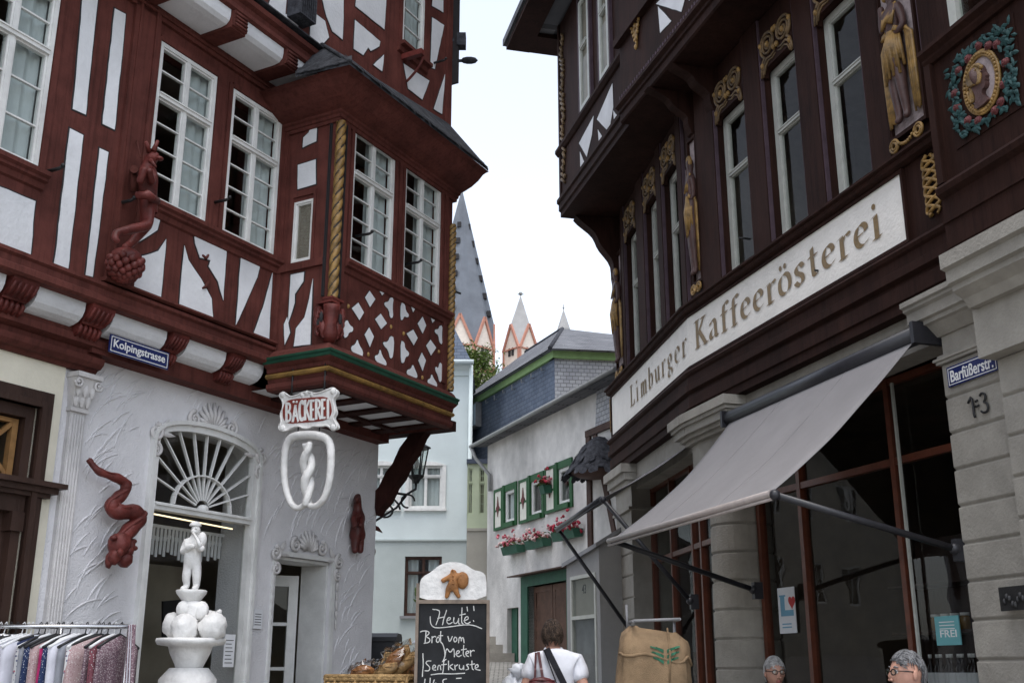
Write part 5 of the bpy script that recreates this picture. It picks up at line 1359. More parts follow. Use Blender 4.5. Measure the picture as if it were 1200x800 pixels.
for k in range(22):
    t = k / 21; a = math.pi * (.25 + 1.0 * t); b.tube([O.P(cu_ + .02 - .07 * math.cos(a) * -1 * .9, .045, cz_ + .05 + .085 * math.sin(a)), O.P(cu_ + .035 + .06 * math.cos(math.pi - a), .06, cz_ + .04 + .05 * math.sin(a))], .014, 6)
for k in range(10): b.ball(O.P(cu_ - .045 + .014 * k, .05, cz_ + .125 - .0024 * (k - 4) ** 2), .018, 7, 5)
for k in range(4): b.tube([O.P(cu_ + .07 + .008 * k, .04, cz_ + .06 - .03 * k), O.P(cu_ + .085 + .006 * k, .04, cz_ - .02 - .03 * k), O.P(cu_ + .075, .03, cz_ - .1)], .012, 6)
b.build('gilt_hair', 'gold_paint', med)
rl = random.Random(21); b = MB()
for k in range(420):
    a = rl.uniform(0, 2 * math.pi); rx, rz = rl.uniform(.20, .40), rl.uniform(.25, .42)
    u, z = cu_ + rx * math.cos(a) * 1.05, cz_ + rz * math.sin(a)
    if not (5.18 < u < 5.81 and 4.89 < z < 5.49): continue
    leaf(b, O, u, z, rl.uniform(.04, .075), rl.uniform(.012, .022), a + rl.uniform(-2, 2), .010 + rl.uniform(0, .02), .018)
for k in range(13):
    a = 2 * math.pi * (k + .3) / 13 + rl.uniform(-.15, .15); q_ = rl.uniform(.92, 1.12); u, z = cu_ + .25 * q_ * math.cos(a), cz_ + .27 * min(q_, 1.05) * math.sin(a)
    ro = MB()
    for j in range(3): ro.tube([O.P(u + (.030 - .010 * j) * math.cos(t), .025 + .008 * j, z + (.026 - .008 * j) * math.sin(t)) for t in [2 * math.pi * q / 9 for q in range(10)]], .009, 5)
    ro.build('carved_rose', 'rose_dull', med)
b.build('carved_leaves', 'leaf_teal', med)

# ---- fixed plates on the pier
def street_plate(fr, u0, u1, z0, z1, w, txt, lab, dirn):
    root = thing('street_sign', fr.P((u0 + u1) / 2, w, z0), lab, 'sign')
    b = MB(); b.box(fr, u0, u1, w, w + .012, z0, z1); b.build('sign_plate', 'plate_blue', root)
    b = MB(); e, t = .011, .006
    for a, c, f, g in ((u0 + e, u1 - e, z0 + e, z0 + e + t), (u0 + e, u1 - e, z1 - e - t, z1 - e), (u0 + e, u0 + e + t, z0 + e + t, z1 - e - t), (u1 - e - t, u1 - e, z0 + e + t, z1 - e - t)): b.box(fr, a, c, w + .012, w + .0135, f, g)
    h = z1 - z0; asc = h * .56
    us = u0 + .035 if dirn > 0 else u1 - .035
    text_faces(b, fr, txt, us, z0 + h * .19, (u1 - u0) - .075, h * .60, w + .0125, dirn, 0, .018, .0015); b.build('lettering', 'plate_white', root)
    b = MB()
    for uu_ in (u0 + .03, u1 - .03):
        for zz_ in (z0 + .022, z1 - .022): b.ball(fr.P(uu_, w + .013, zz_), .006, 7, 5)
    b.build('screw', 'iron_black', root)
street_plate(R2, 6.085, 6.615, 3.312, 3.462, .012, 'Barfüßerstr.', 'blue enamel street plate reading Barfüßerstr. on the pale stone pier', -1)
street_plate(A, 5.37, 5.955, 3.537, 3.672, -.115, 'Kolpingstrasse', 'blue enamel street plate reading Kolpingstrasse under the red jetty', 1)
root = thing('house_number', R2.P(6.33, .012, 3.08), 'wrought iron house numerals 1-3 on the pier below the blue plate', 'house number')
b = MB(); z = 3.055; q = lambda pts, dz=0: b.tube([R2.P(6.335 + (x - 6.36) * .76, .02, 3.12 + (zz - 3.115) * .78) for x, zz in pts], .009, 7)
q([(6.49, z + .10), (6.44, z + .145), (6.425, z + .13), (6.425, z - .02), (6.415, z - .05)])
q([(6.385, z + .09), (6.36, z + .10)]); q([(6.40, z + .045), (6.345, z + .05)])
q(chaikin([(6.32, z + .13), (6.29, z + .155), (6.245, z + .13), (6.25, z + .085), (6.28, z + .065), (6.24, z + .05), (6.225, z + .0), (6.25, z - .035), (6.30, z - .03), (6.325, z - .01)], 2, False))
b.build('numeral', 'iron_black', root)
u0, z0 = R2.m(1200, 714, .08); u1, z1 = R2.m(1171, 688, .08)
root = thing('wall_plaque', R2.P(5.9, .07, z0), 'dark bronze relief plaque fixed to the projecting stone pier', 'plaque')
b = MB(); b.box(R2, u1 - .42, u1, .07, .09, z0, z1); b.build('plaque_plate', 'iron_black', root)
b = MB()
for k in range(14): b.ball(R2.P(u1 - .05 - .025 * k, .09, z0 + .06 + .03 * math.sin(k * 1.3)), (.02, .012, .025), 8, 6)
b.build('plaque_relief', 'iron_black', root)

# ---- awnings
def awning(fr, u0, u1, wb, zb, wf, zf, lab, name='awning', housing=.075, armz=2.1, arms=None, sag=.09, bar_m='awning_rail', cloth='awning_cloth'):
    root = thing(name, fr.P((u0 + u1) / 2, wb, zb), lab, 'awning')
    n, m = 20, 16; vs = []
    def q(i, j, d=0):
        s_, t = i / n, j / m; u = u0 + (u1 - u0) * s_
        dip = sag * math.sin(math.pi * t) * (.55 + .45 * (2 * s_ - 1) ** 2) + .008 * math.sin(s_ * 40 + 3 * t) * math.sin(math.pi * t) + .012 * noise.noise((s_ * 5, t * 4, u0)) * math.sin(math.pi * t)
        inn = .10 * math.sin(math.pi * t) * (2 * s_ - 1) * -1 * abs(2 * s_ - 1) ** 6
        return fr.P(u + inn, wb + (wf - wb) * t, zb + (zf - zb) * t - dip - d)
    b = MB()
    vs = [q(i, j) for j in range(m + 1) for i in range(n + 1)] + [q(i, j, .004) for j in range(m + 1) for i in range(n + 1)]
    K = (n + 1) * (m + 1); fs = []
    for j in range(m):
        for i in range(n):
            a = j * (n + 1) + i; fs += [(a, a + 1, a + n + 2, a + n + 1), (K + a, K + a + n + 1, K + a + n + 2, K + a + 1)]
    for j in range(m):
        for i in (0, n):
            a = j * (n + 1) + i; fs.append((a, a + n + 1, K + a + n + 1, K + a))
    for i in (6, 13):       # sewn seams between the cloth widths
        b.tube([Vector(q(i, j)) + Vector((0, 0, .001)) for j in range(m + 1)], .0035, 5)
    b.raw(vs, fs, 0, True); b.build('fabric', cloth, root)
    b = MB(); b.tube([fr.P(u0 - .06, wb, zb + .02), fr.P(u1 + .06, wb, zb + .02)], housing, 14); 
    for u in (u0 - .06, u1 + .06): b.box(fr, u - .02, u + .02, wb - .2, wb + housing + .015, zb - .07, zb + .10)
    b.build('roller_housing', 'anthracite', root)
    b = MB(); b.tube([fr.P(u0 - .03, wf, zf), fr.P(u1 + .03, wf, zf)], .028, 10); b.tube([fr.P(u0 - .03, wf + .005, zf - .04), fr.P(u1 + .03, wf + .005, zf - .04)], .012, 8); b.build('front_bar', bar_m, root)
    for u, zw in arms:
        b = MB(); b.tube([fr.P(u, .05, zw), fr.P(u, wf - .02, zf - .01)], .026, 8); b.ball(fr.P(u, .05, zw), .045, 8, 6); b.ball(fr.P(u, wf - .02, zf - .01), .04, 8, 6); b.box(fr, u - .03, u + .03, -.04, .05, zw - .09, zw + .07)
        b.build('arm', 'anthracite', root)
    return root
awning(R2, 6.76, 9.76, .14, 3.735, 1.5, 2.475, 'wide pale grey awning let down over the coffee shop window', arms=[(6.72, 2.14), (9.70, 2.05)])
awning(R1, .40, 3.1, -.12, 3.83, 1.02, 3.13, 'narrower grey awning seen from below at the far shop door', arms=[(.36, 2.03), (3.1, 1.80)], sag=.03, housing=.05, bar_m='anthracite', cloth='awning_dark')
# ================================================================== ground and the street behind
def gz(y):
    return 0 if y < 8 else (.1 * (y - 8) if y < 42 else 3.4 + .02 * (y - 42))
xs = [-400, -60, -12, 12, 60, 400]; ys = [-120, -20, 4, 7, 8, 9, 12, 16, 20, 24, 28, 34, 42, 70, 130, 260, 900]
b = MB(); b.raw([(x, y, gz(y)) for y in ys for x in xs], [(j * 6 + i, j * 6 + i + 1, j * 6 + i + 7, j * 6 + i + 6) for j in range(len(ys) - 1) for i in range(5)], 0, True)
tag(b.build('ground', 'cobble', None, (0, 0, 0)), kind='structure')

# ---- mint-green house
MF = world_frame(0, 25, 0)
mint = thing('mint_house', (-3.5, 27, gz(25)), 'pale mint-green rendered house with white arched windows at the end of the street', 'house')
mw = [(-2.37, -1.60, 4.84, 5.84), (-3.40, -2.63, 4.84, 5.84), (-4.43, -3.66, 4.84, 5.84)]; mg = (-2.41, -1.58, 2.46, 3.76)
b = MB(); wall(b, MF, -9, -1.03, 4.13, 8.25, mw, 0, .12); b.face([MF.P(-1.03, 0, 4.13), MF.P(-1.03, -9, 4.13), MF.P(-1.03, -9, 8.25), MF.P(-1.03, 0, 8.25)]); b.face([MF.P(-9, 0, 1), MF.P(-9, -9, 1), MF.P(-9, -9, 8.25), MF.P(-9, 0, 8.25)]); b.face([MF.P(-9, -9, 1), MF.P(-1.03, -9, 1), MF.P(-1.03, -9, 8.25), MF.P(-9, -9, 8.25)])
b.build('upper_wall', 'mint_wall', mint)
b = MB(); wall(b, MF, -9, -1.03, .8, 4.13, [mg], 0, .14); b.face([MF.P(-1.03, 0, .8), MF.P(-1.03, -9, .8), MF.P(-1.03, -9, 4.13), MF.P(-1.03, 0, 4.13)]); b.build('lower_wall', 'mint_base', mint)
b = MB(); b.box(MF, -9, -1.0, 0, .035, 4.10, 4.14); b.build('string_course', 'mint_base', mint)
b = MB(); b.profile(MF, [(0, 7.95), (.05, 7.97), (.06, 8.08), (.16, 8.16), (.18, 8.25), (0, 8.26)], -9, -.98); b.build('cornice', 'mint_wall', mint)
for q in mw:
    sash(MF, q[0], q[1], q[2], q[3], -.03, mint, 2, q[2] + .74, 1, 1, curtain=[(0, 1)], fw=.05)
    b = MB(); b.box(MF, q[0] - .08, q[0], 0, .03, q[2], q[3]); b.box(MF, q[1], q[1] + .08, 0, .03, q[2], q[3])
    ar = [(q[0] - .08 + (q[1] - q[0] + .16) * i / 8, q[3] + .09 * math.sin(math.pi * i / 8)) for i in range(9)]
    b.prism(MF, ar + [(q[1] + .08, q[3] + .10), ] [:0] + [(q[1] + .08, q[3] - .012), (q[0] - .08, q[3] - .012)], .002, .034)
    b.box(MF, q[0] - .1, q[1] + .1, 0, .07, q[2] - .06, q[2] - .004); b.build('window_surround', 'white_paint', mint)
o = sash(MF, *mg, -.06, mint, 2, mg[3] - .36, 1, 1, fm='oak_brown', curtain=[(0, .35), (.62, 1)], fw=.05)
b = MB(); b.box(MF, mg[0] - .08, mg[1] + .08, 0, .09, mg[2] - .06, mg[2] - .004); b.build('window_sill', 'lead_grey', mint)
room(MF, -8.8, -1.2, -4, -.13, 1.2, 4.0, mint); room(MF, -8.8, -1.2, -4, -.11, 4.3, 8, mint)
b = MB(); p = MF.P(-2.05, -.11, mg[2] + .06); b.lathe(p, [(.07, 0), (.1, .18), (.085, .19)], 10); 
o = b.build('flowerpot', 'zinc', None, p); tag(o, 'small pot plant on the inner sill of the dark-framed mint house window', 'pot plant')
b = MB(); r_ = random.Random(2)
for k in range(60):
    a = r_.uniform(0, 6.3); leaf(b, Fr((p[0], p[1]), (math.cos(a), math.sin(a)), (-math.sin(a), math.cos(a))), r_.uniform(-.05, .1), p[2] + .2 + r_.uniform(0, .3), .14, .03, r_.uniform(.2, 1.4), r_.uniform(-.05, .05), .01)
b.build('leaves', 'foliage', o)
b = MB(); z0, z1 = 8.26, 11.5; k = (z1 - z0) * .46
e = [MF.P(-9.1, .2, z0), MF.P(-.95, .2, z0), MF.P(-.95, -9.1, z0), MF.P(-9.1, -9.1, z0)]; t = [MF.P(-9.1 + k, .2 - k, z1), MF.P(-.95 - k, .2 - k, z1), MF.P(-.95 - k, -9.1 + k, z1), MF.P(-9.1 + k, -9.1 + k, z1)]
for i in range(4): b.quad_uv(e[i], e[(i + 1) % 4], t[(i + 1) % 4], t[i])
b.face(t); b.face(e); b.build('roof', 'slate_blue', mint)
b = MB(); b.tube([MF.P(-9.1, .26, 8.24), MF.P(-.9, .26, 8.24)], .06, 8); b.tube([MF.P(-.97, .1, 8.2), MF.P(-.97, .1, 1.0)], .05, 8); b.build('gutter', 'mint_wall', mint)

# ---- pale green slip of a house between the mint and the white one
SF = world_frame(0, 24.35, 0)
slip = thing('cream_house', (-.8, 24.6, gz(24)), 'narrow slip of pale green and beige house squeezed beside the mint house', 'house')
b = MB(); sw_ = [(-.985, -.865, 4.62, 5.65), (-.735, -.60, 4.62, 5.65)]; wall(b, SF, -1.0, -.3, 4.25, 5.75, sw_, 0, .08); b.build('upper_wall', 'cream_green', slip)
b = MB(); wall(b, SF, -1.0, -.3, .8, 4.25, [], 0); b.box(SF, -1.0, -.3, 0, .03, 4.25, 4.31); b.build('lower_wall', 'beige_wall', slip)
for q in sw_: sash(SF, *q, -.02, slip, 1, q[2] + .7, 2, 3, fm='cream_green', fw=.02, cc=2)
room(SF, -1.0, -.3, -2, -.085, 1.2, 5.7, slip)
b = MB(); b.box(SF, -1.02, -.25, -3, .06, 5.75, 5.85); b.build('roof', 'slate_blue', slip)

# ---- white house with green shutters
_w = at(640, 675, 21); _a = R(-23)
WH = Fr((_w.x, _w.y), (math.sin(_a), math.cos(_a)), (-math.cos(_a), math.sin(_a)))
white = thing('white_house', WH.P(-.5, -2, gz(21)), 'white plastered house with green shutters, flower boxes and slate hung upper storey', 'house')
wo = [(1.37, 2.02, 4.15, 4.95), (.03, .69, 4.14, 4.95), (-1.21, -.58, 4.18, 5.0)]
gate, dor = (-.92, .82, .5, 2.86), (1.32, 1.90, .5, 2.5)
b = MB(); wall(b, WH, -4.2, 3.02, .4, 6.05, wo + [gate, dor], 0, .18)
b.face([WH.P(3.02, 0, .4), WH.P(3.02, -7, .4), WH.P(3.02, -7, 6.05), WH.P(3.02, 0, 6.05)]); b.face([WH.P(-4.2, 0, .4), WH.P(-4.2, -7, .4), WH.P(-4.2, -7, 6.05), WH.P(-4.2, 0, 6.05)]); b.face([WH.P(-4.2, -7, .4), WH.P(3.02, -7, .4), WH.P(3.02, -7, 7), WH.P(-4.2, -7, 7)])
ar = [(1.32 + .58 * i / 8, 2.44 + .06 * math.sin(math.pi * i / 8)) for i in range(9)]
b.build('plaster_wall', 'old_plaster', white)
room(WH, -4, 2.9, -4, -.175, 3.4, 6, white)
for i, q in enumerate(wo):
    sash(WH, q[0] + .09, q[1] - .05, q[2] + .07, q[3] - .08, .005, white, 1, None, 0, 1, fw=.05, curtain=[(.0, .5)] if i else [(.5, 1)])
    b = MB(); w1 = .035
    b.box(WH, q[0] - .01, q[0] + .088, -.06, w1, q[2] - .03, q[3] + .06); b.box(WH, q[1] - .048, q[1] + .04, -.06, w1 + .02, q[2] - .03, q[3] + .06); b.box(WH, q[0] + .088, q[1] - .048, -.06, w1, q[3] - .08, q[3] + .06); b.box(WH, q[0] + .088, q[1] - .048, -.06, w1 + .04, q[2] - .03, q[2] + .068)
    b.build('window_surround', 'shutter_green', white)
    u0, u1, z0, z1 = q[1] + .045, q[1] + .50, q[2] - .03, q[3] + .03
    b = MB(); b.box(WH, u0, u1, .02, .045, z0, z1); s_ = b.build('shutter', 'petal_cream', white)
    b = MB(); f = .055
    for a, e, g, h in ((u0 - .004, u0 + f, z0 - .004, z1 + .004), (u1 - f, u1 + .004, z0 - .004, z1 + .004), (u0 + f, u1 - f, z0 - .004, z0 + f), (u0 + f, u1 - f, z1 - f, z1 + .004)): b.box(WH, a, e, .018, .058, g, h)
    b.box(WH, u0 + f, u1 - f, .018, .056, (z0 + z1) / 2 - .04, (z0 + z1) / 2 + .0); b.build('shutter_frame', 'shutter_green', s_)
    b = MB(); c, zc = (u0 + u1) / 2, (z0 + z1) / 2
    b.prism(WH, [(c - .04, zc + .08), (c, zc + .27), (c + .04, zc + .08), (c + .10, zc + .02), (c + .03, zc - .05), (c, zc - .16), (c - .03, zc - .05), (c - .10, zc + .02)], .046, .062); b.build('painted_emblem', 'rose_dull', s_)
# gate and doors
b = MB()
for a, e in ((-1.08, -.92), (.82, 1.14)): b.box(WH, a, e, -.16, .03, .5, 3.06)
b.box(WH, -.92, .82, -.16, .03, 2.86, 3.06); g_ = b.build('gate_surround', 'gate_green', white)
b = MB(); b.profile(WH, [(0, 3.07), (.28, 3.05), (.28, 3.075), (0, 3.13)], -1.3, 1.25); b.build('canopy_board', 'oak_brown', white)
for u0, u1, sg in ((-.92, -.055, 1), (-.05, .82, -1)):
    b = MB(); b.box(WH, u0, u1, -.17, -.13, .6, 2.855)
    for k in range(-14, 26):
        z = .6 + .11 * k; p0, p1 = (u0 + .1, z), (u1 - .1, z + sg * 1.0)
        def clip(z): return max(.72, min(2.74, z))
        za, zb = p0[1], p1[1]
        if max(za, zb) < .72 or min(za, zb) > 2.74: continue
        t0, t1 = 0.0, 1.0
        for lim, up in ((.72, 0), (2.74, 1)):
            if abs(zb - za) > 1e-6:
                t = (lim - za) / (zb - za)
                if (za < lim) != (up == 1): t0 = max(t0, t) if za < zb else t0; 
                if za > zb and up == 0 and zb < lim: t1 = min(t1, t)
                if za < zb and up == 1 and zb > lim: t1 = min(t1, t)
                if za > zb and up == 1 and za > lim: t0 = max(t0, t)
        if t1 - t0 < .05: continue
        L = u1 - u0 - .2
        bar(b, WH, (u0 + .1 + L * t0, za + (zb - za) * t0), (u0 + .1 + L * t1, za + (zb - za) * t1), .075, -.13, -.115)
    b.box(WH, u0 + .012, u0 + .1, -.13, -.11, .6, 2.85); b.box(WH, u1 - .1, u1 - .012, -.13, -.11, .6, 2.85); b.box(WH, u0 + .1, u1 - .1, -.13, -.109, 2.74, 2.85); b.box(WH, u0 + .1, u1 - .1, -.13, -.109, .6, .72)
    b.build('gate_leaf', 'gate_brown', white)
b = MB(); b.box(WH, 1.32, 1.62, -.17, -.14, .6, 2.5)
for k in range(6): b.box(WH, 1.35, 1.60, -.14, -.128, 1.0 + .24 * k, 1.2 + .24 * k)
b.build('door', 'door_brown', white)
b = MB(); b.box(WH, 1.62, 1.90, -.172, -.10, .6, 2.5); b.build('door_leaf', 'gate_green', white)
# flower boxes
def flowerbox(u0, u1, z, lab, seed, pal):
    r_ = random.Random(seed); root = thing('flower_box', WH.P((u0 + u1) / 2, .12, z), lab, 'flower box', 'flower boxes on the white house')
    b = MB(); b.profile(WH, [(.03, z + .02), (.19, z + .0), (.24, z + .16), (.02, z + .16)], u0, u1); b.build('box', 'gate_green', root)
    lf = MB()
    for k in range(160):
        u, w, zz = r_.uniform(u0 - .02, u1 + .02), r_.uniform(.02, .3), z + .14 + abs(r_.gauss(0, .08))
        a = r_.uniform(0, 6.3); L = r_.uniform(.03, .055); p = Vector(WH.P(u, w, zz)); e1 = Vector((math.cos(a), math.sin(a), r_.uniform(-.3, .6))) * L; e2 = Vector((-math.sin(a), math.cos(a), r_.uniform(-.4, .4))) * L * .6
        lf.face([p - e2, p + e1 * .6 - e2 * .3, p + e1, p + e2])
    lf.build('leaves', 'foliage', root)
    for m_, n_ in pal:
        b = MB()
        for k in range(n_):
            u, w, zz = r_.uniform(u0 - .04, u1 + .04), r_.uniform(.03, .34), z + .17 + abs(r_.gauss(0, .11)) - (.06 if r_.random() < .2 else 0)
            c = Vector(WH.P(u, w, zz))
            for j in range(4): b.ball(c + Vector((r_.uniform(-.03, .03), r_.uniform(-.03, .03), r_.uniform(-.025, .025))), r_.uniform(.016, .03), 5, 4)
        b.build('blossoms', m_, root)
flowerbox(.92, 1.68, 3.52, 'green flower box with pink and white geraniums nearest the alley end', 1, [('petal_pink', 16), ('petal_red', 8), ('petal_white', 12)])
flowerbox(-.30, .50, 3.52, 'green flower box of pale fading pink blooms, middle of three under the shuttered windows', 2, [('petal_pink', 12), ('petal_white', 22), ('petal_red', 5)])
flowerbox(-1.62, -.72, 3.55, 'green flower box of deep pink geraniums partly hidden by the awning tip', 3, [('petal_pink', 24), ('petal_red', 22)])
flowerbox(-.40, -.20, 4.50, 'small cluster of red blooms hanging on the shutter below the slate bay', 4, [('petal_red', 9), ('petal_pink', 4)])
# timbering, small slated oriel, eaves
b = MB()
u = WH.m(691, 600, .02)[0]; b.box(WH, u - .09, u + .07, -.02, .04, 3.0, 5.35)
q0, q1 = WH.m(703, 560, .02), WH.m(722, 625, .02); bar(b, WH, (u - .25, 5.3), (u - .95, 3.3), .13, -.02, .03); b.box(WH, -4.2, u + .07, -.02, .05, 5.3, 5.42)
b.build('timber_frame', 'oak_brown', white)
tz0 = WH.m(690, 548, .5)[1]; c = WH.P(WH.m(703, 545, .1)[0], .1, tz0)
b = MB(); pr = [(.60, 0), (.585, .03), (.53, .07), (.47, .16), (.40, .30), (.30, .44), (.19, .55), (.08, .62), (.02, .64)]
b.lathe((c[0], c[1], tz0), pr, 20, 0, True, .03)
for k in range(160):
    t = random.random(); a = random.uniform(0, 6.283); i = min(6, int(t * 7)); r = pr[i][0] + (pr[i + 1][0] - pr[i][0]) * (t * 7 - i) + .012; z = pr[i][1] + (pr[i + 1][1] - pr[i][1]) * (t * 7 - i)
    p = Vector((c[0] + r * math.cos(a), c[1] + r * math.sin(a), tz0 + z)); tg = Vector((-math.sin(a), math.cos(a), 0)) * .06; dn = Vector((math.cos(a) * .07, math.sin(a) * .07, -.10))
    b.face([p - tg, p + tg, p + tg * .8 + dn, p + dn * 1.25, p - tg * .8 + dn])
b.build('bell_roof', 'slate_edge', white)
b = MB(); b.lathe((c[0], c[1], tz0 - 1.2), [(.001, 1.1), (.4, 1.14), (.50, 1.2), (.57, 1.2), (.001, 1.21)], 20); b.build('oriel_base', 'oak_brown', white)
b = MB(); b.quad_uv(WH.P(-4.2, .03, 5.4), WH.P(WH.m(697, 480, .03)[0], .03, 5.4), WH.P(WH.m(699, 452, .03)[0], .03, 6.06), WH.P(-4.2, .03, 6.06)); b.build('slate_hanging', 'fish_slate', white)
b = MB(); b.tube([WH.P(-3.6, .36, 6.10), WH.P(3.15, .36, 6.02)], .042, 8); b.tube([WH.P(3.1, .36, 6.0), WH.P(3.0, .3, 5.75), WH.P(2.75, .06, 5.35), WH.P(2.72, .06, 5.0)], .04, 8); b.build('gutter', 'zinc', white)
b = MB(); L0, L1 = -4.3, 3.15
b.quad_uv(WH.P(L0, .34, 6.08), WH.P(L1, .34, 6.05), WH.P(L1, -1.05, 6.62), WH.P(L0, -1.05, 6.85)); b.face([WH.P(L0, .34, 6.05), WH.P(L1, .34, 6.02), WH.P(L1, -.1, 6.05), WH.P(L0, -.1, 6.06)]); 
b.build('lower_roof', 'slate_grey', white)
# slate-hung upper storey
mc = WH.m(650, 440, -.95)[0]; zf = WH.m(650, 420, -.95)[1]
b = MB(); b.quad_uv(WH.P(mc, -.95, 6.2), WH.P(8, -.95, 6.2), WH.P(8, -.95, zf), WH.P(mc, -.95, zf)); b.build('slate_hanging', 'slate_blue', white)
b = MB(); b.quad_uv(WH.P(mc, -.95, 6.2), WH.P(mc - 1.6, -7, 6.2), WH.P(mc - 1.6, -7, zf), WH.P(mc, -.95, zf)); b.build('slate_hanging', 'fish_slate', white)
b = MB()
def fasc(o, z0, z1):
    b.hexa([WH.P(mc - o, -.95 + o, z0), WH.P(8, -.95 + o, z0), WH.P(8, -1.3, z0), WH.P(mc - .0, -1.3, z0), WH.P(mc - o, -.95 + o, z1), WH.P(8, -.95 + o, z1), WH.P(8, -1.3, z1), WH.P(mc, -1.3, z1)])
    b.hexa([WH.P(mc - o - .001, -.95 + o - .002, z0), WH.P(mc - 1.6 - o, -7, z0), WH.P(mc - 1.2, -7, z0), WH.P(mc + .4, -.96, z0), WH.P(mc - o - .001, -.95 + o - .002, z1), WH.P(mc - 1.6 - o, -7, z1), WH.P(mc - 1.2, -7, z1), WH.P(mc + .4, -.96, z1)])
fasc(.07, zf, zf + .16); b.build('fascia', 'fascia_green', white)
ap = WH.m(659, 385, -3.2); rz = ap[1]
b = MB(); zE = zf + .16; E0, E1, E2 = WH.P(mc - .2, -.75, zE), WH.P(8.2, -.75, zE), WH.P(mc - 1.9, -7.2, zE); T0, T1 = WH.P(ap[0], -3.2, rz), WH.P(8.2, -3.2, rz)
b.quad_uv(E0, E1, T1, T0); b.poly_uv([E0, E2, T0], tuple(Vector(E2) - Vector(E0))); b.face([E2, WH.P(8.2, -7.2, zE), T1, T0]); b.face([E0, E1, WH.P(8.2, -7.2, zE), E2]); b.build('roof', 'slate_grey', white)
b = MB()
for p, q in ((E0, T0), (T0, T1)): b.tube([p, q], .05, 6)
b.build('ridge_tile', 'slate_edge', white)
b = MB(); u, z = WH.m(559, 488, -.93)
b.box(WH, u - .26, u + .18, -.96, -.80, z - .30, z + .32); o = b.build('roof_window', 'lead_grey', white)
g = MB(); g.box(WH, u - .22, u + .14, -.80, -.792, z - .26, z + .28); g.build('pane', 'sky_glass', o)
b = MB(); u, z = WH.m(638, 470, -.3); b.hexa([WH.P(u - .5, -.2, 6.33), WH.P(u + .45, -.2, 6.31), WH.P(u + .45, -.62, 6.48), WH.P(u - .5, -.62, 6.52), WH.P(u - .5, -.2, 6.38), WH.P(u + .45, -.2, 6.36), WH.P(u + .45, -.62, 6.53), WH.P(u - .5, -.62, 6.57)]); b.build('roof_window', 'sky_glass', white)
b = MB()
for k in range(9):      # snow hooks
    u = mc + .5 + .55 * k; b.tube([WH.P(u, -.93, zf - .12 - .05 * (k % 2)), WH.P(u, -.86, zf - .16 - .05 * (k % 2)), WH.P(u, -.86, zf - .08)], .012, 5)
    uu = WH.P(u, -.6 - .8, zE + .25); b.tube([uu, (uu[0], uu[1], uu[2] + .1)], .014, 5)
b.build('snow_hook', 'zinc', white)

# ---- porch and side wall past the coffee house
_a = R(-20.0); pc = at(703, 700, 15.5)
PF = Fr((pc.x, pc.y), (math.sin(_a), math.cos(_a)), (-math.cos(_a), math.sin(_a)))
porch = thing('porch', PF.P(.5, -.3, gz(15.5)), 'grey plastered porch with a glazed notice case and sloping lead coping', 'porch')
b = MB(); z0, z1 = 2.98, 2.80
hole = (.12, 1.02, 1.0, 2.62); wall(b, PF, 0, 1.18, .3, 2.70, [hole], 0, .06)
b.face([PF.P(0, 0, 2.70), PF.P(1.18, 0, 2.70), PF.P(1.18, 0, z1), PF.P(0, 0, z0)])
b.face([PF.P(0, 0, .3), PF.P(0, 0, z0), PF.P(0, -.8, 3.45), PF.P(0, -.8, .3)]); b.face([PF.P(1.18, 0, .3), PF.P(1.18, 0, z1), PF.P(1.18, -1.2, 3.4), PF.P(1.18, -1.2, .3)])
b.build('porch_wall', 'porch_grey', porch)
b = MB(); b.hexa([PF.P(-.04, .06, z0 - .03), PF.P(1.22, .06, z1 - .03), PF.P(1.22, -1.2, 3.4), PF.P(-.04, -1.2, 3.7), PF.P(-.04, .06, z0 + .03), PF.P(1.22, .06, z1 + .03), PF.P(1.22, -1.2, 3.46), PF.P(-.04, -1.2, 3.76)]); b.build('coping', 'lead_grey', porch)
b = MB()
for a, e, f, g in ((.12, .17, 1.0, 2.62), (.97, 1.02, 1.0, 2.62), (.17, .97, 2.57, 2.62), (.17, .97, 1.0, 1.05), (.17, .97, 2.0, 2.05)): b.box(PF, a, e, -.05, .015, f, g)
o = b.build('notice_case', 'grey_frame', porch)
b = MB(); b.box(PF, .17, .97, -.055, -.045, 1.05, 2.0); b.build('frosted_panel', 'lead_grey', o)
b = MB(); b.box(PF, .17, .97, -.055, -.05, 2.05, 2.57); b.build('back_panel', 'beige_wall', o)
b = MB(); text_faces(b, PF, '43', .72, 2.36, .14, .13, -.049, -1, 0, .01, .002); b.build('numeral', 'iron_black', o)
g = MB(); g.face([PF.P(.17, -.01, 1.05), PF.P(.97, -.01, 1.05), PF.P(.97, -.01, 2.57), PF.P(.17, -.01, 2.57)]); g.build('pane', 'shop_glass', o)

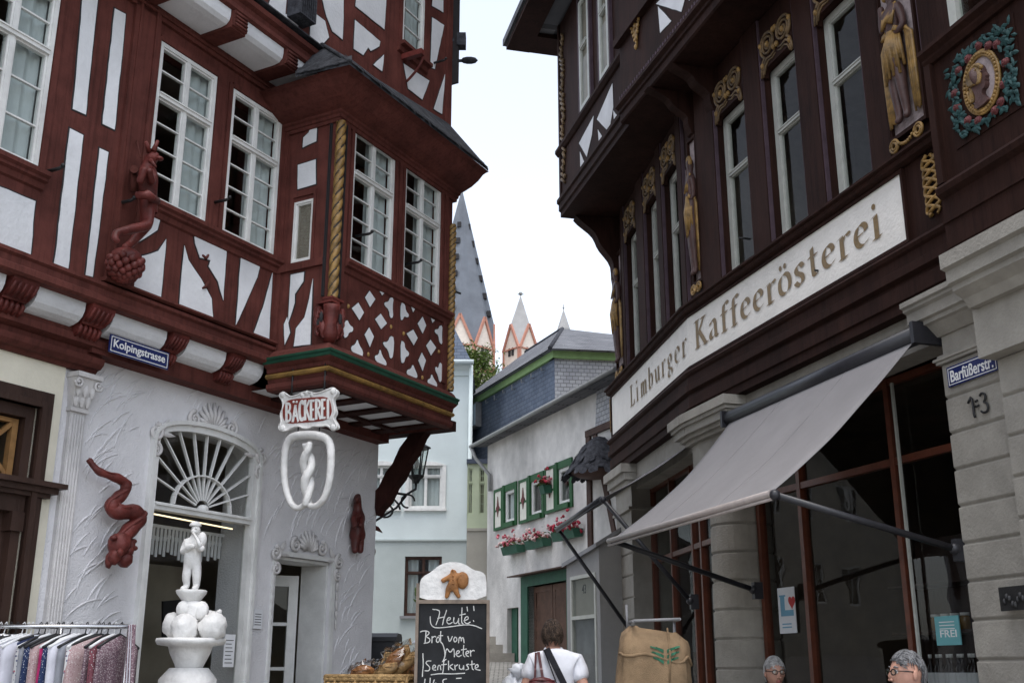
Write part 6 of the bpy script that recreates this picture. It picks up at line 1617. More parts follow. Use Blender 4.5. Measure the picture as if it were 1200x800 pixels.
# ---- cathedral behind the roofs
def tower(cx, cy, zb, zt, hw, zg, zap, rot, sroof, nm, lab, n=4):
    root = thing(nm, (cx, cy, gz(cy)), lab, 'tower'); a = R(rot); ap = hw / math.tan(math.pi / n); st = 2 * math.pi / n; fr = [Fr((cx + ap * math.sin(a + k * st), cy - ap * math.cos(a + k * st)), (math.cos(a + k * st), math.sin(a + k * st)), (math.sin(a + k * st), -math.cos(a + k * st))) for k in range(n)]
    b = MB()
    for f in fr: b.face([f.P(-hw, 0, gz(cy)), f.P(hw, 0, gz(cy)), f.P(hw, 0, zt), f.P(0, 0, zg), f.P(-hw, 0, zt)])
    b.build('tower_wall', 'church_white', root)
    b = MB(); t = hw * .09
    for f in fr:
        for s in (-1, 1):
            bar(b, f, (s * hw * .98, zt), (0, zg), t * 2, -.05, .25); bar(b, f, (s * hw * .94, gz(cy)), (s * hw * .94, zt), t * 1.6, -.05, .2)
        b.box(f, -hw, hw, -.05, .3, zt - (zg - zt) * .75, zt - (zg - zt) * .62); b.box(f, -hw * .75, hw * .75, -.05, .22, zt + .0, zt + t)
    b.build('red_quoins', 'salmon', root)
    for f in fr:
        for s in (-1, 1):
            b = MB(); b.prism(f, [(s * hw * .2 - hw * .13, zt - hw * .5)] + [(s * hw * .2 + hw * .13 * math.cos(q), zt + hw * .05 + hw * .13 * math.sin(q)) for q in [math.pi * k / 8 for k in range(8, -1, -1)]] + [(s * hw * .2 + hw * .13, zt - hw * .5)], .01, .12); b.build('belfry_opening', 'line_dark', root)
    b = MB(); ring_ = []
    for k in range(2 * n):
        if k % 2 == 0: f = fr[k // 2]; ring_.append(f.P(0, .1, zg))
        else:
            f = fr[k // 2]; ring_.append(f.P(hw * 1.02, .02, zt))
    apx = (cx, cy, zap)
    for k in range(2 * n): b.face([ring_[k], ring_[(k + 1) % (2 * n)], apx])
    b.build('spire', sroof, root)
    b = MB(); b.tube([apx, (cx, cy, zap + (zap - zg) * .045)], .09, 6); b.ball((cx, cy, zap + .25), .3, 8, 6); b.tube([(cx - .45, cy, zap + (zap - zg) * .035), (cx + .45, cy, zap + (zap - zg) * .035)], .07, 6); b.build('finial', 'zinc', root)
    return root, fr
r0, fr0 = tower(-7.5, 150, 30, 44.4, 2.0, 49.0, 70.3, 3, 'far_slate', 'church_tower', 'tall slate church spire rising beside the red oriel, with salmon edged gables', 8)
b = MB()
for k in range(6):
    t = .12 + .13 * k
    for a in (-.62, .9):
        r = 4.9 * (1 - t); p = (-7.5 + r * math.sin(a + .42), 150 - r * math.cos(a + .42), 49.2 + (70.3 - 49.2) * t - 2)
        b.box(world_frame(p[0], p[1]), -.3, .3, -.3, .55, p[2], p[2] + .8)
b.build('spire_hatch', 'line_dark', r0)
tower(1.25, 150, 30, 44.8, 1.75, 48.6, 53.4, 40, 'far_slate_pale', 'church_tower', 'pale slate church turret with red and white gables between spire and grey roof')
rt = thing('roof_turret', (7.45, 150, gz(150)), 'slim small pale spire peeping over the hipped slate roof', 'tower')
b = MB(); b.lathe((7.45, 150, 0), [(.95, 45), (.95, 48.2), (.001, 51.3)], 8, 0, False); b.build('spire', 'far_slate_pale', rt); b = MB(); b.tube([(7.45, 150, 51.2), (7.45, 150, 52)], .06, 6); b.ball((7.45, 150, 51.5), .15, 6, 5); b.build('finial', 'zinc', rt); b = MB(); b.lathe((7.45, 150, 0), [(1.1, gz(150)), (1.1, 45)], 8); b.build('shaft', 'church_white', rt)

# ---- tree behind the mint house, distant wood
def tree(x, y, zb, zc, rx, rz, lab, seed, n):
    r_ = random.Random(seed); root = thing('leafy_tree', (x, y, zb), lab, 'tree')
    b = MB(); b.tube([(x, y, zb), (x + .1, y, zb + (zc - zb) * .5), (x, y + .1, zc)], [.35, .26, .14], 8)
    cl = []
    for k in range(34):
        a, e = r_.uniform(0, 6.28), r_.uniform(-.9, 1.4); q = r_.uniform(.35, 1)
        cl.append(Vector((x + rx * q * math.cos(a) * math.cos(e), y + rx * q * math.sin(a) * math.cos(e), zc + rz * q * math.sin(e))))
    for c in cl[:14]: b.tube([(x, y, zb + (zc - zb) * r_.uniform(.5, .95)), (Vector((x, y, zc)) + c) / 2 + Vector((0, 0, .2)), c], [.1, .06, .02], 6)
    b.build('trunk', 'bark', root)
    f = MB()
    for k in range(n):
        c = r_.choice(cl); p = c + Vector((r_.gauss(0, 1), r_.gauss(0, 1), r_.gauss(0, .8))) * rx * .2
        a = r_.uniform(0, 6.3); L = r_.uniform(.07, .15); e1 = Vector((math.cos(a), math.sin(a), r_.uniform(-.9, .5))).normalized() * L; e2 = e1.cross(Vector((r_.uniform(-1, 1), r_.uniform(-1, 1), 1))).normalized() * L * .42
        f.face([p - e1, p + e2, p + e1, p - e2], 0 if r_.random() < .55 else 1)
    f.build('crown', ['foliage', 'foliage_light'], root)
tc_ = at(564, 432, 60)
tree(tc_.x - .75, 60, gz(60), tc_.z - .5, 1.7, 1.9, 'light green leafy tree between the mint house and the slate roof', 5, 5200)

# ---- street lamp on the corner of the red house
lp = at(488, 540, 11.6)
lamp = thing('wall_lantern', (lp.x, lp.y, lp.z), 'black iron wall lantern with curled bracket behind the red corner brace', 'lantern')
b = MB(); x, y, z = lp
for k in range(6):
    a = R(60 * k); b.tube([(x + .075 * math.cos(a), y + .075 * math.sin(a), z - .16), (x + .125 * math.cos(a), y + .125 * math.sin(a), z + .14)], .008, 6)
b.lathe((x, y, z), [(.001, .26), (.02, .25), (.03, .20), (.08, .19), (.15, .15), (.155, .135), (.12, .135), (.001, .13)], 6, 0, False); b.lathe((x, y, z), [(.03, -.24), (.05, -.2), (.085, -.17), (.085, -.155), (.001, -.155)], 6, 0, False)
b.build('lantern_frame', 'iron_black', lamp)
b = MB(); vs = []
for zz, r in ((-.15, .072), (.13, .12)):
    vs += [(x + r * math.cos(R(60 * k)), y + r * math.sin(R(60 * k)), z + zz) for k in range(6)]
b.raw(vs, [(k, (k + 1) % 6, 6 + (k + 1) % 6, 6 + k) for k in range(6)]); b.build('pane', 'window_glass', lamp)
b = MB(); b.ball((x, y, z - .02), (.03, .03, .06), 10, 8); b.build('bulb', 'plate_white', lamp)
wp = A.P(9.17, GW - .25, 0)
b = MB(); b.tube([(x, y, z - .24), (x, y, z - .30), (x - .1, y, z - .36), (wp[0], wp[1], z - .34)], .014, 7)
sp = [(x - .30 + .14 * (1 - t / 2) * math.cos(t * 5.5), y, z - .52 + .14 * (1 - t / 2) * math.sin(t * 5.5)) for t in [k / 20 * 1.6 for k in range(21)]]
b.tube(sp, .011, 6); b.tube([(x - .08 + .07 * math.cos(t), y, z - .43 + .07 * math.sin(t)) for t in [k * .4 for k in range(13)]], .010, 6); b.tube([(x - .1, y, z - .37), (x - .2, y, z - .5), (wp[0], wp[1], z - .8)], .013, 6); b.tube([(wp[0], wp[1], z - .25), (wp[0], wp[1], z - .9)], .016, 6)
b.build('bracket', 'iron_black', lamp)
# wheeled bin beside the corner
bp = at(440, 742, 11.9); bz = gz(11.9)
binr = thing('wheeled_bin', (bp.x, bp.y, bz), 'black wheeled bin standing past the stucco wall corner', 'bin')
bf = world_frame(bp.x, bp.y); H_ = bp.z - bz
b = MB(); b.hexa([bf.P(-.18, .2, bz + .06), bf.P(.18, .2, bz + .06), bf.P(.18, -.2, bz + .06), bf.P(-.18, -.2, bz + .06), bf.P(-.23, .25, bz + H_ - .08), bf.P(.23, .25, bz + H_ - .08), bf.P(.23, -.25, bz + H_ - .08), bf.P(-.23, -.25, bz + H_ - .08)]); b.build('body', 'bin_black', binr)
b = MB(); b.profile(bf, [(-.29, bz + H_ - .08), (.28, bz + H_ - .08), (.28, bz + H_ - .04), (.2, bz + H_), (-.2, bz + H_), (-.29, bz + H_ - .03)], -.255, .255); b.tube([bf.P(-.2, -.32, bz + H_ - .05), bf.P(.2, -.32, bz + H_ - .05)], .018, 7); b.build('lid', 'bin_black', binr)
for s in (-1, 1):
    b = MB(); b.tube([bf.P(s * .19, -.2, bz + .1), bf.P(s * .25, -.2, bz + .1)], .1, 14); b.build('wheel', 'iron_black', binr)
# stone steps and planter up the alley
b = MB()
st = world_frame(-.3, 22.6, 0)
for k in range(4): b.box(st, -.75, .35, -1.6, -.35 * k, gz(22.6) - .3, gz(22.6) + .17 * (k + 1))
tag(b.build('stone_steps', 'stone_grey', None, (-.3, 22.6, gz(22.6))), 'worn stone steps rising beside the white house corner', 'steps')
# ---- grey house added out of view for the shop glass to mirror
GH = world_frame(0, 25.6, 0)
grey = thing('unseen_grey_house', (-16, 27, gz(25)), 'plain grey rendered house added unseen beyond the mint house for the shop glass reflection', 'house')
gw = [(-23 + 2.2 * k, -22 + 2.2 * k, z, z + 1.4) for k in range(6) for z in (3.4, 6.2)]
b = MB(); wall(b, GH, -26, -9.1, .5, 9, gw, 0, .14); b.face([GH.P(-26, 0, .5), GH.P(-26, -8, .5), GH.P(-26, -8, 9), GH.P(-26, 0, 9)]); b.face([GH.P(-9.1, 0, .5), GH.P(-9.1, -8, .5), GH.P(-9.1, -8, 9), GH.P(-9.1, 0, 9)]); b.build('rendered_wall', 'beige_wall', grey)
for q in gw: sash(GH, *q, -.04, grey, 2, None, 0, 2, fw=.06)
room(GH, -25.5, -9.5, -4, -.14, 2, 9, grey)
b = MB(); b.quad_uv(GH.P(-26.3, .4, 8.9), GH.P(-8.9, .4, 8.9), GH.P(-8.9, -4, 13), GH.P(-26.3, -4, 13)); b.quad_uv(GH.P(-26.3, -8.4, 8.9), GH.P(-8.9, -8.4, 8.9), GH.P(-8.9, -4, 13), GH.P(-26.3, -4, 13)); b.build('roof', 'slate_grey', grey)
# ================================================================== street furniture and goods
# ---- white plaster fountain figure in front of the bakery window
FY = 7.85
def f_at(x, y): return at(x, y, FY)
k_ = (f_at(330, 700) - f_at(230, 700)).x / 100
fx = f_at(228, 700).x; fz = lambda y: f_at(229, y).z
fount = thing('fountain_statue', (fx, FY, 0), 'white plaster fountain sculpture with piper figure, lemons and scalloped dish', 'statue')
b = MB()
b.lathe((fx, FY, 0), [(.001, 0), (.30, 0), (.31, .05), (.24, .12), (.16, .3), (.14, .55), (.15, .8), (.20, fz(800) - .12), (.19, fz(790) - .03), (.13, fz(782)), (.09, fz(782))], 24, 0, True, .06)
b.build('pedestal', 'white_gloss', fount)
b = MB(); b.lathe((fx, FY, 0), [(.085, fz(785)), (.10, fz(778)), (.135, fz(765)), (.15, fz(757)), (.225, fz(755)), (.238, fz(751)), (.232, fz(747.5)), (.20, fz(749)), (.10, fz(752)), (.001, fz(752))], 28, 0, True, .07); b.build('dish', 'white_gloss', fount)
for (px, py, rx, rz, yy) in ((203, 733, .078, .09, .02), (222, 737, .092, .102, -.12), (253, 735, .092, .105, -.08), (238, 728, .07, .085, .13)):
    b = MB(); c = f_at(px, py); c.y = FY + yy
    b.ball(c, (rx, rx, rz), 22, 16, 0, .20, Matrix.Rotation(.35 if px > 230 else -.2, 3, 'Y'), 2.5)
    if px > 245: b.tube([c + Vector((.03, 0, rz * .85)), c + Vector((.045, 0, rz * 1.13))], [.03, .008], 8)
    b.build('lemon', 'white_gloss', fount)
b = MB(); c0 = f_at(226, 715)
b.lathe((c0.x, FY, 0), [(.06, fz(748)), (.07, fz(726)), (.085, fz(712)), (.07, fz(706)), (.05, fz(704))], 16, 0, True, .2); b.ball((f_at(217, 715).x, FY - .05, fz(714)), (.05, .05, .06), 10, 8); b.ball((f_at(237, 717).x, FY - .03, fz(716)), (.055, .05, .07), 10, 8); b.build('shell_stem', 'white_gloss', fount)
b = MB(); c1 = f_at(224, 700); b.lathe((c1.x, FY, 0), [(.035, fz(708)), (.07, fz(702)), (.10, fz(695)), (.105, fz(692)), (.098, fz(691)), (.06, fz(693)), (.001, fz(694))], 20, 0, True, .08); b.build('small_dish', 'white_gloss', fount)
def fp(x, y, d=0): v = f_at(x, y); v.y = FY + d; return tuple(v)
nodes = {'pelvis': (fp(225, 659), .052), 'belly': (fp(226, 650, -.02), .056), 'chest': (fp(226, 637), .054), 'neck': (fp(229, 629), .026), 'head': (fp(230, 621, -.01), .036), 'crown': (fp(229.5, 615), .03),
  'sl': (fp(218, 635), .030), 'el': (fp(215, 648, -.02), .027), 'hl': (fp(226, 642, -.085), .022), 'gl': (fp(233, 641, -.10), .018), 'sr': (fp(233, 635), .029), 'er': (fp(237, 645, -.05), .025), 'hr': (fp(238, 638, -.10), .022),
  'hip_l': (fp(221, 664), .040), 'kl': (fp(219, 676, -.02), .032), 'al': (fp(219, 687), .024), 'tl': (fp(215.5, 691.5, -.06), .022), 'hip_r': (fp(230, 664), .040), 'kr': (fp(231, 676, -.01), .032), 'ar': (fp(230, 687), .024), 'tr': (fp(230, 691.5, -.06), .022)}
ed = [('pelvis', 'belly'), ('belly', 'chest'), ('chest', 'neck'), ('neck', 'head'), ('head', 'crown'), ('chest', 'sl'), ('sl', 'el'), ('el', 'hl'), ('hl', 'gl'), ('chest', 'sr'), ('sr', 'er'), ('er', 'hr'), ('pelvis', 'hip_l'), ('hip_l', 'kl'), ('kl', 'al'), ('al', 'tl'), ('pelvis', 'hip_r'), ('hip_r', 'kr'), ('kr', 'ar'), ('ar', 'tr')]
vs, fs = skin(nodes, ed, 'pelvis', 2); b = MB(); b.raw(vs, fs, 0, True)
hc = Vector(fp(230, 619, -.045)); b.ball(hc + Vector((.014, .0, -.004)), (.009, .012, .009), 8, 6); b.ball(hc + Vector((.0, .012, -.025)), (.028, .02, .022), 10, 6)
b.lathe(fp(229, 616.5), [(.041, 0), (.043, .006), (.038, .02), (.025, .032), (.001, .038)], 14)
b.ball(fp(225, 656, -.0), (.062, .055, .018), 14, 8)
b.build('piper_figure', 'white_gloss', fount)
b = MB(); b.tube([fp(229, 625, -.06), fp(236, 634, -.1), fp(240, 643, -.11)], [.008, .011, .016], 8); b.ball(fp(239, 633, -.05), (.033, .035, .055), 10, 8); b.ball(fp(241, 644, -.10), .022, 8, 6); b.build('bagpipe', 'white_gloss', fount)

# ---- hanging bakery sign and its pretzel
SB = Fr(A.P(6.98, 0, 0)[:2], A.n, (-A.d[0], -A.d[1]))
def sb(x, y): return SB.m(x, y)
c = sb(363, 481)
sgn = thing('bakery_sign', SB.P(c[0], 0, c[1]), 'white scrolled board with brick red field reading BÄCKEREI, hung beneath the oriel', 'sign')
out = [(331, 460), (338, 462), (341, 466), (352, 463), (357, 460), (365, 460), (371, 462), (381, 459), (388, 456), (393, 455), (397, 459), (395, 464), (391, 468), (393, 477), (395, 484), (391, 490), (396, 497), (397, 502), (391, 504), (385, 498), (376, 500), (368, 499), (364, 502), (357, 502), (352, 499), (343, 501), (338, 505), (330, 505), (328, 500), (332, 495), (330, 486), (334, 478), (333, 469), (329, 465)]
fld = [(336, 471), (346, 468), (358, 467), (370, 466), (382, 465), (388, 468), (390, 476), (391, 484), (387, 491), (378, 494), (366, 495), (352, 496), (340, 497), (334, 492), (333, 482)]
b = MB(); b.prism(SB, chaikin([sb(*p) for p in out], 2), -.02, .02)
for px, py in ((333, 463), (392, 459), (392, 501), (333, 502)):
    u, z = sb(px, py); b.ball(SB.P(u, .012, z), (.03, .03, .03), 10, 8)
for px, py in ((361, 461), (356, 463), (367, 463)): u, z = sb(px, py); b.ball(SB.P(u, .012, z), (.022, .02, .025), 8, 6)
pts = chaikin([sb(*p) for p in out], 2); b.tube([SB.P(u, .02, z) for u, z in pts + pts[:1]], .0085, 6)
b.build('sign_board', 'white_gloss', sgn)
b = MB(); b.prism(SB, chaikin([sb(*p) for p in fld], 2), .015, .024); b.build('red_field', 'sign_red', sgn)
b = MB()
G2 = {'B': [[(.1, 0), (.1, 1)], [(.1, 1), (.55, .95), (.6, .75), (.45, .55), (.1, .52)], [(.1, .52), (.6, .48), (.68, .22), (.5, 0), (.1, 0)]], 'A': [[(.05, 0), (.38, 1)], [(.38, 1), (.72, 0)], [(.2, .35), (.6, .35)]],
      'C': [[(.7, .85), (.45, 1), (.15, .8), (.08, .45), (.2, .1), (.5, 0), (.7, .12)]], 'K': [[(.1, 0), (.1, 1)], [(.65, 1), (.12, .45)], [(.25, .6), (.7, 0)]], 'E': [[(.1, 0), (.1, 1)], [(.1, 1), (.6, 1)], [(.1, .52), (.5, .52)], [(.1, 0), (.6, 0)]],
      'R': [[(.1, 0), (.1, 1)], [(.1, 1), (.55, .95), (.62, .75), (.5, .55), (.1, .5)], [(.3, .5), (.68, 0)]], 'I': [[(.2, 0), (.2, 1)]]}
cells = [(337, 343.5, 473, 494), (345, 351.5, 476, 494), (352.5, 358, 470, 493), (359, 365, 470, 492), (366, 371, 470, 492), (372, 378, 469, 491), (379, 384, 469, 490), (386, 388, 469, 490)]
for ch, (x0, x1, y0, y1) in zip('BACKEREI', cells):
    for n_, st in enumerate(G2[ch]):
        p = chaikin(st, 2, False) if len(st) > 2 else st
        pts = [sb(x0 + q[0] / .7 * (x1 - x0), y1 + q[1] * (y0 - y1)) for q in p]
        polyline_ribbon(b, SB, pts, .020 if n_ else .026, .026 + .0006 * n_)
for px in (346.5, 350): u, z = sb(px, 471.5); b.ball(SB.P(u, .026, z), (.011, .006, .011), 8, 6)
b.build('lettering', 'white_gloss', sgn)
b = MB()
for px in (342, 380): u, z = sb(px, 458); b.tube([SB.P(u, 0, z - .05), SB.P(u, 0, 3.75)], .009, 6)
b.build('hanger', 'iron_black', sgn)
c = sb(361, 552)
prz = thing('pretzel_sign', SB.P(c[0], 0, c[1]), 'large white plaster pretzel hanging below the bakery board', 'sign')
b = MB(); lp_ = [(358, 590), (350, 596), (342, 592), (336, 578), (333, 560), (333, 540), (335, 522), (341, 512), (352, 509.5), (362, 509), (374, 510), (384, 514), (388, 524), (388, 545), (386, 565), (381, 582), (374, 591), (366, 594), (360, 590)]
P3 = [SB.P(*(lambda q: (q[0], 0, q[1]))(sb(*p))) for p in chaikin(lp_, 2, False)]; b.tube(P3, [.030 + .006 * math.sin(i / len(P3) * 6.283 - 1.5) for i in range(len(P3))], 12)
for ph in (0, math.pi):
    pts, rs_ = [], []
    for i in range(41):
        t = i / 40; y = 519 + t * 74; a = ph + t * math.pi * 2.6; u, z = sb(360.5 + 4.2 * math.cos(a) * (.5 + .5 * math.sin(math.pi * min(1, t * 1.3 + .12))), y); pts.append(SB.P(u, .028 * math.sin(a), z)); rs_.append(.036 * (.75 + .25 * math.sin(math.pi * t)))
    b.tube(pts, rs_, 10)
b.build('dough_loop', 'white_gloss', prz)
b = MB()
for px in (349, 374): u, z = sb(px, 509); b.tube([SB.P(u, 0, z), SB.P(u, 0, sb(px, 498)[1])], .006, 6)
b.build('hanger', 'iron_black', prz)

# ---- carved figures on the red house
gt = thing('goat_carving', A.P(5.2, .25, 4.0), 'red carved goat-headed dancer standing on a bunch of grapes at the corner post', 'carving')
def ga(x, y, w=.2): u, z = A.m(x, y, w); return A.P(u, w, z)
vs, fs = skin({'pelvis': (ga(173, 240), .068), 'waist': (ga(174, 226), .066), 'chest': (ga(173, 207), .066), 'neck': (ga(174, 192), .05), 'head': (ga(178, 183, .25), .058), 'snout': (ga(187, 182, .3), .034),
  'sl': (ga(167, 203, .24), .036), 'el': (ga(164, 214, .3), .028), 'hl': (ga(170, 196, .34), .026), 'sr': (ga(180, 203, .24), .036), 'er': (ga(178, 214, .32), .028), 'hr': (ga(174, 197, .36), .026),
  'thigh': (ga(175, 254), .06), 'kl': (ga(172, 265, .28), .042), 'cl': (ga(152, 269, .30), .036), 'al': (ga(136, 273, .30), .03), 'fl': (ga(134, 280, .32), .028), 'tl': (ga(140, 285, .34), .022),
  'kr': (ga(167, 270, .18), .042), 'ar': (ga(152, 287, .18), .032), 'tr': (ga(145, 291, .2), .03)},
  [('pelvis', 'waist'), ('waist', 'chest'), ('chest', 'neck'), ('neck', 'head'), ('head', 'snout'), ('chest', 'sl'), ('sl', 'el'), ('el', 'hl'), ('chest', 'sr'), ('sr', 'er'), ('er', 'hr'), ('pelvis', 'thigh'), ('thigh', 'kl'), ('kl', 'cl'), ('cl', 'al'), ('al', 'fl'), ('fl', 'tl'), ('thigh', 'kr'), ('kr', 'ar'), ('ar', 'tr')], 'pelvis', 2)
b = MB(); b.raw(vs, fs, 0, True)
b.tube([ga(175, 178, .25), ga(171, 166, .27)], [.022, .012], 7); b.tube([ga(180, 177, .28), ga(185, 165, .3)], [.022, .012], 7); b.ball(ga(187, 186, .30), (.03, .03, .018), 8, 6); b.tube([ga(176, 188, .31), ga(183, 196, .36)], [.02, .008], 6)
b.build('body', 'red_carving', gt)
b = MB(); b.tube([ga(161, 229, .26), ga(172, 228, .34), ga(184, 236, .24)], [.03, .036, .03], 8); b.build('belt', 'red_carving', gt)
b = MB(); b.tube([ga(157, 200, .05), ga(157, 198, .28)], .03, 8); b.tube([ga(160, 165, .04), ga(165, 185, .2)], .006, 5); b.tube([ga(157, 225, .08), ga(158, 203, .1)], .03, 8); b.build('mounting', 'red_timber', gt)
b = MB(); cg = Vector(ga(147, 309, .16)); r_ = random.Random(4)
b.ball(cg + Vector((0, 0, .035)), (.118, .118, .085), 14, 10)
for k in range(60):
    a, e = k * 2.4, -1.45 + 1.75 * (k / 59); q = .115; b.ball(cg + Vector((q * math.cos(a) * math.cos(e), q * math.sin(a) * math.cos(e), .12 * math.sin(e))), .030, 8, 6)
b.build('grape_bunch', 'red_carving', gt)
sn = thing('serpent_carving', A.P(5.6, GW, 2.4), 'red carved serpent winding down the stucco with a bearded grape mask', 'carving')
sq = [(104, 538, .08), (112, 550, .12), (124, 556, .14), (139, 560, .15), (148, 566, .15), (147, 576, .14), (137, 584, .13), (131, 590, .13), (132, 598, .14), (144, 600, .15), (158, 599, .15), (164, 605, .15), (160, 613, .15), (150, 622, .15), (143, 632, .16)]
sq = chaikin(sq, 2, False)
b = MB(); n_ = len(sq); b.tube([A.P(*(lambda q: (q[0], GW + w, q[1]))(A.m(x, y, GW + w))) for x, y, w in sq], [.018 + .040 * min(1, i / n_ * 1.7) + .004 * math.sin(i * 1.1) for i in range(n_)], 12)
for ph in (0, 2.1, 4.2):
    pts = []
    for i, (x, y, w) in enumerate(sq):
        r_i = .018 + .040 * min(1, i / n_ * 1.7); a = ph + i * .16; u, z = A.m(x, y, GW + w)
        pts.append(A.P(u + r_i * .95 * math.cos(a), GW + w + r_i * .8 * math.sin(a), z + r_i * .5 * math.sin(a * 1.0)))
    b.tube(pts, [.004 + .010 * min(1, i / n_ * 2) for i in range(n_)], 6)
b.build('serpent_body', 'red_carving', sn)
def sa(x, y, w): u, z = A.m(x, y, GW + w); return Vector(A.P(u, GW + w, z))
b = MB(); c = sa(140, 638, .17); b.ball(c, (.085, .085, .09), 14, 10, 0, .12)
for p, r in (((134, 652, .18), (.05, .05, .06)), ((146, 655, .18), (.062, .06, .06)), ((150, 646, .2), (.045, .045, .04)), ((154, 640, .16), (.03, .03, .05)), ((128, 656, .15), (.03, .03, .06)), ((141, 647, .26), (.025, .03, .03))): b.ball(sa(*p), r, 10, 8, 0, .2)
for p in ((157, 642, .14), (156, 634, .15), (151, 628, .17), (133, 630, .2)): b.ball(sa(*p), (.03, .03, .02), 8, 6)
b.build('grape_mask', 'red_carving', sn)
br = thing('bear_carving', A.P(8.77, GW, 2.65), 'small dark red carved upright animal on the stucco between pretzel and wall corner', 'carving')
ba = lambda x, y, w=.07: tuple(sa(x, y, w))
vs, fs = skin({'belly': (ba(419, 624), .075), 'chest': (ba(419, 608), .06), 'neck': (ba(419, 592), .04), 'head': (ba(419, 583), .045), 'crown': (ba(419, 578), .03), 'hl': (ba(416, 638), .042), 'fl': (ba(416, 648, .09), .03), 'hr': (ba(422, 638), .042), 'fr': (ba(422, 648, .09), .03), 'sl': (ba(414, 606, .1), .03), 'pl': (ba(416, 618, .15), .026), 'sr': (ba(424, 606, .1), .03), 'pr': (ba(422, 617, .15), .026), 'nose': (ba(418, 585, .13), .024)},
   [('belly', 'chest'), ('chest', 'neck'), ('neck', 'head'), ('head', 'crown'), ('belly', 'hl'), ('hl', 'fl'), ('belly', 'hr'), ('hr', 'fr'), ('chest', 'sl'), ('sl', 'pl'), ('chest', 'sr'), ('sr', 'pr'), ('head', 'nose')], 'belly', 2)
b = MB(); b.raw(vs, fs, 0, True); b.build('body', 'bear_red', br)
cn = thing('corner_carving', A.P(9.2, GW - .2, 2.4), 'dark red carved figure with a horn on the corner side of the stucco wall', 'carving')
b = MB(); r_ = random.Random(8)
for k in range(15):
    z = 2.2 + .062 * k; b.ball(A.P(9.17, GW - .10 - .03 * math.sin(k * 1.1), z), (.05 + .012 * math.sin(k * 2.2), .06, .055), 8, 6, 0, .25)
b.tube([A.P(9.18, GW - .08, 2.70), A.P(9.26, GW - .06, 2.69), A.P(9.34, GW - .05, 2.655)], [.03, .024, .004], 8)
b.build('body', 'bear_red', cn)

# ---- clothes rack
RY = 7.4; rz_ = 1.575
rack = thing('clothes_rack', (-3.0, RY, 0), 'chrome clothes rail standing before the stucco wall', 'clothes rack')
b = MB(); xe = at(152, 735, RY).x
b.tube([(-4.1, RY, rz_), (xe, RY, rz_)], .015, 10); b.tube([(-4.1, RY - .02, rz_ - .06), (xe - .55, RY - .02, rz_ - .06)], .011, 8); b.build('rail', 'chrome', rack)
for x in (-4.05, xe - .45, xe): 
    b = MB(); b.tube([(x, RY, 0.06), (x, RY, rz_)], .016, 8); b.tube([(x, RY - .25, .05), (x, RY + .25, .05)], .016, 8); b.build('leg', 'chrome', rack)
b = MB(); b.tube([(-4.05, RY, .12), (xe, RY, .12)], .014, 8); b.build('crossbar', 'chrome', rack)
def garment(x, m_, hm, seed, wide, length):
    r_ = random.Random(seed); root = thing('hanging_garment', (x, RY, rz_), 'x', 'garment', 'garments on the clothes rail')
    b = MB(); hk = [(0, .0, .0), (0, .012, .012), (0, .02, -.004), (0, .006, -.03), (0, 0, -.06)]
    b.tube([(x + p[0], RY + p[1], rz_ + .017 + p[2]) for p in hk], .004, 6); 
    b.tube([(x, RY - wide * .5, rz_ - .135), (x, RY - wide * .25, rz_ - .085), (x, RY, rz_ - .05), (x, RY + wide * .25, rz_ - .085), (x, RY + wide * .5, rz_ - .135)], .010, 7)
    b.build('hanger', hm, root)
    b = MB(); nu, nv = 14, 9; vs = []
    for sd in (-1, 1):
        for j in range(nv + 1):
            for i in range(nu + 1):
                s_ = i / nu * 2 - 1; t = j / nv
                top = -.055 - .085 * abs(s_) ** 1.1; y = s_ * wide * (.5 + .04 * t); z = top + (-length - top) * t
                th = (.012 + .028 * t + .022 * noise.noise((s_ * 3, t * 1.5, seed)) * t + .014 * math.sin(s_ * 9 + seed + 2 * t) * t + .010 * math.sin(s_ * 23 + seed * 2 - 3 * t) * t) * math.sqrt(max(0, 1 - s_ ** 8))
                vs.append((x + sd * th + .03 * t * math.sin(seed * 1.7) + .03 * t * noise.noise((s_ * 2.5, t * 2, seed + 5)), RY + y, rz_ + z))
    K = (nu + 1) * (nv + 1); fs = []
    for j in range(nv):
        for i in range(nu):
            a = j * (nu + 1) + i; fs += [(a, a + 1, a + nu + 2, a + nu + 1), (K + a, K + a + nu + 1, K + a + nu + 2, K + a + 1)]
    for i in range(nu): fs += [(i, K + i, K + i + 1, i + 1), (nv * (nu + 1) + i, nv * (nu + 1) + i + 1, K + nv * (nu + 1) + i + 1, K + nv * (nu + 1) + i)]
    for j in range(nv):
        for i in (0, nu): a = j * (nu + 1) + i; fs.append((a, a + nu + 1, K + a + nu + 1, K + a))
    b.raw(vs, fs, 0, True); b.build('cloth', m_, root)
    return root
kinds = [('cloth_stripe_mauve', 'mauve striped'), ('cloth_check_red', 'red checked'), ('cloth_dots_pink', 'dusty pink dotted'), ('cloth_floral_light', 'pale floral'), ('cloth_dots_navy', 'navy dotted'), ('cloth_pale', 'plain pale lilac'), ('cloth_grey', 'plain grey'), ('cloth_floral_dark', 'black floral'), ('cloth_navy', 'plain navy'), ('cloth_magenta', 'magenta'), ('cloth_aqua', 'pale aqua')]
proto = {}
for i, (m_, _) in enumerate(kinds):
    proto[m_] = garment(0, m_, 'plate_white' if i % 2 else 'iron_black', i + 3, .40 + .03 * (i % 3), .95 + .06 * (i % 4))
seq = [0, 1, 0, 2, 0, 3, 6, 5, 3, 4, 9, 2, 4, 3, 6, 8, 5, 5, 5, 10, 6, 5, 7, 9, 7, 8, 6, 5, 7, 8, 5, 6]
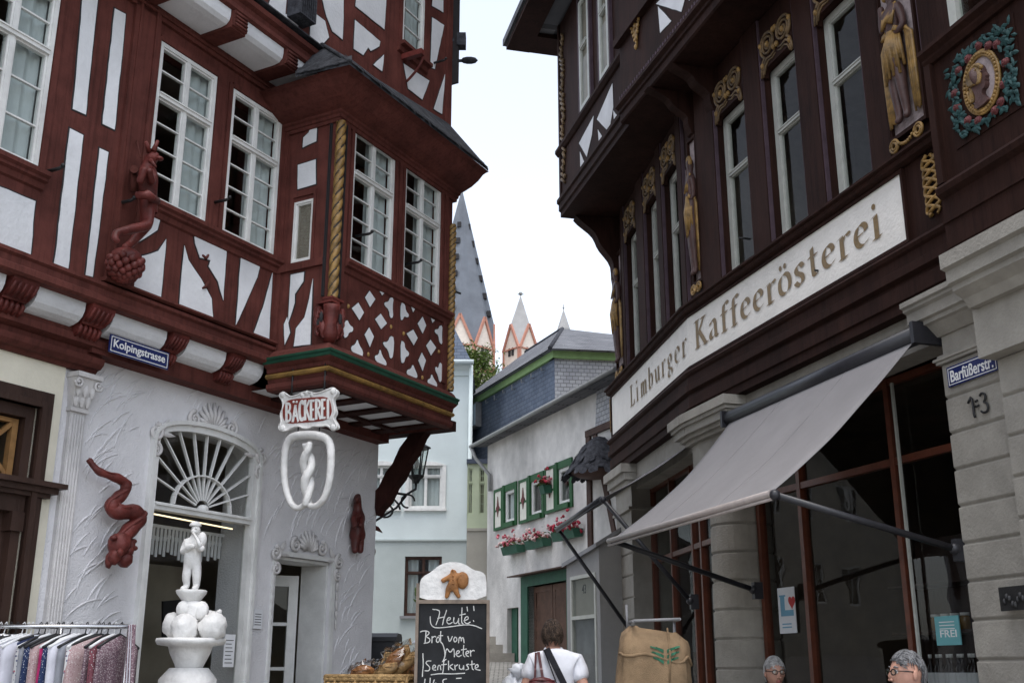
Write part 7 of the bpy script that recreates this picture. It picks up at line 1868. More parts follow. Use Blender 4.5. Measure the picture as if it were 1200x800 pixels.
words_ = ['first', 'second', 'third', 'fourth', 'fifth', 'sixth', 'seventh', 'eighth', 'ninth', 'tenth', 'eleventh', 'twelfth', 'thirteenth', 'fourteenth', 'fifteenth', 'sixteenth', 'seventeenth', 'eighteenth', 'nineteenth', 'twentieth', 'twenty-first', 'twenty-second', 'twenty-third', 'twenty-fourth', 'twenty-fifth', 'twenty-sixth', 'twenty-seventh', 'twenty-eighth', 'twenty-ninth', 'thirtieth', 'thirty-first', 'thirty-second']
used, r_ = set(), random.Random(12); x = xe - .06
for i, s_ in enumerate(seq):
    m_, w_ = kinds[s_]; p = proto[m_]
    lab = f'{w_} garment, {words_[i]} in from the striped end post of the clothes rail'
    rz = r_.uniform(-.75, -.35) if i > 2 else -.35
    if m_ not in used:
        used.add(m_); p.location = (x, RY, rz_); p.rotation_euler.z = rz; p['label'] = lab
    else: copy_tree(p, (x, RY, rz_), rz, lab)
    x -= r_.uniform(.026, .052)
b = MB()
for k in range(5): b.tube([(xe + .012 + .010 * k, RY - .03 - .012 * k, rz_ + .01), (xe + .03 + .013 * k, RY - .05 - .01 * k, rz_ - .4), (xe + .055 + .012 * k, RY - .05, rz_ - 1.0)], .013, 6, k % 2)
sc_ = b.build('striped_scarf', ['cloth_stripe_mauve', 'cloth_pale'], None, (xe, RY, rz_)); tag(sc_, 'narrow striped scarf tied down the end post of the clothes rail', 'scarf')

# ---- blackboard on its easel
BY = 8.2
brd = thing('menu_board', (-.43, BY + .1, gz(8.2)), 'tall blackboard easel with white arched head and chalked bread offers', 'blackboard')
CB = world_frame(0, BY, 0)
cm = lambda x, y, w=0: CB.m(x, y, w)
x0, zt_ = cm(490.5, 706); x1, _ = cm(571, 706)
b = MB(); b.box(CB, x0, x1, -.012, .0, .42, zt_); b.build('slate_panel', 'chalkboard', brd)
b = MB()
for a, e in ((x0 - .018, x0 + .004), (x1 - .004, x1 + .018)): b.box(CB, a, e, -.03, .014, .12, zt_ + (.14 if a < x0 else .02))
b.box(CB, x0 + .004, x1 - .004, -.02, .014, zt_ - .005, zt_ + .022); b.box(CB, x0 + .004, x1 - .004, -.02, .014, .38, .42); b.build('frame', 'board_frame', brd)
for a in (x0 + .02, x1 - .02):
    b = MB(); b.tube([CB.P(a, -.03, zt_ - .1), CB.P(a, -.55, gz(8.7))], .018, 6); b.build('rear_leg', 'board_frame', brd)
hd = [(215, 470), (214, 395), (225, 368), (262, 347), (300, 315), (350, 304), (400, 315), (435, 340), (470, 346), (487, 366), (487, 470)]
h2 = lambda x, y: cm(430 + x / 3.477, 570 + y / 3.477)
b = MB(); b.prism(CB, chaikin([h2(*p) for p in hd], 1), -.03, .006); b.build('header', 'white_gloss', brd)
b = MB(); q = lambda x, y, w=.02: CB.P(*(lambda t: (t[0], w, t[1]))(h2(x, y)))
vs, fs = skin({'belly': (q(352, 395), .036), 'chest': (q(352, 372), .034), 'neck': (q(352, 352), .018), 'head': (q(352, 337), .026), 'al': (q(332, 372), .02), 'bl': (q(312, 382), .02), 'hl': (q(304, 388), .018), 'ar': (q(372, 368), .022), 'br': (q(388, 360), .026), 'kr': (q(362, 420), .024), 'fr': (q(370, 442), .017), 'tr': (q(380, 453), .015), 'kl': (q(332, 418), .024), 'fl': (q(328, 442), .017), 'tl': (q(322, 456), .015)},
  [('belly', 'chest'), ('chest', 'neck'), ('neck', 'head'), ('chest', 'al'), ('al', 'bl'), ('bl', 'hl'), ('chest', 'ar'), ('ar', 'br'), ('belly', 'kr'), ('kr', 'fr'), ('fr', 'tr'), ('belly', 'kl'), ('kl', 'fl'), ('fl', 'tl')], 'belly', 2)
b.raw(vs, fs, 0, True); b.ball(q(390, 382), (.046, .025, .062), 14, 10, 0, .1); b.ball(q(350, 342, .045), (.008, .008, .008), 6, 5)
for k in range(3): b.ball(q(352, 365 + 16 * k, .052), .007, 6, 5)
b.build('dough_man', 'gingerbread', brd)
ck = lambda x, y: cm(370 + x / 5.217, 700 + y / 5.217)
CH_ALL = [[(715, 70), (740, 72), (760, 80), (752, 120), (735, 165)], [(800, 75), (785, 120), (775, 165)], [(745, 125), (790, 115)], [(800, 140), (825, 132), (822, 118), (805, 125), (800, 150), (815, 162), (835, 150)],
 [(845, 120), (842, 150), (855, 160), (870, 145), (875, 118), (872, 158), (882, 160)], [(895, 60), (890, 150), (902, 160)], [(880, 105), (915, 98)], [(905, 140), (935, 130), (930, 112), (912, 120), (908, 148), (925, 160), (945, 148)],
 [(925, 55), (928, 80)], [(965, 50), (968, 78)], [(964, 138), (966, 144)], [(700, 115), (702, 165), (730, 185), (800, 180), (900, 165), (960, 165), (1015, 188)],
 [(640, 208), (660, 200), (690, 205), (695, 220), (670, 235), (700, 250), (695, 272), (662, 278)], [(674, 205), (668, 276)], [(712, 235), (710, 275)], [(711, 247), (728, 232), (735, 240)], [(745, 240), (735, 260), (745, 275), (758, 262), (755, 242), (745, 240)],
 [(765, 205), (762, 270), (775, 278), (782, 300), (792, 340), (785, 375), (775, 390)], [(752, 232), (777, 230)], [(808, 235), (818, 275), (835, 235)], [(850, 240), (842, 258), (852, 272), (865, 258), (860, 242), (850, 240)], [(873, 275), (877, 240), (888, 240), (890, 270), (893, 245), (903, 242), (907, 275)],
 [(790, 360), (800, 300), (822, 340), (845, 300), (848, 360)], [(855, 345), (880, 335), (875, 320), (860, 328), (858, 352), (875, 360), (890, 350)], [(905, 290), (900, 350), (912, 360)], [(890, 318), (922, 312)], [(915, 345), (938, 335), (932, 322), (918, 330), (918, 352), (935, 358)], [(945, 320), (948, 355)], [(947, 332), (962, 318), (970, 325)],
 [(705, 385), (680, 385), (672, 400), (690, 415), (700, 430), (690, 447), (668, 445)], [(712, 430), (735, 425), (728, 408), (715, 415), (715, 440), (735, 442)], [(745, 440), (748, 412), (762, 412), (765, 440)], [(797, 375), (782, 385), (782, 420), (776, 465)], [(768, 410), (800, 405)], [(812, 385), (812, 440)], [(838, 405), (814, 420), (842, 440)], [(850, 410), (852, 440)], [(851, 420), (868, 408)], [(878, 410), (878, 432), (890, 438), (902, 430), (905, 408), (905, 438)], [(935, 405), (920, 408), (932, 422), (935, 435), (918, 440)], [(955, 385), (955, 432), (965, 440)], [(942, 408), (972, 403)], [(972, 430), (995, 422), (990, 405), (975, 412), (975, 437), (1005, 442)],
 [(705, 470), (760, 462), (830, 465), (910, 460)], [(655, 340), (658, 400), (652, 480)], [(860, 492), (890, 490)], [(668, 496), (660, 560)], [(700, 490), (696, 550)], [(725, 500), (715, 530), (735, 520)], [(800, 495), (775, 500), (780, 530), (800, 540)]]
for g0, g1 in ((0, 12), (12, 19), (19, 22), (22, 29), (29, 44), (44, 50)):
    b = MB()
    for i, st in enumerate(CH_ALL[g0:g1]):
        p = chaikin(st, 2, False) if len(st) > 2 else st
        polyline_ribbon(b, CB, [(lambda v: (v[0] + .0012 * noise.noise((v[0] * 90, v[1] * 90, i)), v[1] + .0012 * noise.noise((v[0] * 90, v[1] * 90, i + 9))))(ck(*t)) for t in p], .0066, .0012 + .0003 * (i % 6))
    b.build('chalk_word', 'chalk', brd)

# ---- bread basket
KY = 8.55
kz = at(425, 792, KY).z
bs = thing('bread_basket', (-.98, KY, kz - .35), 'wicker basket with a raised lid beside the blackboard', 'basket')
BF = world_frame(-.93, KY, R(-14) * 0 + -12)
b = MB()
def weave(b, fr, u0, u1, z0, z1, w, n=7):
    for k in range(n):
        z = z0 + (z1 - z0) * (k + .5) / n; b.tube([fr.P(u0 + (u1 - u0) * i / 24, w + .008 * (1 if (i + k) % 2 else -1), z) for i in range(25)], (z1 - z0) / n * .52, 5)
    for i in range(0, 25, 3): b.tube([fr.P(u0 + (u1 - u0) * i / 24, w, z0), fr.P(u0 + (u1 - u0) * i / 24, w, z1)], .011, 5)
weave(b, BF, -.40, .22, kz - .35, kz, .24, 10); weave(b, BF, -.40, .22, kz - .35, kz, -.24, 8)
for e in (-.40, .22):
    fe = Fr(BF.P(e, 0, 0)[:2], BF.n, BF.d); weave(b, fe, -.24, .24, kz - .35, kz, 0, 10)
for p, q_ in (((-.40, .24), (.22, .24)), ((.22, .24), (.22, -.24)), ((.22, -.24), (-.40, -.24)), ((-.40, -.24), (-.40, .24))): b.tube([BF.P(*p, kz), BF.P(*q_, kz)], .017, 7)
b.box(BF, -.38, .20, -.22, .22, kz - .33, kz - .30)
b.build('basket_body', 'wicker', bs)
LF = Fr(BF.P(0, -.25, 0)[:2], BF.d, BF.n)
b = MB()
for k in range(9):
    t = k / 8; b.tube([BF.P(-.16 + .38 * i / 20, -.26 - .16 * t + .006 * (1 if (i + k) % 2 else -1), kz + .02 + .15 * t) for i in range(21)], .013, 5)
for i in range(0, 21, 4): b.tube([BF.P(-.16 + .38 * i / 20, -.26, kz), BF.P(-.16 + .38 * i / 20, -.42, kz + .18)], .012, 5)
b.build('basket_lid', 'wicker', bs)
b = MB(); b.box(BF, -.45, .27, -.28, .28, kz - .40, kz - .352)
for u, w in ((-.4, -.24), (.22, -.24), (-.4, .24), (.22, .24)): b.box(BF, u - .02, u + .02, w - .02, w + .02, gz(8.5), kz - .40)
tb = b.build('display_table', 'board_frame', None, (-.98, KY, gz(8.5))); tag(tb, 'low wooden table under the bread basket', 'table')
r_ = random.Random(31); loaves = []
for k, (px, py, an, L, pal) in enumerate(((462, 776, .9, .26, 'bread_crust'), (474, 781, .7, .26, 'loaf_pale'), (484, 786, .8, .26, 'bread_crust'), (452, 788, .5, .22, 'loaf_pale'), (470, 772, 1.0, .22, 'loaf_pale'), (425, 790, .1, .2, 'bread_crust'))):
    c = at(px, py, KY - .02 + .03 * (k % 3)); b = MB(); e1 = Vector((math.cos(an), -.25, math.sin(an))).normalized()
    pts = [c + e1 * L * (t - .5) + Vector((0, 0, .02 * math.sin(math.pi * t))) for t in [i / 10 for i in range(11)]]
    b.tube(pts, [.052 * math.sqrt(max(.04, 1 - (2 * i / 10 - 1) ** 2)) for i in range(11)], 10)
    for j in range(4):
        t = .2 + .2 * j; b.tube([c + e1 * L * (t - .5) + Vector((-.02, -.045, .035)), c + e1 * L * (t - .42) + Vector((.02, -.05, .03))], [.006, .008], 5)
    nm = ['tilted crusty loaf at the top of the basket pile', 'pale floury loaf leaning across the basket middle', 'dark crusty loaf nearest the blackboard frame', 'pale short loaf low in the basket front', 'small pale loaf tucked at the back of the pile', 'brown loaf lying flat by the basket wall'][k]
    tag(b.build('bread_loaf', pal, None, c), nm, 'bread', 'loaves in the bread basket')
for nm, c, r, lab in (('bread_bag', at(470, 775, KY - .03), (.155, .15, .13), 'crinkled clear cellophane wrap over the heaped loaves'), ('bread_bag', at(424, 786, KY), (.13, .12, .065), 'low crinkled cellophane wrap over the flat loaf')):
    b = MB(); b.ball(c, r, 22, 16, 0, .55, Matrix.Rotation(-.5, 3, 'Y'), 4.5); tag(b.build(nm, 'cellophane', None, c), lab, 'wrapper')

# ---- burlap coffee sack on a hand cart
QY = 8.8; qx0, qx1 = at(716, 760, QY).x, at(808, 790, QY).x; qt = at(760, 738, QY).z
cart = thing('sack_cart', ((qx0 + qx1) / 2, QY, gz(8.8)), 'grey tubular stand behind the burlap coffee sack', 'cart')
b = MB(); r1, r2 = at(738, 729, QY + .12), at(790, 727, QY + .12)
b.tube([(r1.x, r1.y, qt - .9), tuple(r1), tuple(r2), (r2.x, r2.y, qt - .9)], .012, 8); b.tube([(r1.x, r1.y - .3, r1.z), tuple(r1)], .012, 8); b.tube([(r2.x, r2.y - .3, r2.z), tuple(r2)], .012, 8); b.tube([(r1.x, r1.y - .3, r1.z), (r2.x, r2.y - .3, r2.z)], .012, 8)
b.tube([(r1.x - .015, r1.y + .03, r1.z - .1), (r1.x - .02, r1.y + .03, r1.z + .14)], .01, 8)
b.build('tube_frame', 'lead_grey', cart)
b = MB(); cx_ = (qx0 + qx1) / 2
b.box(world_frame(cx_, QY), -.28, .28, -.25, .2, gz(8.8) + .1, gz(8.8) + .16); b.build('platform', 'lead_grey', cart)
for s in (-1, 1):
    b = MB(); b.tube([(cx_ + s * .27, QY + .15, gz(8.8) + .09), (cx_ + s * .31, QY + .15, gz(8.8) + .09)], .09, 14); b.build('wheel', 'iron_black', cart)
sk = thing('coffee_sack', (cx_, QY, gz(8.8) + .2), 'bulging burlap coffee sack with dark green printed emblem', 'sack')
b = MB(); nu, nv = 40, 26; vs = []; hw = (qx1 - qx0) / 2
zb_ = gz(8.8) + .165
for j in range(nv + 1):
    t = j / nv; z = zb_ + (qt - zb_) * t
    w = hw * (1.03 - .12 * t) * (1 if t < .86 else math.sqrt(max(0.0, 1 - ((t - .86) / .14) ** 2)) * .35 + .65); d = .22 * (1 if t < .85 else 1 - .5 * ((t - .85) / .15) ** 2)
    for i in range(nu):
        a = 2 * math.pi * i / nu; cs, sn_ = math.cos(a), math.sin(a); sq_ = lambda v: math.copysign(abs(v) ** .6, v)
        k = 1 + .13 * noise.noise((cs * 1.6, sn_ * 1.6, t * 4)) + .055 * noise.noise((cs * 6, sn_ * 6, t * 2.2)) + .03 * abs(noise.noise((cs * 9 + t * 6, sn_ * 9, t * 5)))
        vs.append((cx_ + w * sq_(cs) * k + .03 * t, QY + d * sq_(sn_) * k, z + (.03 * noise.noise((cs * 2, sn_ * 2, 9)) if t > .7 else 0) - (.03 * cs if t > .8 else 0)))
fs = [(j * nu + i, j * nu + (i + 1) % nu, (j + 1) * nu + (i + 1) % nu, (j + 1) * nu + i) for j in range(nv) for i in range(nu)] + [tuple(range(nv * nu, nv * nu + nu)), tuple(range(nu))]
b.raw(vs, fs, 0, True)
top = [v for v in vs[(nv - 3) * nu:(nv - 2) * nu]]
b.tube([(v[0], v[1] - .008 if v[1] < QY else v[1], v[2] - .05 + .02 * math.sin(i * .9)) for i, v in enumerate(top[nu // 2:] + top[:1])], .012, 6)
b.build('sack_body', 'burlap', sk)
def on_sack(px, py):
    p = at(px, py, QY - .25); t = (p.z - zb_) / (qt - zb_); best = None
    j = min(nv, max(0, round(t * nv)))
    row = [v for v in vs[j * nu:(j + 1) * nu] if v[1] < QY]
    v = min(row, key=lambda v: abs(v[0] - p.x)); return Vector((p.x, v[1] - .006, p.z))
b = MB()
for k in range(3):
    for sd in (0, 1):
        y = 756 + 6.5 * k; x_a, x_b, xm = 763 + 1.5 * k, 798 - 1.2 * k, 780.5
        n_ = 8; up_, lo_ = [], []
        for i in range(n_ + 1):
            t = i / n_; x = (x_a + (xm - 2 - x_a) * t) if sd == 0 else (x_b + (xm + 2 - x_b) * t); yy = y + 4.5 * t ** 1.5; up_.append(on_sack(x, yy)); lo_.append(on_sack(x, yy + 4.2 * (.4 + .6 * t)))
        for i in range(n_): b.face([up_[i], up_[i + 1], lo_[i + 1], lo_[i]])
b.build('printed_emblem', 'print_green', sk)
b = MB(); b.tube([tuple(on_sack(785, 735)), tuple(on_sack(786, 765) + Vector((0, -.01, 0))), tuple(on_sack(785, 798))], .008, 6); b.build('cord', 'burlap', sk)
# ================================================================== people
def head_mesh(b, c, yaw, s=1.0, tilt=0.0, mi=0, mi_eye=1, mi_lip=2, mi_dark=3):
    Rm = Matrix.Rotation(yaw, 3, 'Z') @ Matrix.Rotation(tilt, 3, 'X'); c = Vector(c)
    T = lambda v: c + Rm @ (Vector(v) * s)
    g = lambda v, m, sd: math.exp(-((v - m) / sd) ** 2)
    nu, nv = 36, 26; vs = []
    for j in range(1, nv):
        for i in range(nu):
            a, e = 2 * math.pi * i / nu, math.pi * j / nv; x, y, z = math.sin(e) * math.sin(a), math.sin(e) * math.cos(a), math.cos(e)
            X, Y, Z = x * .074, y * .095, z * .118
            if z < 0: X *= 1 - .34 * (-z) ** 1.3; Y *= 1 - (.12 if y > 0 else .30) * (-z)
            if y > 0:
                Y *= .94; f = y ** 2
                Y += f * (.024 * g(x, 0, .13) * g(z, -.20, .17) + .009 * g(x, 0, .2) * g(z, .0, .2) + .006 * g(z, .20, .10) * g(x, 0, .6) - .013 * (g(x, .36, .16) + g(x, -.36, .16)) * g(z, .06, .11) + .008 * g(x, 0, .3) * g(z, -.52, .10) + .012 * g(x, 0, .32) * g(z, -.86, .16) + .004 * (g(x, .45, .2) + g(x, -.45, .2)) * g(z, -.2, .2))
            vs.append(T((X, Y, Z)))
    vs += [T((0, 0, .118)), T((0, .01, -.112))]
    fs = [(j * nu + i, j * nu + (i + 1) % nu, (j + 1) * nu + (i + 1) % nu, (j + 1) * nu + i) for j in range(nv - 2) for i in range(nu)] + [(len(vs) - 2, (i + 1) % nu, i) for i in range(nu)] + [(len(vs) - 1, (nv - 2) * nu + i, (nv - 2) * nu + (i + 1) % nu) for i in range(nu)]
    b.raw(vs, fs, mi, True)
    for sg in (-1, 1):
        b.ball(T((sg * .028, .074, .007)), .0115 * s, 10, 8, mi_eye); b.ball(T((sg * .028, .0835, .007)), .0052 * s, 8, 6, mi_dark)
        b.tube([T((sg * .014, .086, .028)), T((sg * .03, .086, .033)), T((sg * .046, .076, .028))], [.003 * s, .0045 * s, .003 * s], 6, mi_dark)
        b.ball(T((sg * .073, -.008, -.005)), (.010 * s, .018 * s, .030 * s), 10, 8, mi, 0, Rm @ Matrix.Rotation(sg * -.35, 3, 'Z'))
        b.ball(T((sg * .011, .098, -.036)), .008 * s, 8, 6, mi)
    b.tube([T((-.024, .080, -.062)), T((0, .091, -.060)), T((.024, .080, -.062))], [.002 * s, .0052 * s, .002 * s], 6, mi_lip); b.tube([T((-.02, .080, -.066)), T((0, .089, -.069)), T((.02, .080, -.066))], [.002 * s, .006 * s, .002 * s], 6, mi_lip)
    return T
def hair_mesh(T, s, mats, parent, line, lift, seed, vol=1.08, curls=0, name='hair'):
    b = MB(); nu, nv = 44, 30; P = {}
    for j in range(nv + 1):
        for i in range(nu):
            a, e = 2 * math.pi * i / nu, math.pi * j / nv; x, y, z = math.sin(e) * math.sin(a), math.sin(e) * math.cos(a), math.cos(e)
            k = vol + .035 * noise.noise((x * 4 + seed, y * 4, z * 4)) + .03 * noise.noise((x * 13 + seed, y * 13, z * 9)); zz = (1 - .34 * max(0, -z) ** 1.3)
            P[i, j] = (T((x * .074 * k * zz * (1.03), y * .097 * k * (1 if y > 0 else 1 - .22 * max(0, -z)) - .004, z * .118 * k * lift)), (x, y, z))
    for j in range(nv):
        for i in range(nu):
            q = [P[i, j], P[(i + 1) % nu, j], P[(i + 1) % nu, j + 1], P[i, j + 1]]; m_ = [sum(v[1][t] for v in q) / 4 for t in range(3)]
            if m_[2] > line(m_[0], m_[1]) + .10 * noise.noise((m_[0] * 6, m_[1] * 6, seed)): b.face([v[0] for v in q], 0, True)
    r_ = random.Random(seed)
    for k in range(curls):      # single locks following the head down from the crown
        a, z = r_.uniform(0, 6.28), r_.uniform(-.55, .99); q = math.sqrt(1 - z * z); x, y = q * math.sin(a), q * math.cos(a)
        if z < line(x, y) + .04: continue
        p = Vector((x, y, z)); sw_ = 1.2 * math.sin(3.1 * x + 2.3 * y + seed); fl = Vector((.6 * x + .5 * sw_, -.5 + .4 * y, -1 + .4 * sw_)) + Vector((r_.gauss(0, .55), r_.gauss(0, .55), r_.gauss(0, .45)))
        if y > .25 and z > .2: fl = Vector((1.0 + .5 * r_.gauss(0, 1), -.9 + .3 * r_.gauss(0, 1), .1 * r_.gauss(0, 1) - .1)) if x > -.35 else Vector((-1.0, -.8, -.3 + .3 * r_.gauss(0, 1)))
        pts = []
        for j in range(4):
            nn = p.normalized(); zz = 1 - .34 * max(0, -nn.z) ** 1.3; kk = vol * (1.0 + .045 * math.sin(math.pi * (j + .5) / 4) + (.03 if j == 3 else 0))
            pts.append(T((nn.x * .074 * kk * zz * 1.03, nn.y * .097 * kk - .004, nn.z * .118 * kk * lift)))
            t1 = (fl - nn * fl.dot(nn)); p = nn + t1.normalized() * .13
        b.tube(pts, [.0020 * s, .0030 * s, .0024 * s, .0006 * s], 4, 1 if r_.random() < .38 else 0)
    return b.build(name, [mats, mats + '_lock'], parent)
def glasses(T, s, m_, parent, style=0):
    b = MB()
    for sg in (-1, 1):
        pts = [T((sg * .030 + .021 * math.cos(t), .098 - .006 * abs(math.cos(t)) * (1 if math.cos(t) * sg > 0 else 0), .004 + .015 * math.sin(t))) for t in [2 * math.pi * k / 16 for k in range(17)]]
        b.tube(pts, .0026 * s if style == 0 else .0034 * s, 6); b.tube([T((sg * .051, .092, .010)), T((sg * .074, .03, .012)), T((sg * .079, -.012, .008))], .0028 * s, 6)
    b.tube([T((-.009, .100, .008)), T((0, .104, .011)), T((.009, .100, .008))], .0026 * s, 6)
    o = b.build('glasses', m_, parent)
    g = MB()
    for sg in (-1, 1): g.face([T((sg * .030 + .02 * math.cos(t), .097, .004 + .0145 * math.sin(t))) for t in [2 * math.pi * k / 14 for k in range(14)]])
    g.build('lens', 'window_glass', o)
def hand(b, wrist, d, up, s=1.0, curl=.6, mi=0, thumb=1):
    d, up = Vector(d).normalized(), Vector(up).normalized(); side = d.cross(up).normalized(); w = Vector(wrist)
    b.ball(w + d * .045 * s, (.02 * s, .02 * s, .02 * s), 8, 6, mi)
    pm = Matrix((side, up, d)).transposed(); b.ball(w + d * .05 * s, (.040 * s, .016 * s, .052 * s), 12, 8, mi, 0, pm)
    for k in range(4):
        o = (k - 1.5) * .0185 * s; L = (.070, .080, .075, .058)[k] * s; p = w + d * .092 * s + side * o; q = [p - d * .02 * s, p]; a = 0
        for f in (.45, .33, .22): a += curl * .8; p = p + (d * math.cos(a) - up * math.sin(a)) * L * f; q.append(p)
        b.tube(q, [.0095 * s, .0092 * s, .0085 * s, .0078 * s, .006 * s], 7, mi)
    p = w + d * .025 * s + side * thumb * .030 * s; q = [p]
    for a in (.7, .5, .3): p = p + (d * .8 + side * thumb * a - up * .35).normalized() * .027 * s; q.append(p)
    b.tube(q, [.013 * s, .011 * s, .0095 * s, .007 * s], 7, mi)
MS = ['skin_tone', 'eye_white', 'lip', 'hair_brown']

# ---- woman walking away up the street
gx, gy = at(650, 760, 9.0).x, 9.0; g0 = gz(9.0); top_ = at(646, 727, 9.0).z; K = (top_ - g0) / 1.62
w1 = thing('person', (gx, gy, g0), 'person with short dark hair seen from behind in a white polo shirt, carrying bags', 'person')
L = lambda x, y, z: (gx + x * K, gy + y * K, g0 + z * K)
nodes = {'pelvis': (L(0, 0, .88), (.15 * K, .11 * K)), 'waist': (L(0, .0, 1.02), (.135 * K, .10 * K)), 'chest': (L(0, .02, 1.20), (.15 * K, .11 * K)), 'upper': (L(0, .02, 1.31), .10 * K), 'neck': (L(-.01, .05, 1.40), .05 * K), 'skull': (L(-.015, .07, 1.47), .06 * K),
  'sl': (L(-.165, .02, 1.30), .062 * K), 'el': (L(-.255, -.02, 1.06), .043 * K), 'wl': (L(-.24, .14, .88), .03 * K), 'sr': (L(.165, .02, 1.30), .062 * K), 'er': (L(.245, -.05, 1.06), .043 * K), 'wr': (L(.26, .03, .84), .03 * K),
  'hl': (L(-.09, 0, .82), .095 * K), 'kl': (L(-.10, .06, .46), .062 * K), 'al': (L(-.10, -.02, .09), .04 * K), 'tl': (L(-.11, .12, .035), .035 * K), 'hr': (L(.09, 0, .82), .095 * K), 'kr': (L(.10, .12, .47), .062 * K), 'ar': (L(.10, .16, .09), .04 * K), 'tr': (L(.11, .29, .035), .035 * K)}
E_ = [('pelvis', 'waist'), ('waist', 'chest'), ('chest', 'upper'), ('upper', 'neck'), ('neck', 'skull'), ('upper', 'sl'), ('sl', 'el'), ('el', 'wl'), ('upper', 'sr'), ('sr', 'er'), ('er', 'wr'), ('pelvis', 'hl'), ('hl', 'kl'), ('kl', 'al'), ('al', 'tl'), ('pelvis', 'hr'), ('hr', 'kr'), ('kr', 'ar'), ('ar', 'tr')]
vs, fs = skin(nodes, E_, 'pelvis', 2); b = MB(); b.raw(vs, fs, 0, True)
T = head_mesh(b, L(-.015, .075, 1.50), .05, K * 1.02, -.15)
hand(b, L(-.24, .14, .88), (.05, .25, -1), (-1, .1, 0), K, .9, 0, 1); hand(b, L(.26, .03, .84), (0, .1, -1), (1, 0, 0), K, .5, 0, -1)
b.build('body', MS, w1)
hair_mesh(T, K, 'hair_brown', w1, lambda x, y: -.42 + .75 * max(0, y) + .25 * max(0, abs(x) - .5), 1.02, 3, 1.10, 1500)
sh = dict((k, nodes[k]) for k in ('pelvis', 'waist', 'chest', 'upper', 'sl', 'sr')); sh['pelvis'] = (L(0, 0, .86), (.185 * K, .14 * K)); sh['waist'] = (L(0, 0, 1.02), (.175 * K, .135 * K)); sh['chest'] = (L(0, .01, 1.20), (.185 * K, .135 * K)); sh['upper'] = (L(0, .02, 1.315), (.135 * K, .115 * K)); sh['collar'] = (L(-.008, .04, 1.385), .072 * K)
sh['sl'] = (L(-.17, .02, 1.30), .082 * K); sh['el'] = (L(-.225, -.005, 1.14), .074 * K); sh['sr'] = (L(.17, .02, 1.30), .082 * K); sh['er'] = (L(.222, -.025, 1.14), .074 * K)
vs, fs = skin(sh, [('pelvis', 'waist'), ('waist', 'chest'), ('chest', 'upper'), ('upper', 'collar'), ('upper', 'sl'), ('sl', 'el'), ('upper', 'sr'), ('sr', 'er')], 'pelvis', 3)
vs = [v + Vector((0, 0, 0)) + Vector((noise.noise(v * 9), noise.noise(v * 9 + Vector((5, 0, 0))), 0)) * .014 + Vector((0, 1, 0)) * .010 * noise.noise(Vector((v.x * 24 + v.z * 14, v.y * 10, v.z * 5))) for v in vs]
b = MB(); b.raw(vs, fs, 0, True); b.build('polo_shirt', 'cloth_white', w1)
b = MB(); b.tube([L(-.008 + .066 * math.cos(t), .045 + .066 * math.sin(t), 1.395 + .015 * math.sin(t)) for t in [2 * math.pi * k / 20 for k in range(21)]], .016 * K, 7); b.build('collar', 'cloth_white', w1)
tr = {'p': (L(0, 0, .87), (.165 * K, .125 * K)), 'hl': (L(-.09, 0, .80), .11 * K), 'kl': (L(-.10, .06, .46), .08 * K), 'al': (L(-.10, -.01, .13), .062 * K), 'hr': (L(.09, 0, .80), .11 * K), 'kr': (L(.10, .12, .47), .08 * K), 'ar': (L(.10, .15, .13), .062 * K)}
vs, fs = skin(tr, [('p', 'hl'), ('hl', 'kl'), ('kl', 'al'), ('p', 'hr'), ('hr', 'kr'), ('kr', 'ar')], 'p', 2); b = MB(); b.raw(vs, fs, 0, True); b.build('trousers', 'cloth_denim', w1)
for n_, p in (('l', (-.105, .06, .045)), ('r', (.105, .23, .045))):
    b = MB(); b.ball(L(*p), (.05 * K, .13 * K, .05 * K), 12, 8); b.build('shoe', 'cloth_black', w1)
# straps and bags lie against the back
def onback(x, z, d=.0):
    r_ = .135 + (.01 if z < 1.25 else 0); y = -math.sqrt(max(0.0, 1 - min(1, (x / .20)) ** 2)) * r_ + .01
    return Vector(L(x, y - d, z))
def strap(p0, p1, wd, nm, m_, root, n=14, d=.012, over=True):
    b = MB(); c = []
    for i in range(n + 1):
        t = i / n; x = p0[0] + (p1[0] - p0[0]) * t; z = p0[1] + (p1[1] - p0[1]) * t; c.append(onback(x, z, d))
    if over: c.insert(0, Vector(L(p0[0], .09, p0[1] - .015)))
    dirv = (c[-1] - c[1]).normalized(); sd = dirv.cross(Vector((0, -1, 0))).normalized() * wd / 2
    for i in range(len(c) - 1):
        b.hexa([c[i] - sd, c[i] + sd, c[i + 1] + sd, c[i + 1] - sd, *[q + Vector((0, -.006, 0)) for q in (c[i] - sd, c[i] + sd, c[i + 1] + sd, c[i + 1] - sd)]])
    return b.build(nm, m_, root)
sb_ = thing('shoulder_bag', L(.3, .1, .7), 'black bag worn on a wide strap slung across the white shirt', 'bag')
strap((-.07, 1.40), (.20, .86), .05 * K, 'strap', 'cloth_black', sb_); b = MB(); b.ball(L(.24, .02, .74), (.07, .15, .13), 14, 10); b.build('bag_body', 'cloth_black', sb_)
hb = thing('handbag', L(-.12, -.17, 1.0), 'burgundy leather handbag hanging from the shoulder of the polo shirt', 'bag')
strap((-.135, 1.375), (-.10, 1.16), .022 * K, 'strap', 'leather_burgundy', hb); strap((-.155, 1.37), (-.165, 1.16), .016 * K, 'strap', 'leather_burgundy', hb, d=.02); strap((-.09, 1.39), (.10, .88), .010 * K, 'strap', 'cloth_black', hb)
b = MB(); b.ball(L(-.11, -.17, 1.09), (.13, .055, .09), 18, 12, 0, .1); b.tube([L(-.21, -.18, 1.15), L(-.11, -.22, 1.16), L(-.01, -.18, 1.15)], .008, 6); b.build('bag_body', 'leather_burgundy', hb)
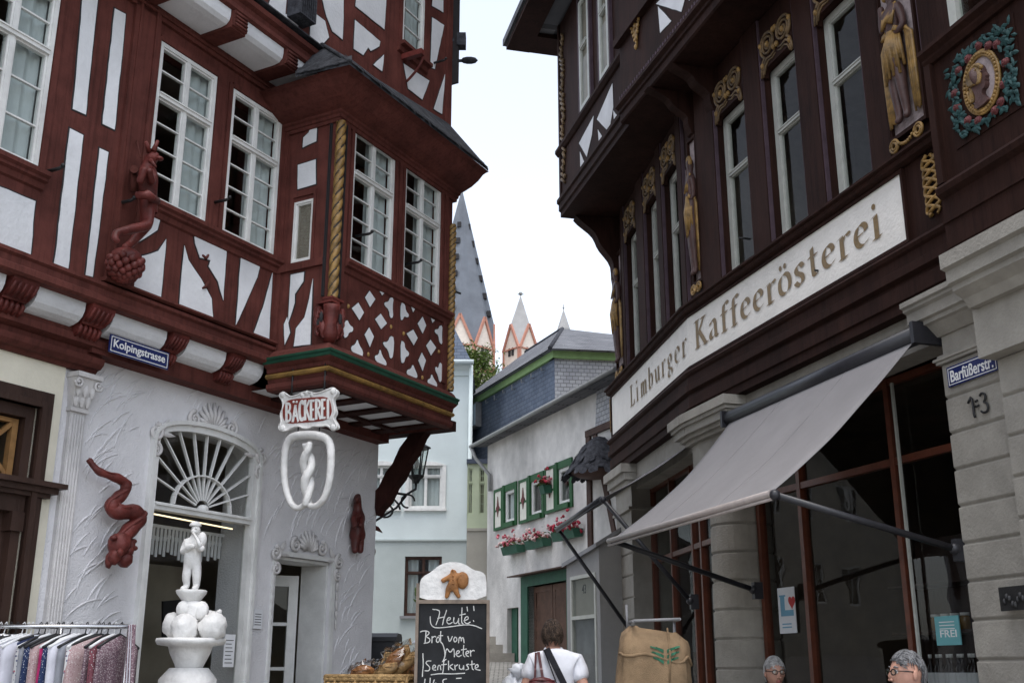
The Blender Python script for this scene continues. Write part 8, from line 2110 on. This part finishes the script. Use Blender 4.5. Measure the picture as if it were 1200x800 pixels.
pb = thing('carrier_bag', L(-.3, .12, .9), 'bulging white plastic carrier bag held at the side of the polo shirt', 'bag')
b = MB(); b.ball(L(-.32, .14, 1.05), (.11, .10, .13), 20, 14, 0, .5, None, 3.2); b.ball(L(-.30, .12, 1.22), (.07, .065, .06), 14, 10, 0, .6, None, 3.5); b.tube([L(-.29, .15, 1.0), L(-.25, .15, .90)], .02, 6); b.build('bag_body', 'bag_plastic', pb)

# ---- two people seated at the coffee house
def cafe_chair(x, y, yaw, lab):
    root = thing('cafe_chair', (x, y, gz(y)), lab, 'chair', 'chairs outside the coffee house'); f = world_frame(x, y, math.degrees(yaw)); z = gz(y)
    b = MB(); b.box(f, -.21, .21, -.21, .21, z + .43, z + .46); b.build('seat', 'dark_wood', root)
    b = MB(); b.box(f, -.2, .2, .19, .215, z + .62, z + .86); b.build('backrest', 'dark_wood', root)
    for u in (-.19, .19):
        for w in (-.19, .2):
            b = MB(); b.tube([f.P(u, w, z), f.P(u, w, z + (.86 if w > 0 else .43))], .014, 7); b.build('leg', 'iron_black', root)
def seated(x, y, yaw, top, lab, hairm, jacket, shirt, beard, chairlab, turn=0.0, line=None, curls=200, tilt=0.0, vol=1.05):
    z0 = gz(y); K = (top - z0) / 1.28; root = thing('person', (x, y, z0), lab, 'person'); Rz = Matrix.Rotation(yaw, 3, 'Z')
    L = lambda a, c, d: tuple(Vector((x, y, z0)) + Rz @ Vector((a * K, c * K, d * K)))
    nodes = {'pelvis': (L(0, -.02, .56), .13), 'waist': (L(0, -.05, .70), (.13, .11)), 'chest': (L(0, -.03, .86), (.15, .11)), 'upper': (L(0, -.02, .97), .10), 'neck': (L(0, .0, 1.05), .052), 'skull': (L(0, .015, 1.12), .058),
     'sl': (L(-.175, -.02, .955), .065), 'el': (L(-.22, .03, .70), .045), 'wl': (L(-.10, .25, .64), .032), 'sr': (L(.175, -.02, .955), .065), 'er': (L(.22, .03, .70), .045), 'wr': (L(.10, .25, .64), .032),
     'hl': (L(-.09, .05, .54), .10), 'kl': (L(-.11, .42, .52), .07), 'al': (L(-.11, .44, .10), .045), 'tl': (L(-.11, .56, .04), .038), 'hr': (L(.09, .05, .54), .10), 'kr': (L(.11, .42, .52), .07), 'ar': (L(.11, .44, .10), .045), 'tr': (L(.11, .56, .04), .038)}
    vs, fs = skin(nodes, E_, 'pelvis', 2); b = MB(); b.raw(vs, fs, 0, True)
    T = head_mesh(b, L(0, .03, 1.155), yaw + turn, K * 1.04, tilt)
    for sg, n in ((-1, 'wl'), (1, 'wr')): hand(b, nodes[n][0], Rz @ Vector((-sg * .3, 1, -.1)), (0, 0, 1), K, .5, 0, -sg)
    b.build('body', ['skin_tone', 'eye_white', 'lip', hairm], root)
    hair_mesh(T, K, hairm, root, line, 1.0, 5 + len(lab), vol, curls)
    if beard: hair_mesh(T, K, hairm, root, lambda x, y: 9 if not (y > -.1 and True) else -9, 1.0, 2, 1.0, 0, 'beard_none') if False else None
    jk = {k: (v[0], (v[1][0] + .025, v[1][1] + .025) if isinstance(v[1], tuple) else v[1] + .022) for k, v in nodes.items() if k in ('pelvis', 'waist', 'chest', 'upper', 'sl', 'el', 'wl', 'sr', 'er', 'wr')}
    jk['collar'] = (L(0, -.01, 1.03), .068)
    vs, fs = skin(jk, [('pelvis', 'waist'), ('waist', 'chest'), ('chest', 'upper'), ('upper', 'collar'), ('upper', 'sl'), ('sl', 'el'), ('el', 'wl'), ('upper', 'sr'), ('sr', 'er'), ('er', 'wr')], 'pelvis', 2); b = MB(); b.raw(vs, fs, 0, True); b.build('jacket', jacket, root)
    b = MB(); b.tube([L(.062 * math.cos(t), .0 + .06 * math.sin(t), 1.052 + .012 * math.cos(t * 2) - .012 * math.sin(t)) for t in [2 * math.pi * k / 20 for k in range(21)]], .017, 7); b.build('collar', shirt, root)
    tr = {k: (nodes[k][0], (nodes[k][1] if not isinstance(nodes[k][1], tuple) else .13) + .022) for k in ('pelvis', 'hl', 'kl', 'al', 'hr', 'kr', 'ar')}
    vs, fs = skin(tr, [('pelvis', 'hl'), ('hl', 'kl'), ('kl', 'al'), ('pelvis', 'hr'), ('hr', 'kr'), ('kr', 'ar')], 'pelvis', 2); b = MB(); b.raw(vs, fs, 0, True); b.build('trousers', 'cloth_denim', root)
    cafe_chair(x, y, yaw, chairlab)
    return root, T, K
p = at(905, 769, 9.3)
o, T, K2 = seated(p.x, 9.3, math.pi + .12, p.z, 'seated person facing the street with short white hair, dark glasses and black jacket', 'hair_grey', 'cloth_black', 'cloth_black', False, 'dark cafe chair under the person with white hair', line=lambda x, y: -.30 + .85 * max(0, y) + (.42 if abs(x) > .80 and y > -.3 else 0) - .1 * (y < 0), curls=1300)
glasses(T, K2, 'iron_black', o, 1)
p = at(1066, 762, 7.1)
o, T, K3 = seated(p.x, 7.1, math.pi * .5 + .18, p.z, 'seated person in profile with grey hair, short beard, black glasses and blue collar', 'hair_salt', 'cloth_blue', 'cloth_blue', True, 'dark cafe chair under the bearded person beside the pier', line=lambda x, y: -.38 + 1.0 * max(0, y) + (.78 if abs(x) > .72 and y > -.45 else 0), curls=1300, tilt=.06, vol=1.035)
glasses(T, K3, 'iron_black', o, 1)
b = MB(); r_ = random.Random(6)
for k in range(420):
    a = r_.uniform(-1.25, 1.25); z = r_.uniform(-.98, -.42)
    if abs(a) < .5 and -.62 < z < -.44: continue
    if abs(a) > .9 and z < -.8: continue
    q = math.sqrt(1 - z * z); x_, y_ = q * math.sin(a), q * math.cos(a); zz = 1 - .34 * (-z) ** 1.3
    n0 = Vector((x_ * .076 * zz, y_ * .095 * (1 + .10 * math.exp(-((z + .86) / .2) ** 2) * (abs(a) < .5)) * (1 - .12 * -z), z * .120))
    b.tube([T(n0), T(n0 * 1.06 + Vector((0, 0, -.008)))], [.0042 * K3, .0015 * K3], 4)
b.build('beard', 'hair_grey', o)
# wooden tabletop between them
tx, ty = at(985, 800, 8.0).x - .0, 8.0
tt = thing('cafe_table', (tx, ty, 0), 'small round cafe table between the two seated people', 'table')
b = MB(); b.lathe((tx, ty, 0), [(.001, .70), (.32, .70), (.33, .715), (.32, .73), (.001, .73)], 28); b.build('tabletop', 'dark_wood', tt)
b = MB(); b.lathe((tx, ty, 0), [(.22, 0), (.22, .02), (.03, .05), (.025, .70)], 14); b.build('pedestal', 'iron_black', tt)
# ================================================================== daylight, sky and camera
W = bpy.data.worlds.new('World'); SC.world = W; W.use_nodes = True
nt = W.node_tree; bg = nt.nodes['Background']
sky = nt.nodes.new('ShaderNodeTexSky'); sky.sky_type = 'NISHITA'; sky.sun_disc = False
SUN_EL, SUN_AZ = 75.0, 185.0           # height, and bearing clockwise from the view direction
sky.sun_elevation = R(SUN_EL); sky.sun_rotation = R(SUN_AZ); sky.altitude = 100; sky.air_density = 1.0; sky.dust_density = 2.3; sky.ozone_density = 1.0
hs = nt.nodes.new('ShaderNodeHueSaturation'); hs.inputs['Saturation'].default_value = .42
nt.links.new(sky.outputs[0], hs.inputs['Color']); nt.links.new(hs.outputs[0], bg.inputs['Color'])
bg.inputs['Strength'].default_value = .15
sl = bpy.data.lights.new('sun', 'SUN'); sl.energy = .45; sl.angle = R(30); sl.color = (1, .96, .9)
so = bpy.data.objects.new('sun', sl); COL.objects.link(so)
a, e = R(SUN_AZ), R(SUN_EL)
sv = Vector((math.sin(a) * math.cos(e), math.cos(a) * math.cos(e), math.sin(e)))
so.rotation_euler = sv.to_track_quat('Z', 'Y').to_euler(); so.location = (0, 0, 40)
cd = bpy.data.cameras.new('camera'); cd.sensor_width = 36; cd.lens = FOC / 1200 * 36; cd.clip_start = .05; cd.clip_end = 3000
co = bpy.data.objects.new('camera', cd); COL.objects.link(co); co.location = (0, 0, EYE); co.rotation_euler = (math.pi / 2 + PITCH, 0, 0)
SC.camera = co
SC.render.engine = 'CYCLES'
SC.cycles.max_bounces = 6; SC.cycles.diffuse_bounces = 3; SC.cycles.glossy_bounces = 3; SC.cycles.transparent_max_bounces = 8; SC.cycles.transmission_bounces = 2
SC.cycles.use_denoising = True; SC.cycles.caustics_reflective = False; SC.cycles.caustics_refractive = False; SC.cycles.use_adaptive_sampling = True
SC.view_settings.view_transform = 'Standard'; SC.view_settings.look = 'None'; SC.view_settings.exposure = 1.36; SC.view_settings.gamma = 1
